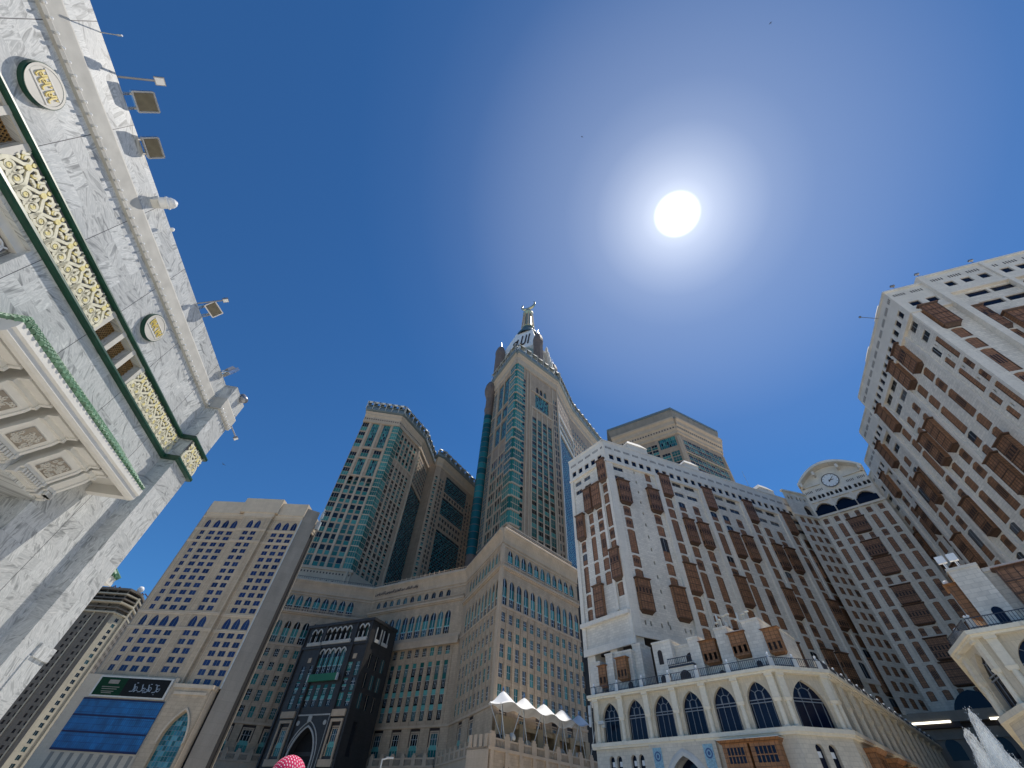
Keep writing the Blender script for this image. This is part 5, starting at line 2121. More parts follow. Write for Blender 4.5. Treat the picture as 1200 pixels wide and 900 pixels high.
def clock_tower():
    K = [(-18.9, 308.6), (4.2, 264.6), (51.2, 302.0), (73.7, 346.8), (121.7, 409.8)]
    T = Thing('clock_tower', 'tallest tower, beige with teal glass bays, clock spire and gilded crescent on top', 'tower', (15.8, 348, 0))
    F = [frame2(K[i], K[i + 1]) for i in range(4)]
    H = 345
    core = MB().prism([(-17.6, 309), (4.4, 266.5), (50.2, 303.2), (72.6, 347.6), (120.7, 410.6), (60, 440), (10, 420), (-16, 345)], 60, H)
    T.mb('core', core, ['tower'])
    # left face
    f, L = F[0]
    ops = []
    for z in tower_floors(150, 330, 5.8):
        ops.append(op(.8, 3.0, z, 5.0, style='bigteal2', d=.3, name='glass_strip'))
        ops.append(op(4.4, 3.0, z, 5.0, style='bigteal2', d=.3, name='glass_strip'))
    for u in (12.5, 24.5):
        ops.append(op(u, 10.2, 294, 38, style='bigteal', d=.6, name='tall_window'))
        ops.append(op(u, 10.2, 274, 15, style='bigteal', d=.6, name='tall_window'))
        ops.append(op(u, 10.2, 247, 22, style='bigteal', d=.6, name='tall_window'))
    for k in range(6):
        for z in tower_floors(150, 242, 11.6):
            ops.append(op(11.6 + k * 4.4, 2.6, z, 8.8, style='towerwin', d=.14))
    facade(T, f, 0, 38.5, 60, H, ops, 'tower')
    tr = MB()
    for z in (149, 243.5, 271, 291.5, 333.5):
        tr.box(0, L - 8, -.7, 0, z, z + 1.1)
    for u in (8.2, 10.2, 22.9, 36.0):
        tr.box(u, u + 1.3, -.5, 0, 100, H)
    for z in tower_floors(157, 240, 11.6):
        tr.box(11, 38, -.35, 0, z + 2, z + 3.4)
    T.mb('string_courses', tr, ['tower_trim'], f)
    # V shaped corner bay
    zs = [152 + 11.7 * i for i in range(16)]
    for ff, a, b in ((f, 39.0, L + .4), (F[1][0], -.4, 8.4)):
        cb = MB()
        for z in zs:
            cb.box(a, b, -1.5, 1.2, z, z + 9.9, 0)
            cb.box(a - .3, b + .3, -2.0, 1.2, z - 1.5, z, 1)
            cb.box(a, b, -1.6, -1.5, z + 4.8, z + 5.4, 1)
            n = 4
            for k in range(1, n):
                x = a + (b - a) * k / n
                cb.box(x - .12, x + .12, -1.6, -1.5, z, z + 9.9, 1)
        cb.box(a - .3, b + .3, -2.0, 1.2, zs[-1] + 10.2, H, 1)
        T.mb('corner_bay', cb, ['g_teal', 'tower_trim'], ff)
    # right face
    f, L = F[1]
    ops = []
    for z in tower_floors(112, 325, 7.8):
        ops.append(op(9.6, 3.2, z, 6.2, style='towerwin', d=.14))
    for k in range(4):
        for z in tower_floors(112, 281, 7.8):
            ops.append(op(22.6 + 7.0 * k, 5.4, z, 7.0, style='glassband', d=.25, name='bay_window'))
    ops.append(op(26.6, 19.2, 290.5, 20, style='bigteal', d=.8, name='tall_window'))
    for k in range(3):
        ops.append(op(27.8 + 5.6 * k, 3.8, 313.0, 9.5, 'point', 'towerdark', .8, 'arched_window'))
    for z in tower_floors(112, 325, 7.8):
        ops.append(op(53.2, 1.9, z, 5.6, style='towerdark', d=.14))
        ops.append(op(56.4, 1.9, z, 5.6, style='towerdark', d=.14))
    facade(T, f, 8.4, L, 60, H, ops, 'tower')
    tr = MB()
    for k in range(5):
        tr.box(20.9 + 7.0 * k, 22.3 + 7.0 * k, -.6, 0, 100, 286)
    tr.box(20.5, 51.5, -.8, 0, 286, 288.2)
    tr.box(20.5, 51.5, -.6, 0, 311, 312.4)
    for u in (14.4, 18.6, 51.6, L - 1.2):
        tr.box(u, u + 1.2, -.55, 0, 100, H - 4)
    tr.box(8, L, -.9, 0, H - 6, H - 4.5)
    T.mb('string_courses', tr, ['tower_trim'], f)
    # concave curtain wall wing
    f, L = F[2]
    ops = []
    ops.append(op(2.2, L - 4.2, 96, 181, style=None, d=.12))
    curtain(T, f, 2.2, L - 2.0, 96, 277, _win[('curt2', 1.62, 4.5, 'rect')], 1.8, 4.9)
    ops += cols([4 + 4.1 * k for k in range(11)], 2.6, [284, 292], 6.4, style='towerwin', d=.14)
    ops += cols([5 + 5 * k for k in range(9)], 2.0, [312, 322], 7, style='towerdark', d=.14)
    facade(T, f, 0, L, 60, H, ops, 'tower', m_rev='frame_grey')
    tr = MB()
    for u in (0.2, L - 1.4):
        tr.box(u, u + 1.2, -.9, 0, 60, 304)
    for z in (278.5, 303):
        tr.box(0, L, -1.0, 0, z, z + 2.2)
    tr.box(0, L, -.6, 0, 290.2, 291)
    T.mb('string_courses', tr, ['frame'], f)
    f, L = F[3]
    ops = cols([4 + 5.5 * k for k in range(14)], 2.3, tower_floors(150, 335, 7.8), 5.2, style='towerwin', d=.14)
    facade(T, f, 0, L, 60, H, ops, 'tower')
    for (f, L), n in zip(F, (5, 7, 5, 8)):
        fz = MB()
        fz.extrude_x([(0, H - 4), (-.9, H - 3), (-.7, H - 2), (-.7, H + 4), (-2.0, H + 6), (-2.0, H + 7.5), (-3, H + 9), (4, H + 9), (4, H - 4)], -1, L + 1)
        T.mb('frieze', fz, ['tower_trim'], f)
        sail_parapet(T, f, L, H + 8, 7, 12, n, 4.5, sail='sail')
    # round stair turret on the left
    x, y = -23.5, 316
    tb = MB().lathe([(4.6, 60), (4.6, 312), (5.4, 314), (5.4, 317), (4.8, 319), (4.8, 332), (5.6, 336), (7.4, 342), (8.0, 348), (7.0, 355), (5.0, 360), (0, 362)], (x, y, 0), 18)
    T.mb('round_turret', tb, ['turret'])
    tg = MB()
    for z in tower_floors(150, 310, 6.5):
        tg.lathe([(4.66, z), (4.66, z + 6.0)], (x, y, 0), 18)
    T.mb('turret_glazing', tg, ['g_curtain'])
    # clock storey, turned square with corner turrets
    fl = frame((-18.6, 332.0), 117.2)
    S_ = 55.8
    cs = MB().box(2, S_ - 2, 2, S_ - 2, H, 442)
    T.mb('clock_storey', cs, ['cream'], fl)
    for sx, sy in ((0, 0), (S_, 0), (S_, S_), (0, S_)):
        t = MB()
        t.lathe([(6.6, 345), (6.6, 436), (7.2, 439), (7.0, 444), (6.2, 448), (4.8, 454), (1.8, 458), (1.0, 461), (0.5, 466), (0, 470)], (sx, sy, 0), 8)
        T.mb('corner_turret', t, ['turret'], fl)
        t = MB().lathe([(1.5, 457), (1.9, 459.5), (1.2, 462), (.5, 468), (0, 471)], (sx, sy, 0), 10)
        T.mb('turret_finial', t, ['steel'], fl)
    for rot, org in ((0, (0, 0)), (90, (S_, 0))):
        ff = fl @ Matrix.Translation((*org, 0)) @ Matrix.Rotation(rad(rot), 4, 'Z')
        cx, cz, R = S_ / 2, 416.0, 21.5
        d = MB()
        d.extrude_y([(cx + R * math.cos(2 * math.pi * i / 48), cz + R * math.sin(2 * math.pi * i / 48)) for i in range(48)], .4, 2, 0)
        o = T.mb('clock_face', d, ['white_paint'], ff)
        r = MB()
        for i in range(48):
            a, b = 2 * math.pi * i / 48, 2 * math.pi * (i + 1) / 48
            r.solid([(cx + k * math.cos(t), yy, cz + k * math.sin(t)) for t in (a, b) for k, yy in ((R, .2), (R + 2.4, -.4), (R + 2.4, 2), (R - .6, .4))],
                    [(0, 4, 5, 1), (1, 5, 6, 2), (3, 7, 4, 0)])
        for i in range(12):
            a = math.pi * i / 6
            r.tube((cx + R * .82 * math.cos(a), .3, cz + R * .82 * math.sin(a)), (cx + R * .95 * math.cos(a), .3, cz + R * .95 * math.sin(a)), .8, 4)
        T.mb('clock_rim', r, ['gilded'], ff)
        h = MB()
        h.box(cx - .6, cx + .6, .1, .35, cz - 3, cz + 17)
        h.solid([(cx - 2, .05, cz - 2), (cx + 12, .05, cz + 5), (cx + 11.5, .05, cz + 6.2), (cx - 2.5, .05, cz - .6)], [(0, 1, 2, 3)])
        T.mb('clock_hands', h, ['ink'], ff)
    # sunlit stepped gable on the right flank
    gb = MB()
    gb.frust([(S_ - 2, 8), (S_ + 15, 12), (S_ + 15, S_ - 12), (S_ - 2, S_ - 8)], 372, [(S_ - 2, 14), (S_ + 6, 16), (S_ + 6, S_ - 16), (S_ - 2, S_ - 14)], 424, 0)
    gb.frust([(S_ - 2, 14), (S_ + 6, 16), (S_ + 6, S_ - 16), (S_ - 2, S_ - 14)], 424, [(S_ - 2, 20), (S_ + 1, 21), (S_ + 1, S_ - 21), (S_ - 2, S_ - 20)], 448, 0)
    for k in range(5):
        gb.box(S_ + 13.5 - 2.2 * k, S_ + 16.5 - 2.2 * k, 10 + k, 13 + k, 372, 388 + 13 * k, 0)
        gb.lathe([(1.6, 388 + 13 * k), (1.9, 389.5 + 13 * k), (.6, 393 + 13 * k), (0, 396 + 13 * k)], (S_ + 15 - 2.2 * k, 11.5 + k, 0), 8)
    T.mb('flank_gable', gb, ['white_trim'], fl)
    # white stepped spire base carrying the calligraphy
    def sq(cx, h):
        return [(cx - h, cx - h), (cx + h, cx - h), (cx + h, cx + h), (cx - h, cx + h)]
    c0 = S_ / 2
    sb = MB()
    sb.frust(sq(c0, 26), 442, sq(c0, 24.5), 450, 0)
    sb.frust(sq(c0, 24.5), 450, sq(c0, 12.5), 504, 0)
    T.mb('spire_base', sb, ['white_paint'], fl)
    tm = text_mesh(arabic('لله') + '\uFE8D', 26, .5)
    xs = [v.co.x for v in tm.vertices]
    zs_ = [v.co.y for v in tm.vertices]
    kx, kz = 24 / (max(xs) - min(xs)), 34 / (max(zs_) - min(zs_))
    tm.materials.append(M['ink'])
    for rot, org in ((0, (0, 0)), (90, (S_, 0))):
        ff = fl @ Matrix.Translation((*org, 0)) @ Matrix.Rotation(rad(rot), 4, 'Z')
        mx = ff @ Matrix.Translation((c0, 3.2, 452)) @ Matrix.Rotation(rad(-12.5), 4, 'X') @ UPRIGHT @ Matrix.Diagonal((kx, kz, 1, 1)) @ Matrix.Translation((-(max(xs) + min(xs)) / 2, -min(zs_), 0))
        T.part('calligraphy', tm, mx)
    ax = fl @ Vector((c0, c0, 0))
    dm = MB().lathe([(17, 500), (17.2, 504), (15.4, 509), (12.0, 515), (9.4, 520), (8.6, 524), (9.2, 525), (9.2, 526.5), (0, 526.5)], (ax.x, ax.y, 0), 24)
    T.mb('dome', dm, ['dome'], smooth=False)
    sh = MB().lathe([(9.0, 526), (9.6, 527), (8.8, 530), (7.6, 534), (6.8, 545), (6.2, 560), (6.0, 566), (7.6, 569), (8.6, 571), (8.6, 573), (6.0, 575), (4.6, 578), (4.8, 582), (3.2, 586), (2.6, 588), (0, 589)], (ax.x, ax.y, 0), 20)
    T.mb('spire_shaft', sh, ['gilded'])
    fn = MB()
    for i in range(8):
        a = math.pi * i / 4
        p = (ax.x + 9.6 * math.cos(a), ax.y + 9.6 * math.sin(a))
        q = (ax.x + 7.2 * math.cos(a), ax.y + 7.2 * math.sin(a))
        fn.tube((*p, 527), (*q, 568), 1.1, 6)
    T.mb('spire_ribs', fn, ['tower_trim'])
    cr_ = MB()
    R, n = 12.5, 30
    th0 = rad(-90 - 128)
    pts = []
    for i in range(n + 1):
        t = th0 + rad(256) * i / n
        w = 5.6 * math.sin(math.pi * (i + 1.2) / (n + 2.4)) ** .8
        pts.append((R * math.cos(t), R * math.sin(t), w))
    v, fcs = [], []
    for x, z, w in pts:
        for k in range(8):
            a = 2 * math.pi * k / 8
            rr = 1 + w * .5 * math.cos(a) / R
            v.append((x * (rr - .12 * w / 5.6), w * .42 * math.sin(a), z * (rr - .12 * w / 5.6)))
    for i in range(n):
        for k in range(8):
            fcs.append((i * 8 + k, i * 8 + (k + 1) % 8, (i + 1) * 8 + (k + 1) % 8, (i + 1) * 8 + k))
    fcs += [tuple(range(7, -1, -1)), tuple(range(n * 8, n * 8 + 8))]
    cr_.solid(v, fcs)
    T.mb('crescent', cr_, ['gilded'], Matrix.Translation((ax.x, ax.y, 600)) @ Matrix.Rotation(rad(-27), 4, 'Z'), smooth=True)
    T.flush()


_c = MB()
_c.face([(0, 0, 0), (1.62, 0, 0), (1.62, 0, 2.5), (0, 0, 2.5)], 0)
_c.face([(0, 0, 2.5), (1.62, 0, 2.5), (1.62, 0, 4.5), (0, 0, 4.5)], 2)
_c.box(-.02, 1.64, -.16, .02, 1.9, 2.2, 1)
_win[('curt2', 1.62, 4.5, 'rect')] = _c.mesh('window_curtain_tall', ['g_curtain', 'frame_grey', 'g_dark'])
_c = MB()
_c.face([(0, 0, 0), (3.0, 0, 0), (3.0, 0, 5.0), (0, 0, 5.0)], 0)
_c.box(0, 3.0, -.16, .02, 2.3, 2.6, 1)
_c.box(1.4, 1.6, -.16, .02, 0, 5, 1)
_win[('bigteal2', 3.0, 5.0, 'rect')] = _c.mesh('window_strip', ['g_curtain', 'frame_grey'])
clock_tower()


def octagon_tower():
    O = [(89.4, 254.3), (130.6, 225.5), (173.9, 247.1), (186, 275)]
    T = Thing('octagonal_tower', 'beige tower with a broad flat overhanging roof, rising behind the white hotel', 'tower', (*O[1], 0))
    core = MB().prism([(90.5, 255), (130.7, 227), (172.6, 248), (184, 275), (150, 300), (100, 290)], 60, 226)
    T.mb('core', core, ['tower'])
    H = 224
    F = [frame2(O[i], O[i + 1]) for i in range(3)]
    f, L = F[0]
    ops = []
    fl = tower_floors(121, 214, 5.0)
    for u in (18.5, 23.5, 28.5):
        ops += [op(u, 4.3, z, 4.4, style='glassband', d=.2, name='bay_window') for z in fl]
    ops.append(op(34.5, 12.9, 204.0, 9.6, style='bigteal', d=.6, name='tall_window'))
    for u in (34.5, 41.5):
        ops += [op(u, 5.9, z, 4.4, style='glassband', d=.2, name='bay_window') for z in tower_floors(120, 200, 5.0)]
    ops += cols([8, 13], 2.6, fl, 3, style='towerdark', d=.14)
    facade(T, f, 0, L, 60, H, ops, 'tower')
    f, L = F[1]
    ops = []
    for k in range(9):
        ops += [op(4.0 + 4.6 * k, 4.1, z, 4.5, style='glassband', d=.2, name='bay_window') for z in tower_floors(121, 214, 5.0)]
    facade(T, f, 0, L, 60, H, ops, 'tower')
    f, L = F[2]
    facade(T, f, 0, L, 60, H, cols([5, 11, 17, 23], 3, tower_floors(120, 205, 5), 3.6, style='towerwin', d=.14), 'tower')
    for i, (f, L) in enumerate(F):
        t = MB()
        t.box(0, L, -.7, 0, 197.2, 198.4) if i == 1 else None
        t.extrude_x([(0, 214.5), (-.8, 215), (-.8, 217.5), (-1.8, 218.5), (-1.8, 221.5), (-2.8, 222.5), (-2.8, 226), (-4.2, 227.5), (-4.2, 229), (3, 229), (3, 214.5)], -.8, L + .8)
        t.box(-.2, 1.4, -.6, 0, 60, 212)
        t.box(L - 1.4, L + .2, -.6, 0, 60, 212)
        T.mb('cornice', t, ['tower_trim'], f)
        d = MB()
        x = 0
        while x < L:
            d.box(x, x + .9, -1.9, -1.78, 219.4, 220.6)
            x += 2.2
        T.mb('cornice_slots', d, ['slit'], f)
    # overhanging roof
    def ring(k):
        c = Vector((137, 262))
        return [tuple(c + (Vector(p) - c) * k) for p in (O[0], O[1], O[2], O[3], (160, 300), (100, 296))]
    r = MB()
    r.frust(ring(1.045), 228.8, ring(1.085), 237.5, 0)
    T.mb('flared_roof', r, ['concrete'])
    r = MB()
    r.prism(ring(1.10), 237.5, 239.6, 0)
    T.mb('roof_edge', r, ['canopy_metal'])
    T.flush()


octagon_tower()

# ------------------------------------------------------------------ the white hotels with brown wooden bays
SH = ('shutter', 'shutter', 'shutter', 'shutter_open', 'shutter', 'shutter_open', 'shutter', 'shutter_half', 'shutter_open', 'shutter')
FT = lambda k: 63.5 - 3.12 * k          # head of the window on storey k


def wood_column(T, fr, u, start, kmax, ops, w=2.1, mw=3.6, zmin=29.5, y=0.0, styles=SH, p=.85, dz=0.0):
    """a column of the repeating rhythm: wooden bay over two storeys, two windows, one double window, two windows ..."""
    seq = []
    k = start
    i = 0
    while k <= kmax:
        kind = ('M', 'w', 'w', 'D', 'w', 'w')[i % 6]
        seq.append((kind, k))
        k += 2 if kind in 'MD' else 1
        i += 1
    for kind, k in seq:
        if kind == 'w':
            z = FT(k) - 2.3
            if z > zmin:
                ops.append(op(u - w / 2, w, z + dz - .25, 2.74, 'seg', styles, .12))
        elif kind == 'D':
            z = FT(k + 1) - 2.3
            if z > zmin:
                ops.append(op(u - w / 2, w, z + dz - .25, 2.74 + 3.12, 'seg', styles, .12))
        else:
            z = FT(k + 1) - 2.75
            if z > zmin - .6:
                h = 7.0
                T.many('bay_window', mash_mesh(mw * .92, h, p, random.choice((0, 1, 0, 3, 2))), fr @ Matrix.Translation((u - mw * .46, y, z + dz)))


def attic(ops, u0, u1, z, step=2.27, w=1.5, h=1.7):
    n = max(1, int((u1 - u0) / step))
    for i in range(n):
        ops.append(op(u0 + (u1 - u0) * (i + .5) / n - w / 2, w, z, h, style='square', d=.28, name='attic_window'))


def slit_rows(mb, u0, u1, z, y=0.0):
    """small slots in groups along the parapet"""
    x = u0 + .4
    k = 0
    while x < u1 - .3:
        if k % 7 < 5:
            mb.box(x, x + .2, y - .012, y, z, z + .75)
        x += .42
        k += 1


def white_hotel():
    C0 = (26.6, 85.2)
    p1 = (115.0, 116.6)
    fr, L = frame2(C0, p1)
    T = Thing('white_hotel', 'long white stone hotel with brown wooden bay windows, on the middle right behind the arcades', 'hotel', (*C0, 0))
    a = rad(145)
    pl = (C0[0] - 13.0 * math.sin(a), C0[1] - 13.0 * math.cos(a))
    fl, LL = frame2(pl, C0)
    LV = 80.0                       # the wing ends against the clock building
    core = MB()
    core.prism([(C0[0] - .0, C0[1] + 1.6), (fr @ Vector((LV, 1.2, 0)))[:2], (fr @ Vector((LV, 18, 0)))[:2], (fr @ Vector((2, 18, 0)))[:2], (pl[0] + 1.4, pl[1] + .6)], 29.2, 73)
    T.mb('core', core, ['black'])
    core = MB()
    core.box(7, LV, .9, 17, 0, 29.2)
    T.mb('core', core, ['void'], fr)
    Z = 70.3
    ops = []
    wood_column(T, fr, 4.0, 0, 9, ops)
    lowops = []
    ops += [op(2.1, 3.1, z, 1.25, style='recess', d=.25, name='recessed_window') for z in (67.9, 64.9)]
    for k in range(-2, 12):
        ops.append(op(8.6, .38, 62.4 - 3.1 * k, .8, style='void', d=.3, name='slot_window'))
    ops.append(op(12.2, 1.75, 67.3, 2.5, 'seg', SH, .12))
    ops.append(op(12.2, 1.75, 64.4, 2.3, 'seg', SH, .12))
    wood_column(T, fr, 13.1, 0, 9, ops)
    for i in range(5):
        o = 14.75 * i
        wood_column(T, fr, 18.3 + o, -2, 17, lowops, mw=3.5, zmin=13)
        for c in (22.5 + o, 27.1 + o):
            if c < LV - 2:
                seq = []
                lowops.append(op(c - 1.05, 2.1, FT(0) - 2.55, 2.74, 'seg', SH, .12))
                lowops.append(op(c - 1.05, 2.1, FT(1) - 2.55, 2.74, 'seg', SH, .12))
                wood_column(T, fr, c, 2, 17, lowops, mw=3.2, zmin=13)
                for z in (68.55, 65.45):
                    lowops.append(op(c - 1.75, 3.5, z, 1.25, style='recess', d=.25, name='recessed_window'))
    for u in (3.0, 4.3, 6.9, 8.9, 12.6, 13.9):
        ops.append(op(u, .36, 30.7, .85, style='void', d=.3, name='slot_window'))
    facade(T, fr, 0, 15.6, 28.9, Z, ops, 'white')
    facade(T, fr, 15.6, LV, 10.0, Z, lowops, 'white')
    at = []
    attic(at, .7, 15.2, 70.95)
    for i in range(5):
        attic(at, 15.6 + 14.75 * i, 15.6 + 14.75 * (i + 1), 70.95 - (1.4 if i > 2 else 0) * 0, 2.3)
    facade(T, fr, -.4, LV, Z, 77.2, at, 'white_trim', y=-.35, name='parapet_wall')
    m = MB()
    m.box(-.5, LV, -.55, 0, 69.75, 70.3)
    m.box(-.5, LV, -.5, .3, 76.9, 77.3)
    for i in range(6):
        u = 15.3 + 14.75 * i
        if u < LV:
            m.box(u, u + 1.35, -.5, 0, 28.9, 69.75)
            m.box(u + 4.9, u + 5.6, -.28, 0, 28.9, 69.75)
    m.box(-.3, 1.9, -.32, 0, 28.9, 69.75)
    m.box(-.4, LV, -.3, 0, 28.3, 29.2)
    T.mb('mouldings', m, ['white_trim'], fr)
    s = MB()
    slit_rows(s, 0, LV, 74.4, -.35)
    T.mb('parapet_slots', s, ['slit'], fr)
    # left hand face
    ops = []
    wood_column(T, fl, 8.6, 0, 10, ops, w=1.7, mw=2.9, zmin=34)
    wood_column(T, fl, 5.6, 0, 10, ops, w=1.5, mw=2.7, zmin=30)
    wood_column(T, fl, 2.2, 2, 10, ops, w=1.5, mw=2.7, zmin=30)
    ops += [op(u, 2.3, z, 1.3, style='recess', d=.25, name='recessed_window') for u in (1.2, 4.6) for z in (67.6, 64.9)]
    wood_column(T, fl, 11.6, -2, 10, ops, w=1.8, mw=2.8, zmin=34)
    facade(T, fl, -.4, LL, 27.0, Z, ops, 'white')
    at = []
    attic(at, .2, LL - .4, 70.95, 2.1)
    facade(T, fl, -.4, LL + .4, Z, 77.2, at, 'white_trim', y=-.35, name='parapet_wall')
    m = MB()
    m.box(-.5, LL + .4, -.55, 0, 69.75, 70.3)
    m.box(-.5, LL + .4, -.5, .3, 76.9, 77.3)
    m.box(9.9, 10.5, -.4, 0, 33.5, 69.7)
    m.box(12.5, LL + .3, -.32, 0, 27, 69.7)
    m.box(-.4, .6, -.32, 0, 27, 69.7)
    m.box(-.4, LL, -.9, 0, 32.2, 33.0)
    m.box(-.4, LL, -.4, 0, 27.0, 28.2)
    T.mb('mouldings', m, ['white_trim'], fl)
    s = MB()
    slit_rows(s, 0, LL, 74.4, -.35)
    T.mb('parapet_slots', s, ['slit'], fl)
    # side wall of the far end and roof
    r = MB()
    r.face([(0, 0, 73), (LV, 0, 73), (LV, 18, 73), (0, 18, 73)])
    r.box(0, LV, 17.6, 18, 20, 77)
    T.mb('roof', r, ['white_trim'], fr)
    ws = wall_mesh(-18, 0, 20, 77, [])
    # roof houses
    for u, w, h in ((9.5, 6.8, 7.0), (30.0, 5.0, 6.6), (59.5, 5.5, 6.6)):
        q = MB()
        q.box(u, u + w, 1.0, 8.0, 73, 77.5 + h * .42, 0)
        q.frust([(u - .2, .8), (u + w + .2, .8), (u + w + .2, 8.2), (u - .2, 8.2)], 77.5 + h * .42, [(u + 1.2, 2), (u + w - 1.2, 2), (u + w - 1.2, 7), (u + 1.2, 7)], 77.5 + h * .72, 0)
        T.mb('roof_house', q, ['white_trim'], fr)
    # columns standing free below
    for u, y in ((1.6, -.2), (-.6, 7.0)):
        pass
    cc = MB()
    cc.box(-.9, .9, -.9, .9, 0, 28.4)
    for ff, pts in ((fr, [(1.4, 1.2), (9.5, 1.2)]), (fl, [(1.2, 1.2), (7.2, 1.2)])):
        for u, y in pts:
            T.mb('column', cc, ['white_trim'], ff @ Matrix.Translation((u, y, 0)))
    T.flush()
    an = MB()
    an.tube((0, 0, 0), (0, 0, 9), .05, 5)
    an.tube((-.3, 0, 7), (.3, 0, 7), .03, 4)
    single('roof_antenna', 'thin whip antenna on the white hotel roof left of a roof house', 'antenna', an, ['frame'], fr @ Matrix.Translation((56.0, 2, 77)))


white_hotel()


def right_hotel():
    C = (76.17, 36.58)
    T = Thing('brown_bay_hotel', 'big white stone hotel with brown wooden bays leaning in from the right edge', 'hotel', (*C, 0))
    Z = 72.0
    D7 = 72.0 - 70.3
    d = rad(24)
    dv = Vector((math.sin(d), math.cos(d), 0))
    nv = Vector((math.cos(d), -math.sin(d), 0))          # away from the street
    P = lambda u, b: Vector((C[0], C[1], 0)) + dv * u + nv * b
    blocks = [(0, 31.0, 0.0), (31.0, 45.5, 2.3), (45.5, 60.0, 5.6), (60.0, 78.0, 8.0)]
    for bi, (ua, ub, bk) in enumerate(blocks):
        Lb = ub - ua
        fr = frame(P(ub, bk), 204)            # runs from the far end to the near end
        X = lambda u: ub - u                   # distance u from the near corner -> wall x
        ops, at = [], []
        if bi == 0:
            for u in (1.25, 3.75):
                o = (5.6 + 2.3 + .8, ) if False else None
            for u, seq in ((1.25, ('D', 'w', 'w', 'D', 'w', 'w', 'D', 'w')), (3.75, ('w', 'w', 'D', 'w', 'w', 'D', 'w', 'w', 'D'))):
                k = 0
                for s in seq:
                    n = 2 if s == 'D' else 1
                    h = 2.3 + 3.12 * (n - 1)
                    z = FT(k + n - 1) - 2.3 + D7
                    ops.append(op(X(u) - .6, 1.2, z, h, 'seg', ('shutter', 'shutter_open', 'shutter', 'recess'), .12))
                    k += n
            for k in range(9):
                ops.append(op(X(2.6) - .15, .3, FT(k) - .9 + D7, .7, style='void', d=.25, name='slot_window'))
            for z in (69.6, 66.5):
                ops.append(op(X(3.6), 2.4, z, 1.5, style='recess', d=.22, name='recessed_window'))
            wood_column(T, fr, X(9.3), -2, 10, ops, w=2.0, mw=3.4, zmin=26, dz=D7)
            wood_column(T, fr, X(14.0), -2, 10, ops, w=2.0, mw=3.2, zmin=26, dz=D7)
            cs = (19.0, 23.4)
            wood_column(T, fr, X(27.6), -2, 10, ops, w=2.0, mw=3.2, zmin=26, dz=D7)
        else:
            cs = (ua + 3.2, ua + 7.2)
            wood_column(T, fr, X(ua + 11.2), -2, 10, ops, w=2.0, mw=3.2, zmin=26, dz=D7)
        for c in cs:
            ops.append(op(X(c) - .95, 1.9, FT(0) - 2.3 + D7, 2.3, 'seg', SH, .12))
            ops.append(op(X(c) - .95, 1.9, FT(1) - 2.3 + D7, 2.3, 'seg', SH, .12))
            wood_column(T, fr, X(c), 2, 10, ops, mw=3.1, zmin=26, dz=D7)
            for z in (68.55 + D7, 65.45 + D7):
                ops.append(op(X(c) - 1.6, 3.2, z, 1.4, style='recess', d=.25, name='recessed_window'))
        facade(T, fr, 0, Lb, 20, Z, ops, 'white')
        attic(at, .4, Lb - .4, 72.9, 2.2, 1.4, 1.7)
        facade(T, fr, 0, Lb + (.35 if bi == 0 else 0), Z, 79.7, at, 'white_trim', y=-.35, name='parapet_wall')
        m = MB()
        m.box(0, Lb + .5, -.55, 0, Z - .6, Z)
        m.box(0, Lb + .4, -.5, .3, 79.4, 79.8)
        m.box(-.35, .9, -.45, 0, 20, Z - .6)
        m.box(-.35, 0, -.45, 3.5, 20, 79.6)
        if bi == 0:
            m.box(X(5.9), X(5.2), -.3, 0, 20, Z - .6)
            m.box(X(16.6), X(15.9), -.35, 0, 20, Z - .6)
            m.box(X(25.7), X(25.0), -.4, 0, 20, Z - .6)
        m.box(0, Lb, 0, 10, 78.5, 79)
        T.mb('mouldings', m, ['white_trim'], fr)
        s = MB()
        slit_rows(s, 0, Lb, 77.2, -.35)
        T.mb('parapet_slots', s, ['slit'], fr)
        c = MB().box(-.3, Lb - .5, .8, 14, 0, 78.5)
        T.mb('core', c, ['black'], fr)
        if bi in (1, 2, 3):
            q = MB()
            q.box(-.3, 0, 0, 4, 20, 79)
            T.mb('step_wall', q, ['white'], fr)
    for u in (10, 22):
        q = MB()
        q.box(0, 4, .6, 4, 79, 83.0)
        q.frust([(-.2, .4), (4.2, .4), (4.2, 4.2), (-.2, 4.2)], 83.0, [(1, 1.4), (3, 1.4), (3, 3), (1, 3)], 84.6)
        T.mb('roof_house', q, ['white_trim'], frame(P(u, 1.2), 204))
    # front face, running out of the picture on the right
    ff = frame(C, 113)
    LF = 34.0
    ops, at = [], []
    for u in (2.75, 19.0):
        o = []
        wood_column(T, ff, u, -2, 10, ops, w=1.8, mw=3.0, zmin=26, dz=D7, y=0)
    # recessed middle
    facade(T, ff, 0, 6.4, 20, Z, ops[:0] + [o_ for o_ in ops if o_['u'] < 6], 'white')
    ops2 = []
    for i, c in enumerate((11.4, 15.0)):
        ops2.append(op(c - .95, 1.9, FT(0) - 2.3 + D7, 2.3, 'seg', SH, .12)) if i else None
        wood_column(T, ff, c, 0 if i == 0 else 2, 10, ops2, mw=3.4, zmin=26, dz=D7 - .3)
    for c in (8.4,):
        wood_column(T, ff, c, -1, 10, ops2, w=1.5, mw=1.6, p=.5, zmin=26, dz=D7)
    for z in (72.7, 69.4):
        for u in (9.6, 13.4):
            ops2.append(op(u, 3.3, z - 0.2, 1.4, style='square', d=.28, name='recessed_window'))
    ops2 += [o_ for o_ in ops if o_['u'] > 6]
    for c in (24, 28.5):
        wood_column(T, ff, c, 0, 10, ops2, mw=3.2, zmin=26, dz=D7)
    facade(T, ff, 7.2, LF, 20, 75.0, ops2, 'white')
    attic(at, .6, 6.2, 73.4, 2.3, 1.7, 1.5)
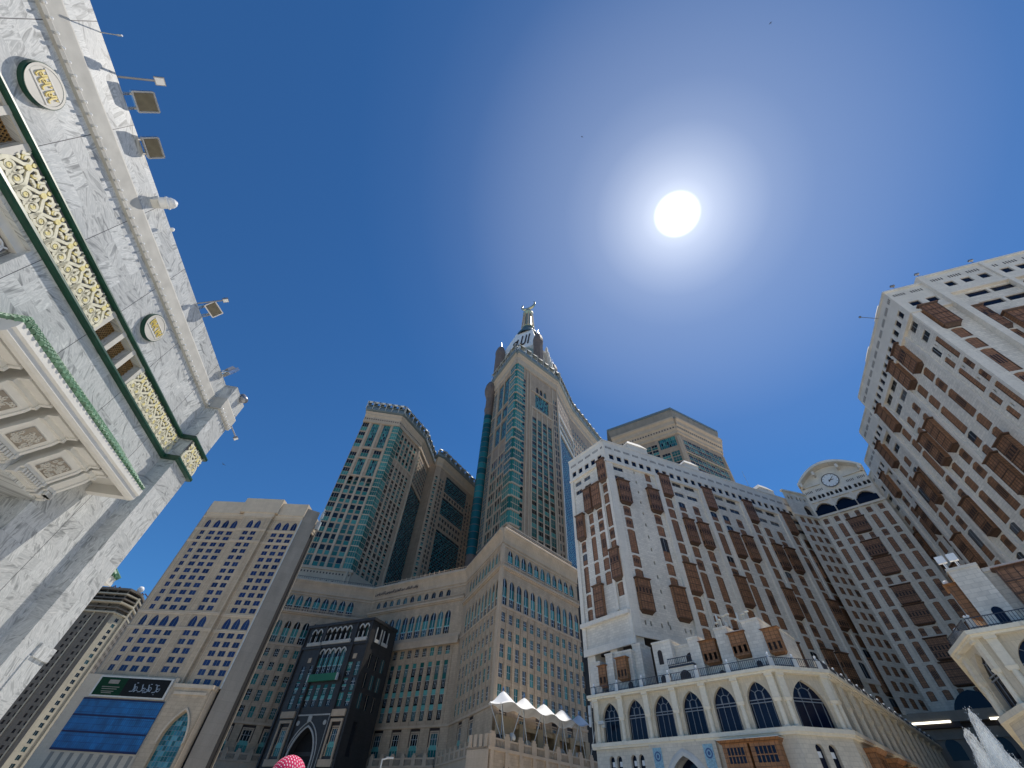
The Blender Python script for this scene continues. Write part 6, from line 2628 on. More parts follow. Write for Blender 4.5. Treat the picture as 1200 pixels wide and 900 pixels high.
    facade(T, ff, -.35, 7.2, Z, 79.7, at, 'white_trim', y=-.35, name='parapet_wall')
    at = []
    attic(at, 8.4, 16.4, 76.6, 2.3, 1.5, 1.6)
    attic(at, 17.4, LF, 76.6, 2.3, 1.5, 1.6)
    facade(T, ff, 7.0, LF, 75.0, 81.6, at, 'white_trim', y=-.35, name='parapet_wall')
    m = MB()
    m.box(6.1, 7.2, -1.0, .5, 20, 81.2)
    m.box(-.35, 1.0, -.4, 0, 20, Z - .5)
    m.box(-.4, 7, -.55, 0, Z - .6, Z)
    m.box(7, LF, -.6, 0, 74.4, 75)
    m.box(-.4, 7, -.55, .3, 79.3, 79.8)
    m.box(6.9, LF, -.55, .3, 81.2, 81.7)
    m.box(16.6, 17.3, -.7, 0, 20, 81.3)
    m.box(6.6, LF, .2, 10, 80, 80.4)
    T.mb('mouldings', m, ['white_trim'], ff)
    s = MB()
    slit_rows(s, 0, 7, 77.4, -.35)
    slit_rows(s, 7.4, LF, 79.2, -.35)
    T.mb('parapet_slots', s, ['slit'], ff)
    c = MB().box(.8, LF, .8, 16, 0, 79)
    T.mb('core', c, ['black'], ff)
    q = MB().box(LF - .3, LF, 0, 20, 0, 81)
    T.mb('end_wall', q, ['white'], ff)
    T.flush()
    # roof edge lamps and a boom
    for k, (u, lab) in enumerate(((2.0, 'tiny dark lamp on the roof corner of the right hand hotel, lowest of three'), (7.4, 'tiny dark lamp on the roof step of the right hand hotel'), (16.5, 'tiny dark lamp on the top roof edge of the right hand hotel'))):
        l = MB()
        l.tube((0, 0, 0), (0, 0, 1.1), .06, 5)
        l.box(-.35, .35, -.3, .1, 1.0, 1.35)
        single('roof_lamp', lab, 'lamp', l, ['metal'], ff @ Matrix.Translation((u, -.3, 79.8 if u < 7 else 81.7)), 'lamps along the right hotel roof')
    b = MB()
    b.tube((0, 0, 0), (-.2, -2.6, 2.4), .07, 5)
    b.lathe([(0, -.25), (.25, -.1), (.25, .15), (0, .25)], (-.2, -2.6, 2.4), 8)
    single('camera_pole', 'thin slanting pole with a knob, out from the roof edge of the right hand hotel', 'pole', b, ['metal'], frame(P(6.0, 0), 204) @ Matrix.Translation((0, 0, 79.0)))


right_hotel()


def clock_building():
    k0 = (97.5, 107.7)
    fr = frame(k0, 134.1)
    L = 17.4
    T = Thing('clock_gable_building', 'white building with a round clock under a curved gable, between the two brown bayed hotels', 'building', (*k0, 0))
    core = MB().box(-12, L + 4, 1.4, 16, 0, 79)
    T.mb('core', core, ['black'], fr)
    ops = []
    H1 = 2.0

    def pair(zt, k=1.85):
        return [op(x, 1.25, zt - k, k, 'seg', 'shutter_open', .15) for x in (.75, 3.65, 12.05, 15.0)]
    z = 70.4
    ops += [op(x, 1.25, 68.8, 1.75, 'seg', 'shutter_open', .15) for x in (.75, 3.65, 12.05, 15.0)]
    rows = [('D', 68.1), ('w', 63.5), ('D', 61.1), ('D', 56.4), ('w', 51.6), ('D', 49.2), ('D', 44.4), ('w', 39.6), ('D', 37.2), ('D', 32.5), ('w', 27.8)]
    for k, zt in rows:
        h = 4.15 if k == 'D' else 1.85
        for x in (.75, 3.65, 12.05, 15.0):
            ops.append(op(x, 1.3, zt - h, h, 'seg', ('shutter', 'shutter_open', 'shutter'), .15))
    for zt in (70.5, 63.6, 51.6, 39.6, 27.8):
        ops += [op(x, 1.15, zt - 1.7, 1.7, 'seg', 'shutter_open', .15) for x in (6.3, 9.1)]
    for zt, st in ((68.4, 1), (61.5, 2), (56.6, 0), (49.3, 4), (44.6, 1), (37.4, 2), (32.6, 0)):
        T.many('bay_window', mash_mesh(4.2, 4.7, .55, st), fr @ Matrix.Translation((6.25, 0, zt - 4.7)))
    facade(T, fr, -.2, L, 23.0, 71.2, ops, 'white')
    up = [op(x, 5.0, 71.8, 3.7, 'flat', 'navy', .9, 'arched_window') for x in (.35, 5.9, 11.4)]
    up += [op(x + d_, .75, 77.0, 1.3, 'round', 'void', .4, 'small_arched_window') for x in (.5, 3.0, 5.4, 7.8, 10.4, 13.0, 15.4) for d_ in (0, 1.05)]
    facade(T, fr, -.2, L, 71.2, 82.0, up, 'white_trim')
    m = MB()
    m.box(-.4, L + .2, -.7, 0, 70.9, 71.5)
    m.box(-.3, L, -.4, 0, 76.0, 76.4)
    for x in (-.2, 5.4, 10.9, 16.6):
        m.box(x, x + .55, -.35, 0, 71.5, 76.0)
    for x in (2.5, 5.1, 10.6, 13.7, 16.9):
        m.box(x, x + .6, -.35, 0, 23, 70.9)
    for x in (.35, 5.9, 11.4):
        m.box(x, x + 5.0, -.2, .1, 71.8, 72.2)
    T.mb('mouldings', m, ['white_trim'], fr)
    bl = MB()
    for x in (.35, 5.9, 11.4):
        bl.box(x - .1, x + 5.1, -.75, -.15, 71.5, 73.3)
    T.mb('balcony_glass', bl, ['g_navy'], fr)
    s = MB()
    slit_rows(s, 0, 5.4, 79.4, 0)
    slit_rows(s, 11.6, L, 79.4, 0)
    T.mb('parapet_slots', s, ['slit'], fr)
    # gable: segment wall, projecting curved hood on brackets
    seg = [(L * i / 20, 82 + 4.4 * (1 - (i / 10 - 1) ** 2)) for i in range(21)]
    g = MB()
    for p, q in zip(seg, seg[1:]):
        g.face([(p[0], 0, 82), (q[0], 0, 82), (q[0], 0, q[1]), (p[0], 0, p[1])])
    hood = [(-.4 + (L + .8) * i / 20, 81.6 + 5.0 * (1 - (i / 10 - 1) ** 2)) for i in range(21)]
    for p, q in zip(hood, hood[1:]):
        g.solid([(p[0], -2.4, p[1]), (q[0], -2.4, q[1]), (q[0], 8, q[1]), (p[0], 8, p[1]), (p[0], -2.4, p[1] + .8), (q[0], -2.4, q[1] + .8), (q[0], 8, q[1] + .8), (p[0], 8, p[1] + .8)],
                [(0, 1, 2, 3), (4, 7, 6, 5), (0, 4, 5, 1), (2, 6, 7, 3)])
    T.mb('curved_gable', g, ['white_trim'], fr)
    for x, h in ((4.9, 85.0), (11.7, 85.0), (.2, 82.4), (16.6, 82.4)):
        T.mb('gable_bracket', MB().box(x, x + .7, -2.2, 0, h - 1.1, h + .2), ['white_trim'], fr)
    for x0, x1 in ((-.2, 5.3), (11.9, L + .2)):
        T.mb('gable_ledge', MB().box(x0, x1, -.5, 0, 81.3, 81.8), ['white_trim'], fr)
    cx, cz, R = 8.4, 81.4, 2.35
    d = MB()
    d.extrude_y([(cx + R * math.cos(2 * math.pi * i / 36), cz + R * math.sin(2 * math.pi * i / 36)) for i in range(36)], -.55, 0, 0)
    c = T.mb('clock_face', d, ['white_paint'], fr)
    e = MB()
    for i in range(36):
        a, b_ = 2 * math.pi * i / 36, 2 * math.pi * (i + 1) / 36
        e.face([(cx + R * math.cos(a), -.58, cz + R * math.sin(a)), (cx + R * math.cos(b_), -.58, cz + R * math.sin(b_)), (cx + R * .9 * math.cos(b_), -.58, cz + R * .9 * math.sin(b_)), (cx + R * .9 * math.cos(a), -.58, cz + R * .9 * math.sin(a))])
    for i in range(12):
        a = math.pi * i / 6
        ribbon(e, [(cx + R * .72 * math.cos(a), cz + R * .72 * math.sin(a)), (cx + R * .85 * math.cos(a), cz + R * .85 * math.sin(a))], .11, -.58, -.55)
    o = bpy.data.objects.new('clock_ring', e.mesh('clock_ring', ['ink']))
    COL.objects.link(o); o.parent = c
    h = MB()
    ribbon(h, [(cx - .5, cz - .45), (cx + 1.25, cz + 1.1)], (.28, .08), -.63, -.6)
    ribbon(h, [(cx - .45, cz + .05), (cx + 1.0, cz - .05)], (.3, .14), -.66, -.63)
    o = bpy.data.objects.new('clock_hands', h.mesh('clock_hands', ['ink']))
    COL.objects.link(o); o.parent = c
    # side face toward the white hotel, with its own attic
    fs = frame((k0[0] - 8.8, k0[1] - 1.9), 77.5)
    ops = cols([7.4], 1.5, [68.6 - 2.95 * i for i in range(16)], 1.95, kind='seg', style='shutter_open', d=.15)
    ops += cols([4.9, 2.4], 1.5, [68.6 - 2.95 * i for i in range(16)], 1.95, kind='seg', style='shutter', d=.15)
    ops += [op(5.4, 3.0, 71.6, 3.6, 'flat', 'navy', .8, 'arched_window')]
    ops += [op(x, .75, 76.6, 1.3, 'round', 'void', .4, 'small_arched_window') for x in (1.2, 2.4, 4.4, 5.6, 7.2)]
    facade(T, fs, 0, 9.0, 23, 79.4, ops, 'white', name='side_wall')
    m = MB()
    m.box(-.2, 9, -.5, 0, 70.7, 71.3)
    m.box(-.2, 9, -.5, .4, 79.1, 79.6)
    slit_rows(m, 0, 9, 78.1, 0)
    T.mb('mouldings', m, ['white_trim'], fs)
    fs = frame(fr @ Vector((L, 0, 0)), 85)
    facade(T, fs, 0, 10, 23, 79.4, [op(x, .75, 76.6, 1.3, 'round', 'void', .4, 'small_arched_window') for x in (1.0, 2.3, 4.4)], 'white', name='side_wall')
    # base with a canopy lamp strip, dome window and low arches
    b = MB()
    b.box(-26, L + 14, -5.6, 1, 0, 20.6, 0)
    b.box(-26, L + 14, -6.6, 1, 21.5, 23.2, 0)
    b.box(-26, L + 14, -5.9, -5.6, 18.9, 19.3, 0)
    T.mb('base', b, ['concrete'], fr)
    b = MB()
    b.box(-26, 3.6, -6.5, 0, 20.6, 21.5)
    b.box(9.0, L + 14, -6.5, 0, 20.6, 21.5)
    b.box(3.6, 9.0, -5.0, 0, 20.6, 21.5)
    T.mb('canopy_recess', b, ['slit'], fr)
    for a, c in ((-6.8, 2.2), (8.4, 14.2)):
        T.mb('strip_lamp', MB().box(a, c, -6.72, -6.6, 21.35, 21.7), ['strip'], fr)
    v = MB()
    cur = arch_curve('flat', 9.0, 3.4, 9)
    v.extrude_y([(3.4, 23.2)] + [(3.4 + x, 23.2 + z_) for x, z_ in cur] + [(12.4, 23.2)], -4.5, 1)
    T.mb('vaulted_rooflight', v, ['g_navy'], fr)
    for x in (-8, -1.0, 6.6, 12.6):
        v = MB()
        cur = arch_curve('flat', 2.6, 3.3, 7)
        v.extrude_y([(x, 15.8)] + [(x + a_, 15.8 + z_) for a_, z_ in cur] + [(x + 2.6, 15.8)], -5.66, -5.6)
        T.mb('low_arched_window', v, ['g_navy'], fr)
    T.flush()


clock_building()


# ------------------------------------------------------------------ pale arcaded building with terrace
def arcade_window(w, h, spring):
    """glazed pointed window: glass, muntins, fan light, transom rails"""
    g = MB()
    g.face([(0, 0, 0), (w, 0, 0), (w, 0, h), (0, 0, h)])
    gm = g.mesh('arcade_window', ['g_navy'])
    f = MB()
    for x in (w * .09, w * .36, w * .64, w * .91):
        f.box(x - .028, x + .028, -.09, -.01, 0, spring + (0.9 if .2 < x / w < .8 else 0))
    for z in (spring - .10, spring + .22):
        f.box(-.25, w + .25, -.14, -.02, z - .045, z + .045)
    cx = w / 2
    r = w * .17
    pts = [(cx - r, spring + .2)] + [(cx + r * math.cos(a), spring + .75 + r * .8 * math.sin(a)) for a in [math.pi * (1 - i / 8) for i in range(9)]] + [(cx + r, spring + .2)]
    ribbon(f, pts, .06, -.09, -.01)
    for a in (35, 90, 145):
        c, s_ = math.cos(rad(a)), math.sin(rad(a))
        ribbon(f, [(cx + r * c, spring + .75 + r * .8 * s_), (cx + w * .62 * c, spring + .75 + w * .62 * s_)], .055, -.09, -.01)
    return gm, f.mesh('window_frame', ['frame_grey'])


def arcade_face(T, fr, L, bays, low=(), zc=12.0, name='wall', wide=None):
    """upper arcade z 12..18: bays = list of window left edges and widths"""
    ops = []
    H = 16.85 - zc
    for u, w in bays:
        ops.append(op(u, w, zc, H, 'point', None, .55))
    mb = wall_mesh(0, L, zc, 17.5, ops)
    T.mb(name, mb, ['arcade'], fr)
    for u, w in bays:
        gm, fm = arcade_window(w, H, 14.75 - zc)
        T.many('arcade_window', gm, fr @ Matrix.Translation((u, .5, zc)), [('window_frame', fm)])


def column_mesh():
    c = MB()
    c.box(-.43, .43, -.40, .12, 14.85, 17.45)
    c.frust([(-.40, -.34), (.40, -.34), (.40, .1), (-.40, .1)], 14.5, [(-.5, -.46), (.5, -.46), (.5, .1), (-.5, .1)], 14.86)
    c.lathe([(.33, 12.0), (.33, 12.1), (.29, 12.2), (.27, 14.5)], (0, -.12, 0), 14)
    c.box(-.38, .38, -.45, .1, 12.0, 12.14)
    c.box(-.5, .5, -.62, -.40, 17.1, 17.45)
    return c.mesh('column', ['arcade_trim'])


def arcade_building():
    A, B, C_ = (16.9, 83.0), (36.6, 61.0), (43.4, 61.2)
    T = Thing('arcaded_building', 'pale two storey building with pointed glazed arcades, tiled gateway and roof terrace', 'building', (*B, 0))
    f1, L1 = frame2(A, B)
    f2, L2 = frame2(B, C_)
    f3 = frame(C_, 47.5)
    L3 = 70.0
    colm = column_mesh()
    e1 = f3 @ Vector((L3, 0, 0))
    core = MB()
    # dark interior block behind the glass
    core.prism([(A[0] + 1.2, A[1] + .9), (B[0] + .3, B[1] + 1.4), (C_[0] - .6, C_[1] + 1.2), (e1.x - 1, e1.y + .5), (e1.x - 20, e1.y + 14), (A[0] + 12, A[1] + 14)], 0, 17.4)
    T.mb('core', core, ['black'])
    # upper storey
    pitch = 4.68
    b1 = [(1.75 + pitch * k, 3.1) for k in range(6)]
    arcade_face(T, f1, L1, b1)
    arcade_face(T, f2, L2, [(1.2, L2 - 2.4)])
    b3 = [(.95 + 4.62 * k, 3.0) for k in range(15)]
    arcade_face(T, f3, L3, b3)
    for k in range(7):
        T.many('column', colm, f1 @ Matrix.Translation((.9 + pitch * k, 0, 0)))
    T.many('column', colm, f2 @ Matrix.Translation((.5, 0, 0)))
    T.many('column', colm, f2 @ Matrix.Translation((L2 - .5, 0, 0)))
    for k in range(16):
        T.many('column', colm, f3 @ Matrix.Translation((.1 + 4.62 * k if k else .35, 0, 0)))
    # lower storey
    lo = [op(u, .95, 7.6, 2.9, 'round', 'navy', .5, 'small_window') for u in (2.25, 3.55, 6.05, 7.35)]
    gate = op(12.0, 5.4, 3.0, 7.0, 'point', 'navy', 1.3, 'gateway_window')
    facade(T, f1, 0, L1, 0, 11.6, lo + [gate], 'arcade_low', name='lower_wall')
    lo = [op(u, .95, 7.4, 3.2, 'round', 'navy', .5, 'small_window') for u in (1.75, 3.35)]
    facade(T, f2, 0, L2, 0, 11.6, lo, 'arcade_low', name='lower_wall')
    lo = [op(u, .8, 6.6, 3.6, 'round', 'navy', .5, 'small_window') for u in (.9, 2.1)] + [op(8 + 9.2 * k + .0, 5, 4, 6.4, 'point', 'navy', 1.0, 'gateway_window') for k in range(6)]
    facade(T, f3, 0, L3, 0, 11.6, lo, 'arcade_low', name='lower_wall')
    # ledges and cornice as runs with mitred ends
    def run(off_in, off_out, z0, z1):
        def o(p, fr, y, x=0):
            return fr @ Vector((x, y, 0))
        pts = []
        for y in (off_out, off_in):
            a = f1 @ Vector((-.4, y, 0))
            # intersections of neighbouring offset lines
            def meet(fa, fb):
                pa, da = fa @ Vector((0, y, 0)), fa.to_3x3() @ Vector((1, 0, 0))
                pb, db = fb @ Vector((0, y, 0)), fb.to_3x3() @ Vector((1, 0, 0))
                den = da.x * db.y - da.y * db.x
                t = ((pb.x - pa.x) * db.y - (pb.y - pa.y) * db.x) / den
                return pa + da * t
            pts.append([a, meet(f1, f2), meet(f2, f3), f3 @ Vector((L3, y, 0))])
        m = MB()
        (o_, i_) = pts
        for k in range(3):
            q = [o_[k], o_[k + 1], i_[k + 1], i_[k]]
            m.prism([(p.x, p.y) for p in q], z0, z1)
        return m
    for nm, a, b, z0, z1 in (('ledge', 1.0, -.62, 11.55, 12.0), ('ledge', 0, -.42, 11.3, 11.55), ('cornice', .5, -.95, 17.62, 18.0), ('cornice', .5, -.7, 17.4, 17.62), ('terrace_floor', 9, -.6, 17.98, 18.06)):
        T.mb(nm, run(a, b, z0, z1), ['arcade_trim'])
    # railing on the terrace edge, in panels
    for fr, L in ((f1, L1), (f2, L2), (f3, L3)):
        r = MB()
        x = 0
        while x < L:
            r.box(x, x + .05, -.30, -.25, 18.06, 19.15)
            x += .27
        for z in (18.25, 19.12):
            r.box(0, L, -.32, -.23, z, z + .06)
        T.mb('railing', r, ['rail'], fr)
    # tiled gateway panel
    g = MB()
    g.box(9.8, 19.4, -.35, 0, 3, 11.2)
    mbw = wall_mesh(9.8, 19.4, 0, 11.2, [op(12.0, 5.4, 3.0, 7.0, 'point', None, .45)], y=-.45)
    mbw.box(9.6, 9.8, -.5, 0, 0, 11.25)
    mbw.box(19.4, 19.6, -.5, 0, 0, 11.25)
    mbw.box(9.6, 19.6, -.5, 0, 11.2, 11.3)
    T.mb('gateway_panel', mbw, ['arcade_low'], f1)
    s = MB()
    cur = [(0, 0)] + arch_curve('point', 5.4, 7.0) + [(5.4, 0)]
    for p, q in zip(cur, cur[1:]):
        for k0, k1, y0, y1 in ((1.0, 1.16, -.62, -.62), (1.16, 1.28, -.62, -.5)):
            def e(pt, k):
                return (12.0 + 2.7 + (pt[0] - 2.7) * k, 3.0 + pt[1] * (1 + (k - 1) * .4))
            a, b, c, d = e(p, k0), e(q, k0), e(q, k1), e(p, k1)
            s.face([(a[0], y0, a[1]), (b[0], y0, b[1]), (c[0], y1, c[1]), (d[0], y1, d[1])])
        a, b = (12 + p[0], 3 + p[1]), (12 + q[0], 3 + q[1])
        s.face([(a[0], -.62, a[1]), (b[0], -.62, b[1]), (b[0], 0.3, b[1]), (a[0], 0.3, a[1])])
    T.mb('gateway_arch', s, ['cream'], f1)
    for x0, sg in ((10.15, 1), (19.05, -1)):
        t = MB()
        X = lambda v: x0 + sg * v
        pts = [(X(0), 11.0), (X(1.35), 11.0), (X(1.35), 8.9), (X(.9), 8.4), (X(.55), 7.6), (X(.55), 4), (X(0), 4)]
        if sg < 0:
            pts = pts[::-1]
        t.extrude_y(pts, -.49, -.45, 0)
        cx, cz = X(.68), 10.1
        for r0, r1, m_ in ((.5, .34, 1), (.34, .22, 0), (.2, 0.0, 1)):
            for i in range(20):
                a, b = 2 * math.pi * i / 20, 2 * math.pi * (i + 1) / 20
                t.face([(cx + r0 * math.cos(a), -.5, cz + r0 * 1.05 * math.sin(a)), (cx + r0 * math.cos(b), -.5, cz + r0 * 1.05 * math.sin(b)), (cx + r1 * math.cos(b), -.5, cz + r1 * 1.05 * math.sin(b)), (cx + r1 * math.cos(a), -.5, cz + r1 * 1.05 * math.sin(a))], m_)
        T.mb('tile_panel', t, ['tile_blue', 'tile_navy'], f1)
    # wooden bays at street level
    for u, w in ((20.6, 3.2), (24.1, 3.5)):
        b = MB()
        b.box(u, u + w, -1.1, 0, 4.5, 10.7, 0)
        b.frust([(u - .1, 0), (u - .1, -1.2), (u + w + .1, -1.2), (u + w + .1, 0)], 10.7, [(u - .35, 0), (u - .35, -1.7), (u + w + .35, -1.7), (u + w + .35, 0)], 11.05, 0)
        b.box(u - .35, u + w + .35, -1.7, 0, 11.05, 11.12, 2)
        b.box(u + .5, u + w - .5, -1.13, -1.1, 8.9, 10.35, 1)
        for i in range(6):
            x = u + .5 + (w - 1) * i / 5
            b.box(x - .05, x + .05, -1.18, -1.1, 8.9, 10.35, 0)
        b.box(u + .5, u + w - .5, -1.17, -1.1, 9.55, 9.65, 0)
        for z in (8.5, 7.0, 5.5):
            b.box(u, u + w, -1.16, -1.1, z, z + .15, 0)
        T.mb('wooden_bay', b, ['wood_new', 'g_navy', 'cream'], f1)
    for k in range(3):
        b = MB()
        u = 3.4 + 9.2 * k
        b.box(u, u + 3.6, -1.1, 0, 3.5, 10.4, 0)
        b.frust([(u - .1, 0), (u - .1, -1.2), (u + 3.7, -1.2), (u + 3.7, 0)], 10.4, [(u - .35, 0), (u - .35, -1.6), (u + 3.95, -1.6), (u + 3.95, 0)], 10.8, 0)
        b.box(u + .4, u + 3.2, -1.13, -1.1, 8.2, 9.9, 1)
        for i in range(6):
            x = u + .4 + 2.8 * i / 5
            b.box(x - .05, x + .05, -1.18, -1.1, 8.2, 9.9, 0)
        T.mb('wooden_bay', b, ['wood_new', 'g_navy'], f3)
    # pale notices in the small windows
    nt_ = MB()
    for u in (2.5, 3.8, 6.3, 7.6):
        nt_.box(u, u + .42, .40, .42, 9.35, 9.9)
    T.mb('window_notice', nt_, ['white_paint'], f1)
    nt_ = MB()
    for u in (2.0, 3.6):
        nt_.box(u, u + .45, .40, .42, 9.4, 9.95)
    T.mb('window_notice', nt_, ['white_paint'], f2)
    T.flush()
    # lamp posts on the terrace edge
    n = 0
    ped = MB()
    ped.frust([(-.33, -.33), (.33, -.33), (.33, .33), (-.33, .33)], 0, [(-.28, -.28), (.28, -.28), (.28, .28), (-.28, .28)], 1.0)
    ped.lathe([(.30, 1.0), (.24, 1.2), (.1, 1.32), (0, 1.34)], n=10)
    pm = ped.mesh('pedestal', ['white_plaster'])
    gm = MB().lathe([(0, 1.3), (.1, 1.33), (.17, 1.45), (.14, 1.6), (0, 1.66)], n=12).mesh('lamp_globe', ['lamp_white'], True)
    spots = [(f1, .6 + 4.68 * k, 'terrace lamp pedestal above column %s of the arcade front') for k in range(6)] + [(f2, .1, ''), (f2, 3.4, ''), (f2, 6.6, '')] + [(f3, 3 + 3.6 * k, '') for k in range(18)]
    words = ('first', 'second', 'third', 'fourth', 'fifth', 'sixth')
    for i, (fr, u, lab) in enumerate(spots):
        if fr is f1:
            lab = 'white lamp pedestal on the arcade terrace railing, %s from the left end' % words[i]
            grp = 'lamp pedestals along the arcade terrace'
        elif fr is f2:
            lab = 'white lamp pedestal on the %s of the short angled terrace corner' % ('left', 'middle', 'right')[i - 6]
            grp = 'lamp pedestals along the arcade terrace'
        else:
            lab = 'white lamp pedestal in the row along the receding side terrace of the arcaded building'
            grp = 'lamp pedestals along the side terrace'
        t = Thing('terrace_lamp', lab, 'lamp', tuple(fr @ Vector((u, -.05, 18.06))), grp)
        t.part('pedestal', pm, fr @ Matrix.Translation((u, -.05, 18.06)))
        t.part('lamp_globe', gm, fr @ Matrix.Translation((u, -.05, 18.06)))

    # houses on the terrace
    def house(label, boxes, bays, doors, balc=None, loc=(0, 0), fr=f1):
        t = Thing('terrace_house', label, 'house', tuple(fr @ Vector((loc[0], loc[1], 18.06))))
        for u0, u1, y0, y1, z1 in boxes:
            b = MB()
            b.box(u0, u1, y0, y1, 18.06, z1)
            b.box(u0 - .08, u1 + .08, y0 - .1, y1, z1, z1 + .25)
            b.box(u0 - .04, u1 + .04, y0 - .05, y1, 18.06, 18.6)
            t.mb('wall', b, ['white'], fr)
        for u, y, z, w, h, rot in bays:
            t.part('bay_window', mash_mesh(w, h, .9, 2, 'wood_new'), fr @ Matrix.Translation((u, y, z)) @ Matrix.Rotation(rad(rot), 4, 'Z'))
        for u, y, w, z, h in doors:
            d = MB()
            cur = arch_curve('round', w, h)
            d.extrude_y([(u, z)] + [(u + a, z + b) for a, b in cur] + [(u + w, z)], y - .06, y, 0)
            cur2 = arch_curve('round', w + .3, h + .15)
            t.mb('door' if z < 18.5 else 'window', d, ['slit'], fr)
        if balc:
            u0, u1, y0, y1, z = balc
            b = MB()
            b.box(u0, u1, y0, y1, z - .25, z)
            x = u0
            while x < u1:
                b.box(x, x + .05, y0, y0 + .06, z, z + .95)
                x += .3
            b.box(u0, u1, y0, y0 + .07, z + .9, z + 1.0)
            b.box(u0, u1, y0, y0 + .07, z + .12, z + .2)
            t.mb('balcony', b, ['rail'], fr)
        return t
    house('plain white terrace house with an arched doorway and a small railed balcony', [(11.2, 14.6, 3, 7, 24.4), (14.6, 17.8, 4.2, 8, 23.6), (14.0, 18.0, 2.2, 4.2, 20.6), (17.6, 19.4, 3, 8, 24.0)],
          [], [(12.0, 3, .8, 21.4, 2.0), (11.8, 3, .8, 18.06, 1.9), (13.2, 3, .9, 18.06, 1.9), (15.5, 2.2, 1.7, 18.06, 1.9), (16.2, 4.2, 1.6, 20.7, 1.9)], (13.9, 18.1, 2.05, 4.2, 20.7), (14, 4))
    house('white terrace house with one orange brown wooden bay left of its tall corner', [(19.4, 22.3, 3.8, 9, 23.4), (22.3, 24.3, 3, 9, 24.5)], [(19.6, 3.8, 20.2, 2.3, 3.2, 0)],
          [(21.0, 3.8, .9, 18.06, 1.5)], None, (21.5, 5))
    house('tallest white terrace house, a wooden bay on either side of its broad white corner', [(24.3, 26.8, 3.4, 9, 23.7), (26.8, 29.3, 2.7, 9, 24.6), (29.3, 31.4, 3.2, 9, 23.0)],
          [(24.4, 3.4, 20.3, 2.3, 3.2, 0), (29.4, 3.2, 19.9, 2.0, 3.2, 0)], [(27.0, 2.7, .8, 18.06, 1.6), (28.3, 2.7, .8, 18.06, 1.6)], None, (27, 5))
    house('small white terrace house with two wooden bays on the angled corner of the terrace', [(3.0, 5.2, 4.4, 9, 22.2), (5.2, 7.4, 5.0, 9, 21.2)],
          [(3.1, 4.4, 19.2, 1.6, 2.7, 0), (5.5, 5.0, 18.9, 1.5, 2.2, 0)], [], None, (4, 5), f2)
    house('white terrace house with two wooden bays, under the open columns of the white hotel', [(-1.6, -.2, 3.5, 8, 23.6), (1.5, 3.0, 3.0, 8, 24.3), (3.0, 6.6, 3.6, 8, 24.4), (6.4, 8.0, 4.6, 8, 25.4)],
          [(-.1, 3.6, 19.7, 1.6, 3.2, 0), (3.9, 3.5, 20.1, 2.0, 3.4, 0)], [(5.2, 3.6, .9, 18.06, 2.0), (.2, 3.6, 1.1, 18.06, 1.4)], None, (3, 5))
    # aerial clusters on the terrace roofs
    rr = random.Random(3)
    for k, (u, z, lab) in enumerate(((22.8, 24.8, 'cluster of pale aerials and dishes above the middle terrace house'), (26.0, 24.0, 'cluster of pale aerials behind the tallest terrace house'))):
        a = MB()
        for i in range(7):
            x, y = rr.uniform(-1.2, 1.6), rr.uniform(0, 1.5)
            h = rr.uniform(1.4, 3.2)
            a.tube((x, y, 0), (x, y, h), .05, 5)
            if i % 2:
                a.box(x - .12, x + .12, y - .1, y + .1, h * .55, h, 0)
            else:
                a.lathe([(0, .12), (.28, .06), (.36, -.08), (.3, -.08), (0, .05)], (x, y, h), 8)
        single('aerial_cluster', lab, 'antenna', a, ['frame'], f1 @ Matrix.Translation((u, 5.5, z)))
    cm = MB()
    cm.tube((0, -.1, 0), (0, -.9, .3), .06, 6)
    cm.box(-.5, .5, -1.2, -.7, -.1, .25)
    cm.box(-.22, .22, -.65, -.3, -.45, .2)
    single('security_camera', 'pale camera box fixed in front of the first glazed arch on the left', 'camera', cm, ['frame'], f1 @ Matrix.Translation((2.4, -.3, 14.2)))
    ant = MB()
    for z in (14.0, 15.4):
        ant.box(-.22, .22, -.16, .16, z, z + 1.3)
        ant.tube((0, .1, z + .6), (0, .6, z + .6), .05, 5)
    ant.tube((.1, .2, 12.2), (.1, .2, 17.2), .06, 6)
    single('cell_antenna', 'pair of upright pale panel aerials at the left end of the arcade front', 'antenna', ant, ['frame'], f1 @ Matrix.Translation((-.1, -.75, 0)))


arcade_building()


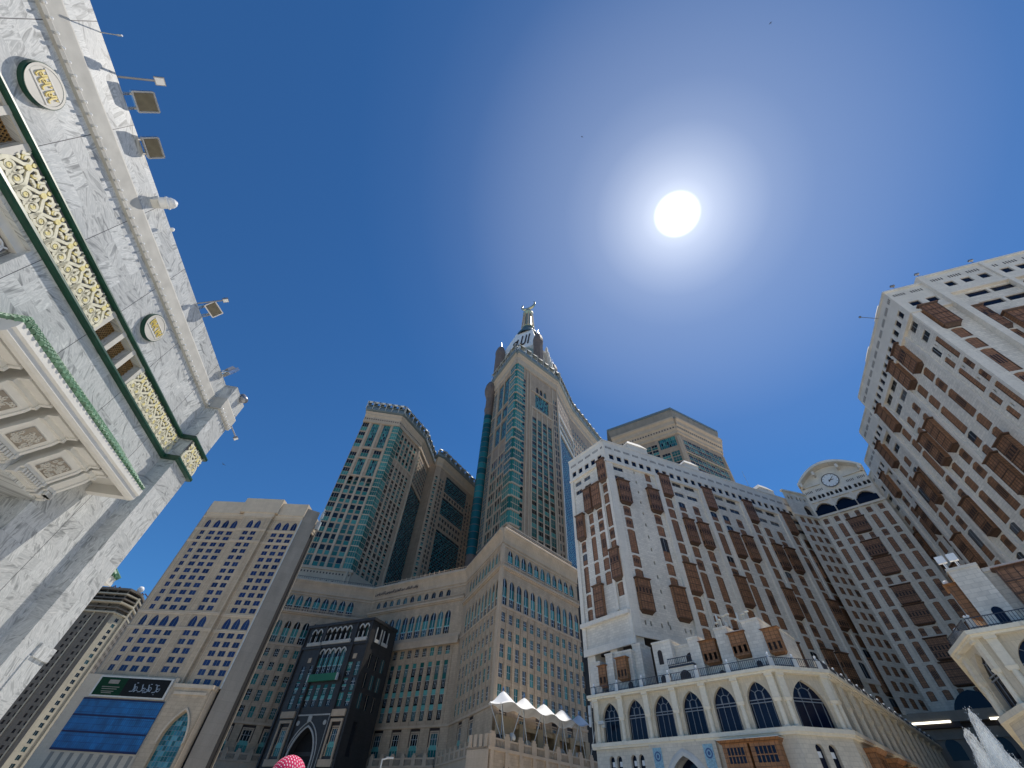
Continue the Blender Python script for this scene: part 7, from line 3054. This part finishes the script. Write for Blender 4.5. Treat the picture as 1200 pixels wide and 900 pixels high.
def right_pavilion():
    q0, q1 = (50.1, 44.7), (72.0, 19.6)
    fr, L = frame2(q0, q1)
    T = Thing('right_arcade_pavilion', 'pale arcaded pavilion with terrace, cut off by the right edge of the picture', 'pavilion', (*q0, 0))
    f2, L2 = frame2((53.0, 50.4), q0)
    f3 = frame(Vector((53.0, 50.4, 0)) + Vector((math.sin(rad(47.5)), math.cos(rad(47.5)), 0)) * 45, 227.5)
    colm = column_mesh()
    core = MB().prism([(q0[0] + 1.4, q0[1] + .2), (q1[0] + 1, q1[1] + 1), (q1[0] + 12, q1[1] + 14), (90, 82), (86.5, 80.4), (54.2, 50.8)], 0, 17.4)
    T.mb('core', core, ['black'])
    arcade_face(T, fr, L, [(1.7 + 4.68 * k, 3.1) for k in range(6)])
    arcade_face(T, f2, L2, [(1.4, L2 - 2.5)])
    arcade_face(T, f3, 45, [(1.3 + 4.62 * k, 3.0) for k in range(9)])
    for k in range(7):
        T.many('column', colm, fr @ Matrix.Translation((.9 + 4.68 * k, 0, 0)))
    T.many('column', colm, f2 @ Matrix.Translation((.6, 0, 0)))
    T.many('column', colm, f2 @ Matrix.Translation((L2 - .5, 0, 0)))
    for k in range(10):
        T.many('column', colm, f3 @ Matrix.Translation((.5 + 4.62 * k, 0, 0)))
    for f, l in ((fr, L), (f2, L2), (f3, 45)):
        facade(T, f, 0, l, 0, 11.6, [], 'arcade_low', name='lower_wall')
    fs = [f3, f2, fr]
    Ls = [45, L2, L]

    def run(yi, yo, z0, z1):
        def meet(fa, fb, y):
            pa, da = fa @ Vector((0, y, 0)), fa.to_3x3() @ Vector((1, 0, 0))
            pb, db = fb @ Vector((0, y, 0)), fb.to_3x3() @ Vector((1, 0, 0))
            den = da.x * db.y - da.y * db.x
            return pa + da * (((pb.x - pa.x) * db.y - (pb.y - pa.y) * db.x) / den)
        rows = []
        for y in (yo, yi):
            rows.append([f3 @ Vector((0, y, 0)), meet(f3, f2, y), meet(f2, fr, y), fr @ Vector((L, y, 0))])
        m = MB()
        for k in range(3):
            m.prism([(p.x, p.y) for p in (rows[0][k], rows[0][k + 1], rows[1][k + 1], rows[1][k])], z0, z1)
        return m
    for nm, a, b, z0, z1 in (('ledge', 1.0, -.62, 11.55, 12.0), ('cornice', .5, -.95, 17.62, 18.0), ('cornice', .5, -.7, 17.4, 17.62), ('terrace_floor', 9, -.6, 17.98, 18.06)):
        T.mb(nm, run(a, b, z0, z1), ['arcade_trim'])
    for f, l in zip(fs, Ls):
        r = MB()
        x = 0
        while x < l:
            r.box(x, x + .05, -.30, -.25, 18.06, 19.15)
            x += .27
        for z in (18.25, 19.12):
            r.box(0, l, -.32, -.23, z, z + .06)
        T.mb('railing', r, ['rail'], f)
    # terrace block with its wooden bays
    t = MB()
    t.box(1.5, 4.2, 2.4, 8, 18.06, 24.6)
    t.box(4.2, 14, 3.2, 8, 18.06, 24.0)
    t.box(1.4, 4.3, 2.3, 8, 24.6, 24.9)
    t.box(4.3, 14, 3.0, 8, 24.0, 24.4)
    T.mb('terrace_block', t, ['white'], fr)
    T.part('bay_window', mash_mesh(2.6, 4.0, 1.0, 0, 'wood_new'), fr @ Matrix.Translation((1.5, 5.6, 19.6)) @ Matrix.Rotation(rad(-90), 4, 'Z'))
    T.part('bay_window', mash_mesh(4.6, 4.4, .9, 0, 'wood'), fr @ Matrix.Translation((5.2, 3.2, 19.5)))
    for u, w in ((2.5, .9), (5.2, 2.0), (8.4, 2)):
        d = MB()
        cur = arch_curve('round', w, 2.4)
        d.extrude_y([(u, 18.06)] + [(u + a, 18.06 + b) for a, b in cur] + [(u + w, 18.06)], (2.34 if u < 4 else 3.14), (2.4 if u < 4 else 3.2))
        T.mb('door', d, ['g_navy'], fr)
    T.flush()
    for (f, u, lab) in ((fr, .3, 'white lamp pedestal on the front corner of the right edge pavilion'), (f2, 2.2, 'smaller looking lamp pedestal on the short side of the right edge pavilion')):
        g = Thing('terrace_lamp', lab, 'lamp', tuple(f @ Vector((u, .2, 18.06))))
        p = MB()
        p.frust([(-.36, -.36), (.36, -.36), (.36, .36), (-.36, .36)], 0, [(-.3, -.3), (.3, -.3), (.3, .3), (-.3, .3)], 1.1)
        p.lathe([(.30, 1.1), (.24, 1.25), (0, 1.3)], n=10)
        g.mb('pedestal', p, ['white_plaster'], f @ Matrix.Translation((u, .2, 18.06)))
        l = MB()
        for x in (-.14, .14):
            l.lathe([(0, 1.3), (.12, 1.34), (.15, 1.45), (0, 1.55)], (x, 0, 0), 10)
        g.mb('lamp_globe', l, ['lamp_white'], f @ Matrix.Translation((u, .2, 18.06)), smooth=True)
    fl = Thing('twin_floodlight', 'pair of pale square floodlights on the pavilion terrace block at the right edge', 'floodlight', tuple(fr @ Vector((2.0, 3.0, 24.9))))
    b = MB()
    for x in (-.55, .55):
        b.box(x - .42, x + .42, -.25, .1, .7, 1.5, 0)
        b.tube((x, 0, 0), (x, 0, .75), .06, 6)
        b.tube((x + .15, 0, 0), (x + .15, 0, .75), .04, 6)
    fl.mb('lamp_heads', b, ['lamp_white'], fr @ Matrix.Translation((2.2, 2.6, 24.9)))
    cam_ = MB()
    cam_.tube((0, 0, 0), (-.5, -.3, 1.2), .07, 6)
    cam_.lathe([(0, -.2), (.25, -.1), (.28, .15), (0, .3)], (-.55, -.3, 1.35), 8)
    cam_.box(-.2, .25, -.2, .2, -.1, .25)
    single('security_camera', 'white camera on a bent arm at the side of the pavilion terrace block', 'camera', cam_, ['white_paint'], fr @ Matrix.Translation((1.2, 4.0, 22.6)))


right_pavilion()


# ------------------------------------------------------------------ fountain, palms, street lamp, person, birds
def fountain():
    m, t, b = new_mat('white_water_spray')
    tc = N(t, 'ShaderNodeTexCoord')
    mp = N(t, 'ShaderNodeMapping')
    mp.inputs['Scale'].default_value = (9, 9, 1.1)
    no = N(t, 'ShaderNodeTexNoise')
    no.inputs['Scale'].default_value = 1.9
    no.inputs['Detail'].default_value = 8
    t.links.new(tc.outputs['Object'], mp.inputs[0])
    t.links.new(mp.outputs[0], no.inputs['Vector'])
    r = N(t, 'ShaderNodeMapRange')
    r.inputs['From Min'].default_value, r.inputs['From Max'].default_value = 0.34, 0.58
    r.inputs['To Min'].default_value, r.inputs['To Max'].default_value = 0.02, 0.50
    t.links.new(no.outputs[0], r.inputs['Value'])
    di = N(t, 'ShaderNodeBsdfDiffuse')
    tr = N(t, 'ShaderNodeBsdfTranslucent')
    tp = N(t, 'ShaderNodeBsdfTransparent')
    for n_ in (di, tr):
        n_.inputs['Color'].default_value = (0.92, 0.95, 0.95, 1)
    m1 = N(t, 'ShaderNodeMixShader')
    m1.inputs[0].default_value = 0.55
    t.links.new(di.outputs[0], m1.inputs[1])
    t.links.new(tr.outputs[0], m1.inputs[2])
    m2 = N(t, 'ShaderNodeMixShader')
    t.links.new(r.outputs[0], m2.inputs[0])
    t.links.new(tp.outputs[0], m2.inputs[1])
    t.links.new(m1.outputs[0], m2.inputs[2])
    t.links.new(m2.outputs[0], t.nodes['Material Output'].inputs['Surface'])
    M['spray'] = m
    D = 40.0
    T = Thing('fountain', 'white water jets of a fountain leaping up at the lower right', 'fountain', (D * math.sin(rad(44.5)), D * math.cos(rad(44.5)), 0))
    bs = MB().lathe([(0, 0), (5.2, 0), (5.2, .55), (4.8, .55), (4.7, .3), (0, .3)], (28.9, 28.0, 0), 40)
    T.mb('basin', bs, ['white_plaster'])
    w = MB().lathe([(0, .42), (4.72, .42)], (28.9, 28.0, 0), 40)
    T.mb('water', w, ['g_cyan'])
    rr = random.Random(5)
    jets = [(44.6, 7.75, 1.35), (43.6, 6.9, 1.2), (44.2, 6.2, 1.0), (43.1, 5.0, .45), (45.2, 5.7, 1.2), (45.9, 4.9, 1.3), (42.5, 4.6, .35)]
    for az, h, wd in jets:
        x, y = D * math.sin(rad(az)), D * math.cos(rad(az))
        for layer in range(3):
            j = MB()
            sgm = 22
            prof = []
            for i in range(sgm + 1):
                t_ = i / sgm
                rr_ = wd * (.08 + (1 - t_) ** .8 * (.75 - layer * .2)) * (1 + .07 * rr.uniform(-1, 1)) if i < sgm else 0
                prof.append((max(0.0, rr_), .4 + (h - .4 - layer * .5) * t_))
            j.lathe(prof, (0, 0, 0), 12)
            for k in range(len(j.v)):
                vx, vy, vz = j.v[k]
                q = .05 * wd
                j.v[k] = (vx + rr.uniform(-q, q), vy + rr.uniform(-q, q), vz + rr.uniform(-.05, .05))
            T.mb('water_jet', j, ['spray'], Matrix.Translation((x, y, 0)), smooth=True)
        dr = MB()
        for k in range(420):
            t_ = rr.random() ** 1.4
            a = rr.uniform(0, 6.283)
            rad_ = wd * (.15 + (1 - t_) * 1.0) * rr.uniform(.6, 1.15)
            s_ = rr.uniform(.008, .024)
            c = (rad_ * math.cos(a), rad_ * math.sin(a), .4 + (h - .3) * t_)
            dr.solid([(c[0] - s_, c[1], c[2]), (c[0] + s_, c[1], c[2]), (c[0], c[1] - s_, c[2]), (c[0], c[1] + s_, c[2]), (c[0], c[1], c[2] + 2.4 * s_), (c[0], c[1], c[2] - 2.4 * s_)],
                     [(0, 2, 4), (2, 1, 4), (1, 3, 4), (3, 0, 4), (2, 0, 5), (1, 2, 5), (3, 1, 5), (0, 3, 5)])
        o = T.mb('droplets', dr, ['white_paint'], Matrix.Translation((x, y, 0)))
        o['kind'] = 'stuff'


fountain()


def palm(label, x, y, h, seed):
    T = Thing('palm_tree', label, 'tree', (x, y, 0), 'palms beside the fountain')
    rr = random.Random(seed)
    t = MB()
    t.lathe([(.26, 0), (.2, .6), (.17, h * .6), (.19, h - .3), (.12, h)], (0, 0, 0), 10)
    M.setdefault('bark', plain('palm_bark', (0.13, 0.09, 0.055), 0.85, noise=.3, scale=6))
    M.setdefault('frond', plain('palm_leaf', (0.055, 0.085, 0.025), 0.5, noise=.4, scale=3))
    T.mb('trunk', t, ['bark'], Matrix.Translation((x, y, 0)))
    c = MB()
    for i in range(26):
        a = rr.uniform(0, 6.283)
        up = rr.uniform(-.1, 1.25)
        ln = rr.uniform(1.0, 1.5)
        pts = []
        for k in range(9):
            s_ = k / 8
            r_ = ln * s_ * math.cos(up * (1 - .2 * s_))
            z = h + ln * s_ * math.sin(up) - .95 * s_ * s_ * ln
            pts.append(Vector((r_ * math.cos(a), r_ * math.sin(a), z)))
        side = Vector((-math.sin(a), math.cos(a), 0))
        for k in range(8):
            c.tube(pts[k], pts[k + 1], .018, 3)
            for sg in (1, -1):
                for q in (.2, .7):
                    p = pts[k].lerp(pts[k + 1], q)
                    dlt = (pts[k + 1] - pts[k]).normalized()
                    L = .34 * (1 - .5 * k / 8)
                    e = p + side * sg * L + dlt * L * .5 - Vector((0, 0, L * .35))
                    c.face([p, p + dlt * .05, e])
    T.mb('crown', c, ['frond'], Matrix.Translation((x, y, 0)))


palm('small palm crown in front of the fountain spray at the bottom right edge', 28.3, 24.3, 3.9, 2)
palm('palm crown half hidden by the left fountain jet at the bottom edge', 24.9, 26.9, 4.1, 6)


def street_lamp():
    x, y = 45 * math.sin(rad(-10.75)), 45 * math.cos(rad(-10.75))
    T = Thing('street_lamp', 'slim pale street lamp with a short arm below the middle balustrade', 'street lamp', (x, y, 0))
    p = MB()
    p.tube((x, y, 0), (x, y, 5.35), .07, 10, 0, .05)
    p.lathe([(.16, 0), (.16, .5), (.09, .6)], (x, y, 0), 12)
    T.mb('pole', p, ['frame'])
    h = MB()
    h.tube((x, y, 5.3), (x + .5, y, 5.42), .045, 8)
    h.box(x + .3, x + .85, y - .12, y + .12, 5.38, 5.48)
    T.mb('lamp_head', h, ['frame'])


street_lamp()


def skin_mesh(verts, edges, radii, name, mats, sub=2):
    me = bpy.data.meshes.new(name)
    me.from_pydata([tuple(v) for v in verts], edges, [])
    o = bpy.data.objects.new(name, me)
    COL.objects.link(o)
    sk = o.modifiers.new('skin', 'SKIN')
    for i, r in enumerate(radii):
        d = me.skin_vertices[0].data[i]
        d.radius = (r, r) if not isinstance(r, tuple) else r
        d.use_root = i == 0
    ss = o.modifiers.new('sub', 'SUBSURF')
    ss.levels = ss.render_levels = sub
    dg = bpy.context.evaluated_depsgraph_get()
    out = bpy.data.meshes.new_from_object(o.evaluated_get(dg))
    out.name = name
    out.materials.clear()
    for m in mats:
        out.materials.append(M[m])
    for p in out.polygons:
        p.use_smooth = True
        p.material_index = 0
    bpy.data.objects.remove(o)
    return out


def person():
    M['skin'] = plain('skin', (0.34, 0.19, 0.12), 0.55, noise=.05)
    M['thobe'] = plain('white_robe_cloth', (0.72, 0.71, 0.68), 0.8, noise=.04)
    m, t, b = new_mat('red_white_checked_cloth')
    tc = N(t, 'ShaderNodeTexCoord')
    sp = N(t, 'ShaderNodeSeparateXYZ')
    t.links.new(tc.outputs['UV'], sp.inputs[0])
    mp = N(t, 'ShaderNodeMapping')
    mp.inputs['Rotation'].default_value = (0, 0, rad(38))
    mp.inputs['Scale'].default_value = (1, 1, 1)
    t.links.new(tc.outputs['UV'], mp.inputs[0])
    ck = N(t, 'ShaderNodeTexBrick')
    ck.offset = 0.5
    t.links.new(mp.outputs[0], ck.inputs['Vector'])
    ck.inputs['Color1'].default_value = (0.86, 0.76, 0.80, 1)
    ck.inputs['Color2'].default_value = (0.88, 0.80, 0.84, 1)
    ck.inputs['Mortar'].default_value = (0.56, 0.01, 0.085, 1)
    ck.inputs['Scale'].default_value = 1
    ck.inputs['Brick Width'].default_value = 0.026
    ck.inputs['Row Height'].default_value = 0.018
    ck.inputs['Mortar Size'].default_value = 0.0068
    t.links.new(ck.outputs['Color'], b.inputs['Base Color'])
    b.inputs['Roughness'].default_value = 0.85
    M['ghutra'] = m
    D = 3.75
    px, py = D * math.sin(rad(-19.35)), D * math.cos(rad(-19.35))
    loc = Matrix.Translation((px, py, 0))
    T = Thing('person', 'person in a red and white checked headscarf, only the top of the head in view', 'person', (px, py, 0))
    # body: facing away (+y), standing
    V = [(0, 0, .92), (0, .01, 1.1), (0, .01, 1.28), (0, 0, 1.40), (0, .01, 1.47), (0, .02, 1.56), (0, .02, 1.64),
         (.10, 0, .88), (.11, .01, .48), (.11, -.02, .09), (.11, .12, .04),
         (-.10, 0, .88), (-.11, .01, .48), (-.11, -.02, .09), (-.11, .12, .04),
         (.19, 0, 1.37), (.25, -.01, 1.10), (.26, .06, .86), (.26, .09, .78),
         (-.19, 0, 1.37), (-.25, -.01, 1.10), (-.26, .06, .86), (-.26, .09, .78)]
    E_ = [(0, 1), (1, 2), (2, 3), (3, 4), (4, 5), (5, 6), (0, 7), (7, 8), (8, 9), (9, 10), (0, 11), (11, 12), (12, 13), (13, 14), (3, 15), (15, 16), (16, 17), (17, 18), (3, 19), (19, 20), (20, 21), (21, 22)]
    Rr = [.15, .145, .16, .10, .06, .085, .075, .095, .065, .045, .04, .095, .065, .045, .04, .075, .052, .036, .032, .075, .052, .036, .032]
    T.part('body', skin_mesh(V, E_, Rr, 'body', ['skin']), loc)
    n = MB()
    n.tube((0, .11, 1.575), (0, .135, 1.55), .014, 8, 0, .018)
    # robe
    r = MB()
    rings = [(.33, .24, .12), (.29, .21, .5), (.25, .18, .9), (.235, .165, 1.15), (.255, .16, 1.3), (.21, .13, 1.40), (.09, .085, 1.455)]
    k = 28
    v, f = [], []
    for i, (a, b_, z) in enumerate(rings):
        for j in range(k):
            th = 2 * math.pi * j / k
            fold = 1 + .05 * math.sin(7 * th) * max(0, 1 - z)
            v.append((a * math.cos(th) * fold, b_ * math.sin(th) * fold, z))
    for i in range(len(rings) - 1):
        for j in range(k):
            f.append((i * k + j, i * k + (j + 1) % k, (i + 1) * k + (j + 1) % k, (i + 1) * k + j))
    r.solid(v, f)
    T.mb('robe', r, ['thobe'], loc, smooth=True)
    for s_ in (1, -1):
        a = MB()
        a.tube((s_ * .17, 0, 1.37), (s_ * .25, -.01, 1.10), .088, 14, 0, .075)
        a.tube((s_ * .25, -.01, 1.11), (s_ * .262, .055, .89), .075, 14, 0, .068)
        T.mb('sleeve', a, ['thobe'], loc, smooth=True)
    # headscarf with a fold ridge, hanging to the shoulders
    v, f, uv = [], [], []
    nu, nv = 64, 34
    for i in range(nv + 1):
        t_ = i / nv
        for j in range(nu):
            th = 2 * math.pi * j / nu
            if t_ < .5:
                ph = t_ / .5 * math.pi / 2
                rx, ry = .105 * math.sin(ph), .122 * math.sin(ph)
                z = 1.645 + .108 * math.cos(ph)
            else:
                q = (t_ - .5) / .5
                rx, ry = .105 + .10 * q ** 1.4, .122 + .06 * q
                z = 1.645 - .30 * q
            crease = .006 * math.exp(-((math.cos(th)) / .22) ** 2) * min(1, 3 * t_) * (1 if math.sin(th) > 0 else .6)
            wob = 1 + .012 * math.sin(5 * th + 3 * t_) * t_ + (.05 * math.sin(9 * th) * max(0, t_ - .55))
            x, y = rx * wob * math.cos(th), ry * wob * math.sin(th)
            v.append((x, y + .015, z + crease))
            arc = t_ * .36
            uv.append((arc * math.cos(th), arc * math.sin(th)))
    for i in range(nv):
        for j in range(nu):
            f.append((i * nu + j, (i + 1) * nu + j, (i + 1) * nu + (j + 1) % nu, i * nu + (j + 1) % nu))
    me = bpy.data.meshes.new('headscarf')
    me.from_pydata(v, [], f)
    ul = me.uv_layers.new(name='UVMap')
    for l in me.loops:
        ul.data[l.index].uv = uv[l.vertex_index]
    for p in me.polygons:
        p.use_smooth = True
    me.materials.append(m)
    T.part('headscarf', me, loc)


person()


def bird(label, az, el, d, s, roll):
    x, y, z = d * math.sin(rad(az)) * math.cos(rad(el)), d * math.cos(rad(az)) * math.cos(rad(el)), d * math.sin(rad(el)) + 1.45
    M.setdefault('feather', plain('dark_feather', (0.03, 0.03, 0.035), 0.7))
    b = MB()
    b.lathe([(0, -.17), (.03, -.12), (.055, 0), (.045, .09), (.03, .13), (.028, .17), (0, .2)], (0, 0, 0), 8)
    for sg in (1, -1):
        w = [(sg * .04, -.06, .0), (sg * .04, .07, .0), (sg * .2, .06, .07), (sg * .38, -.06, .03), (sg * .22, -.07, .06)]
        i = len(b.v)
        pts = [(p[0], -p[2], p[1]) for p in w]
        b.solid(pts + [(p[0], p[1] - .01, p[2]) for p in pts], [(0, 1, 2, 4), (4, 2, 3), (5, 9, 7, 6), (9, 8, 7)])
    b.solid([(-.05, 0, -.28), (.05, 0, -.28), (.015, 0, -.14), (-.015, 0, -.14)], [(0, 1, 2, 3)])
    mx = Matrix.Translation((x, y, z)) @ Matrix.Rotation(rad(roll), 4, 'Z') @ Matrix.Rotation(rad(-80), 4, 'X') @ Matrix.Scale(s, 4)
    single('bird', label, 'bird', b, ['feather'], mx, 'birds in the sky')


bird('tiny dark bird high in the blue sky, left of the sun', 36.3, 79.0, 70, .55, 20)
bird('tiny dark bird just right of the marble corner, above the tan hotel', -39.99, 28.1, 60, .8, 70)
bird('tiny dark bird near the top edge of the sky, right of the sun', 95.4, 66.8, 70, .5, 130)
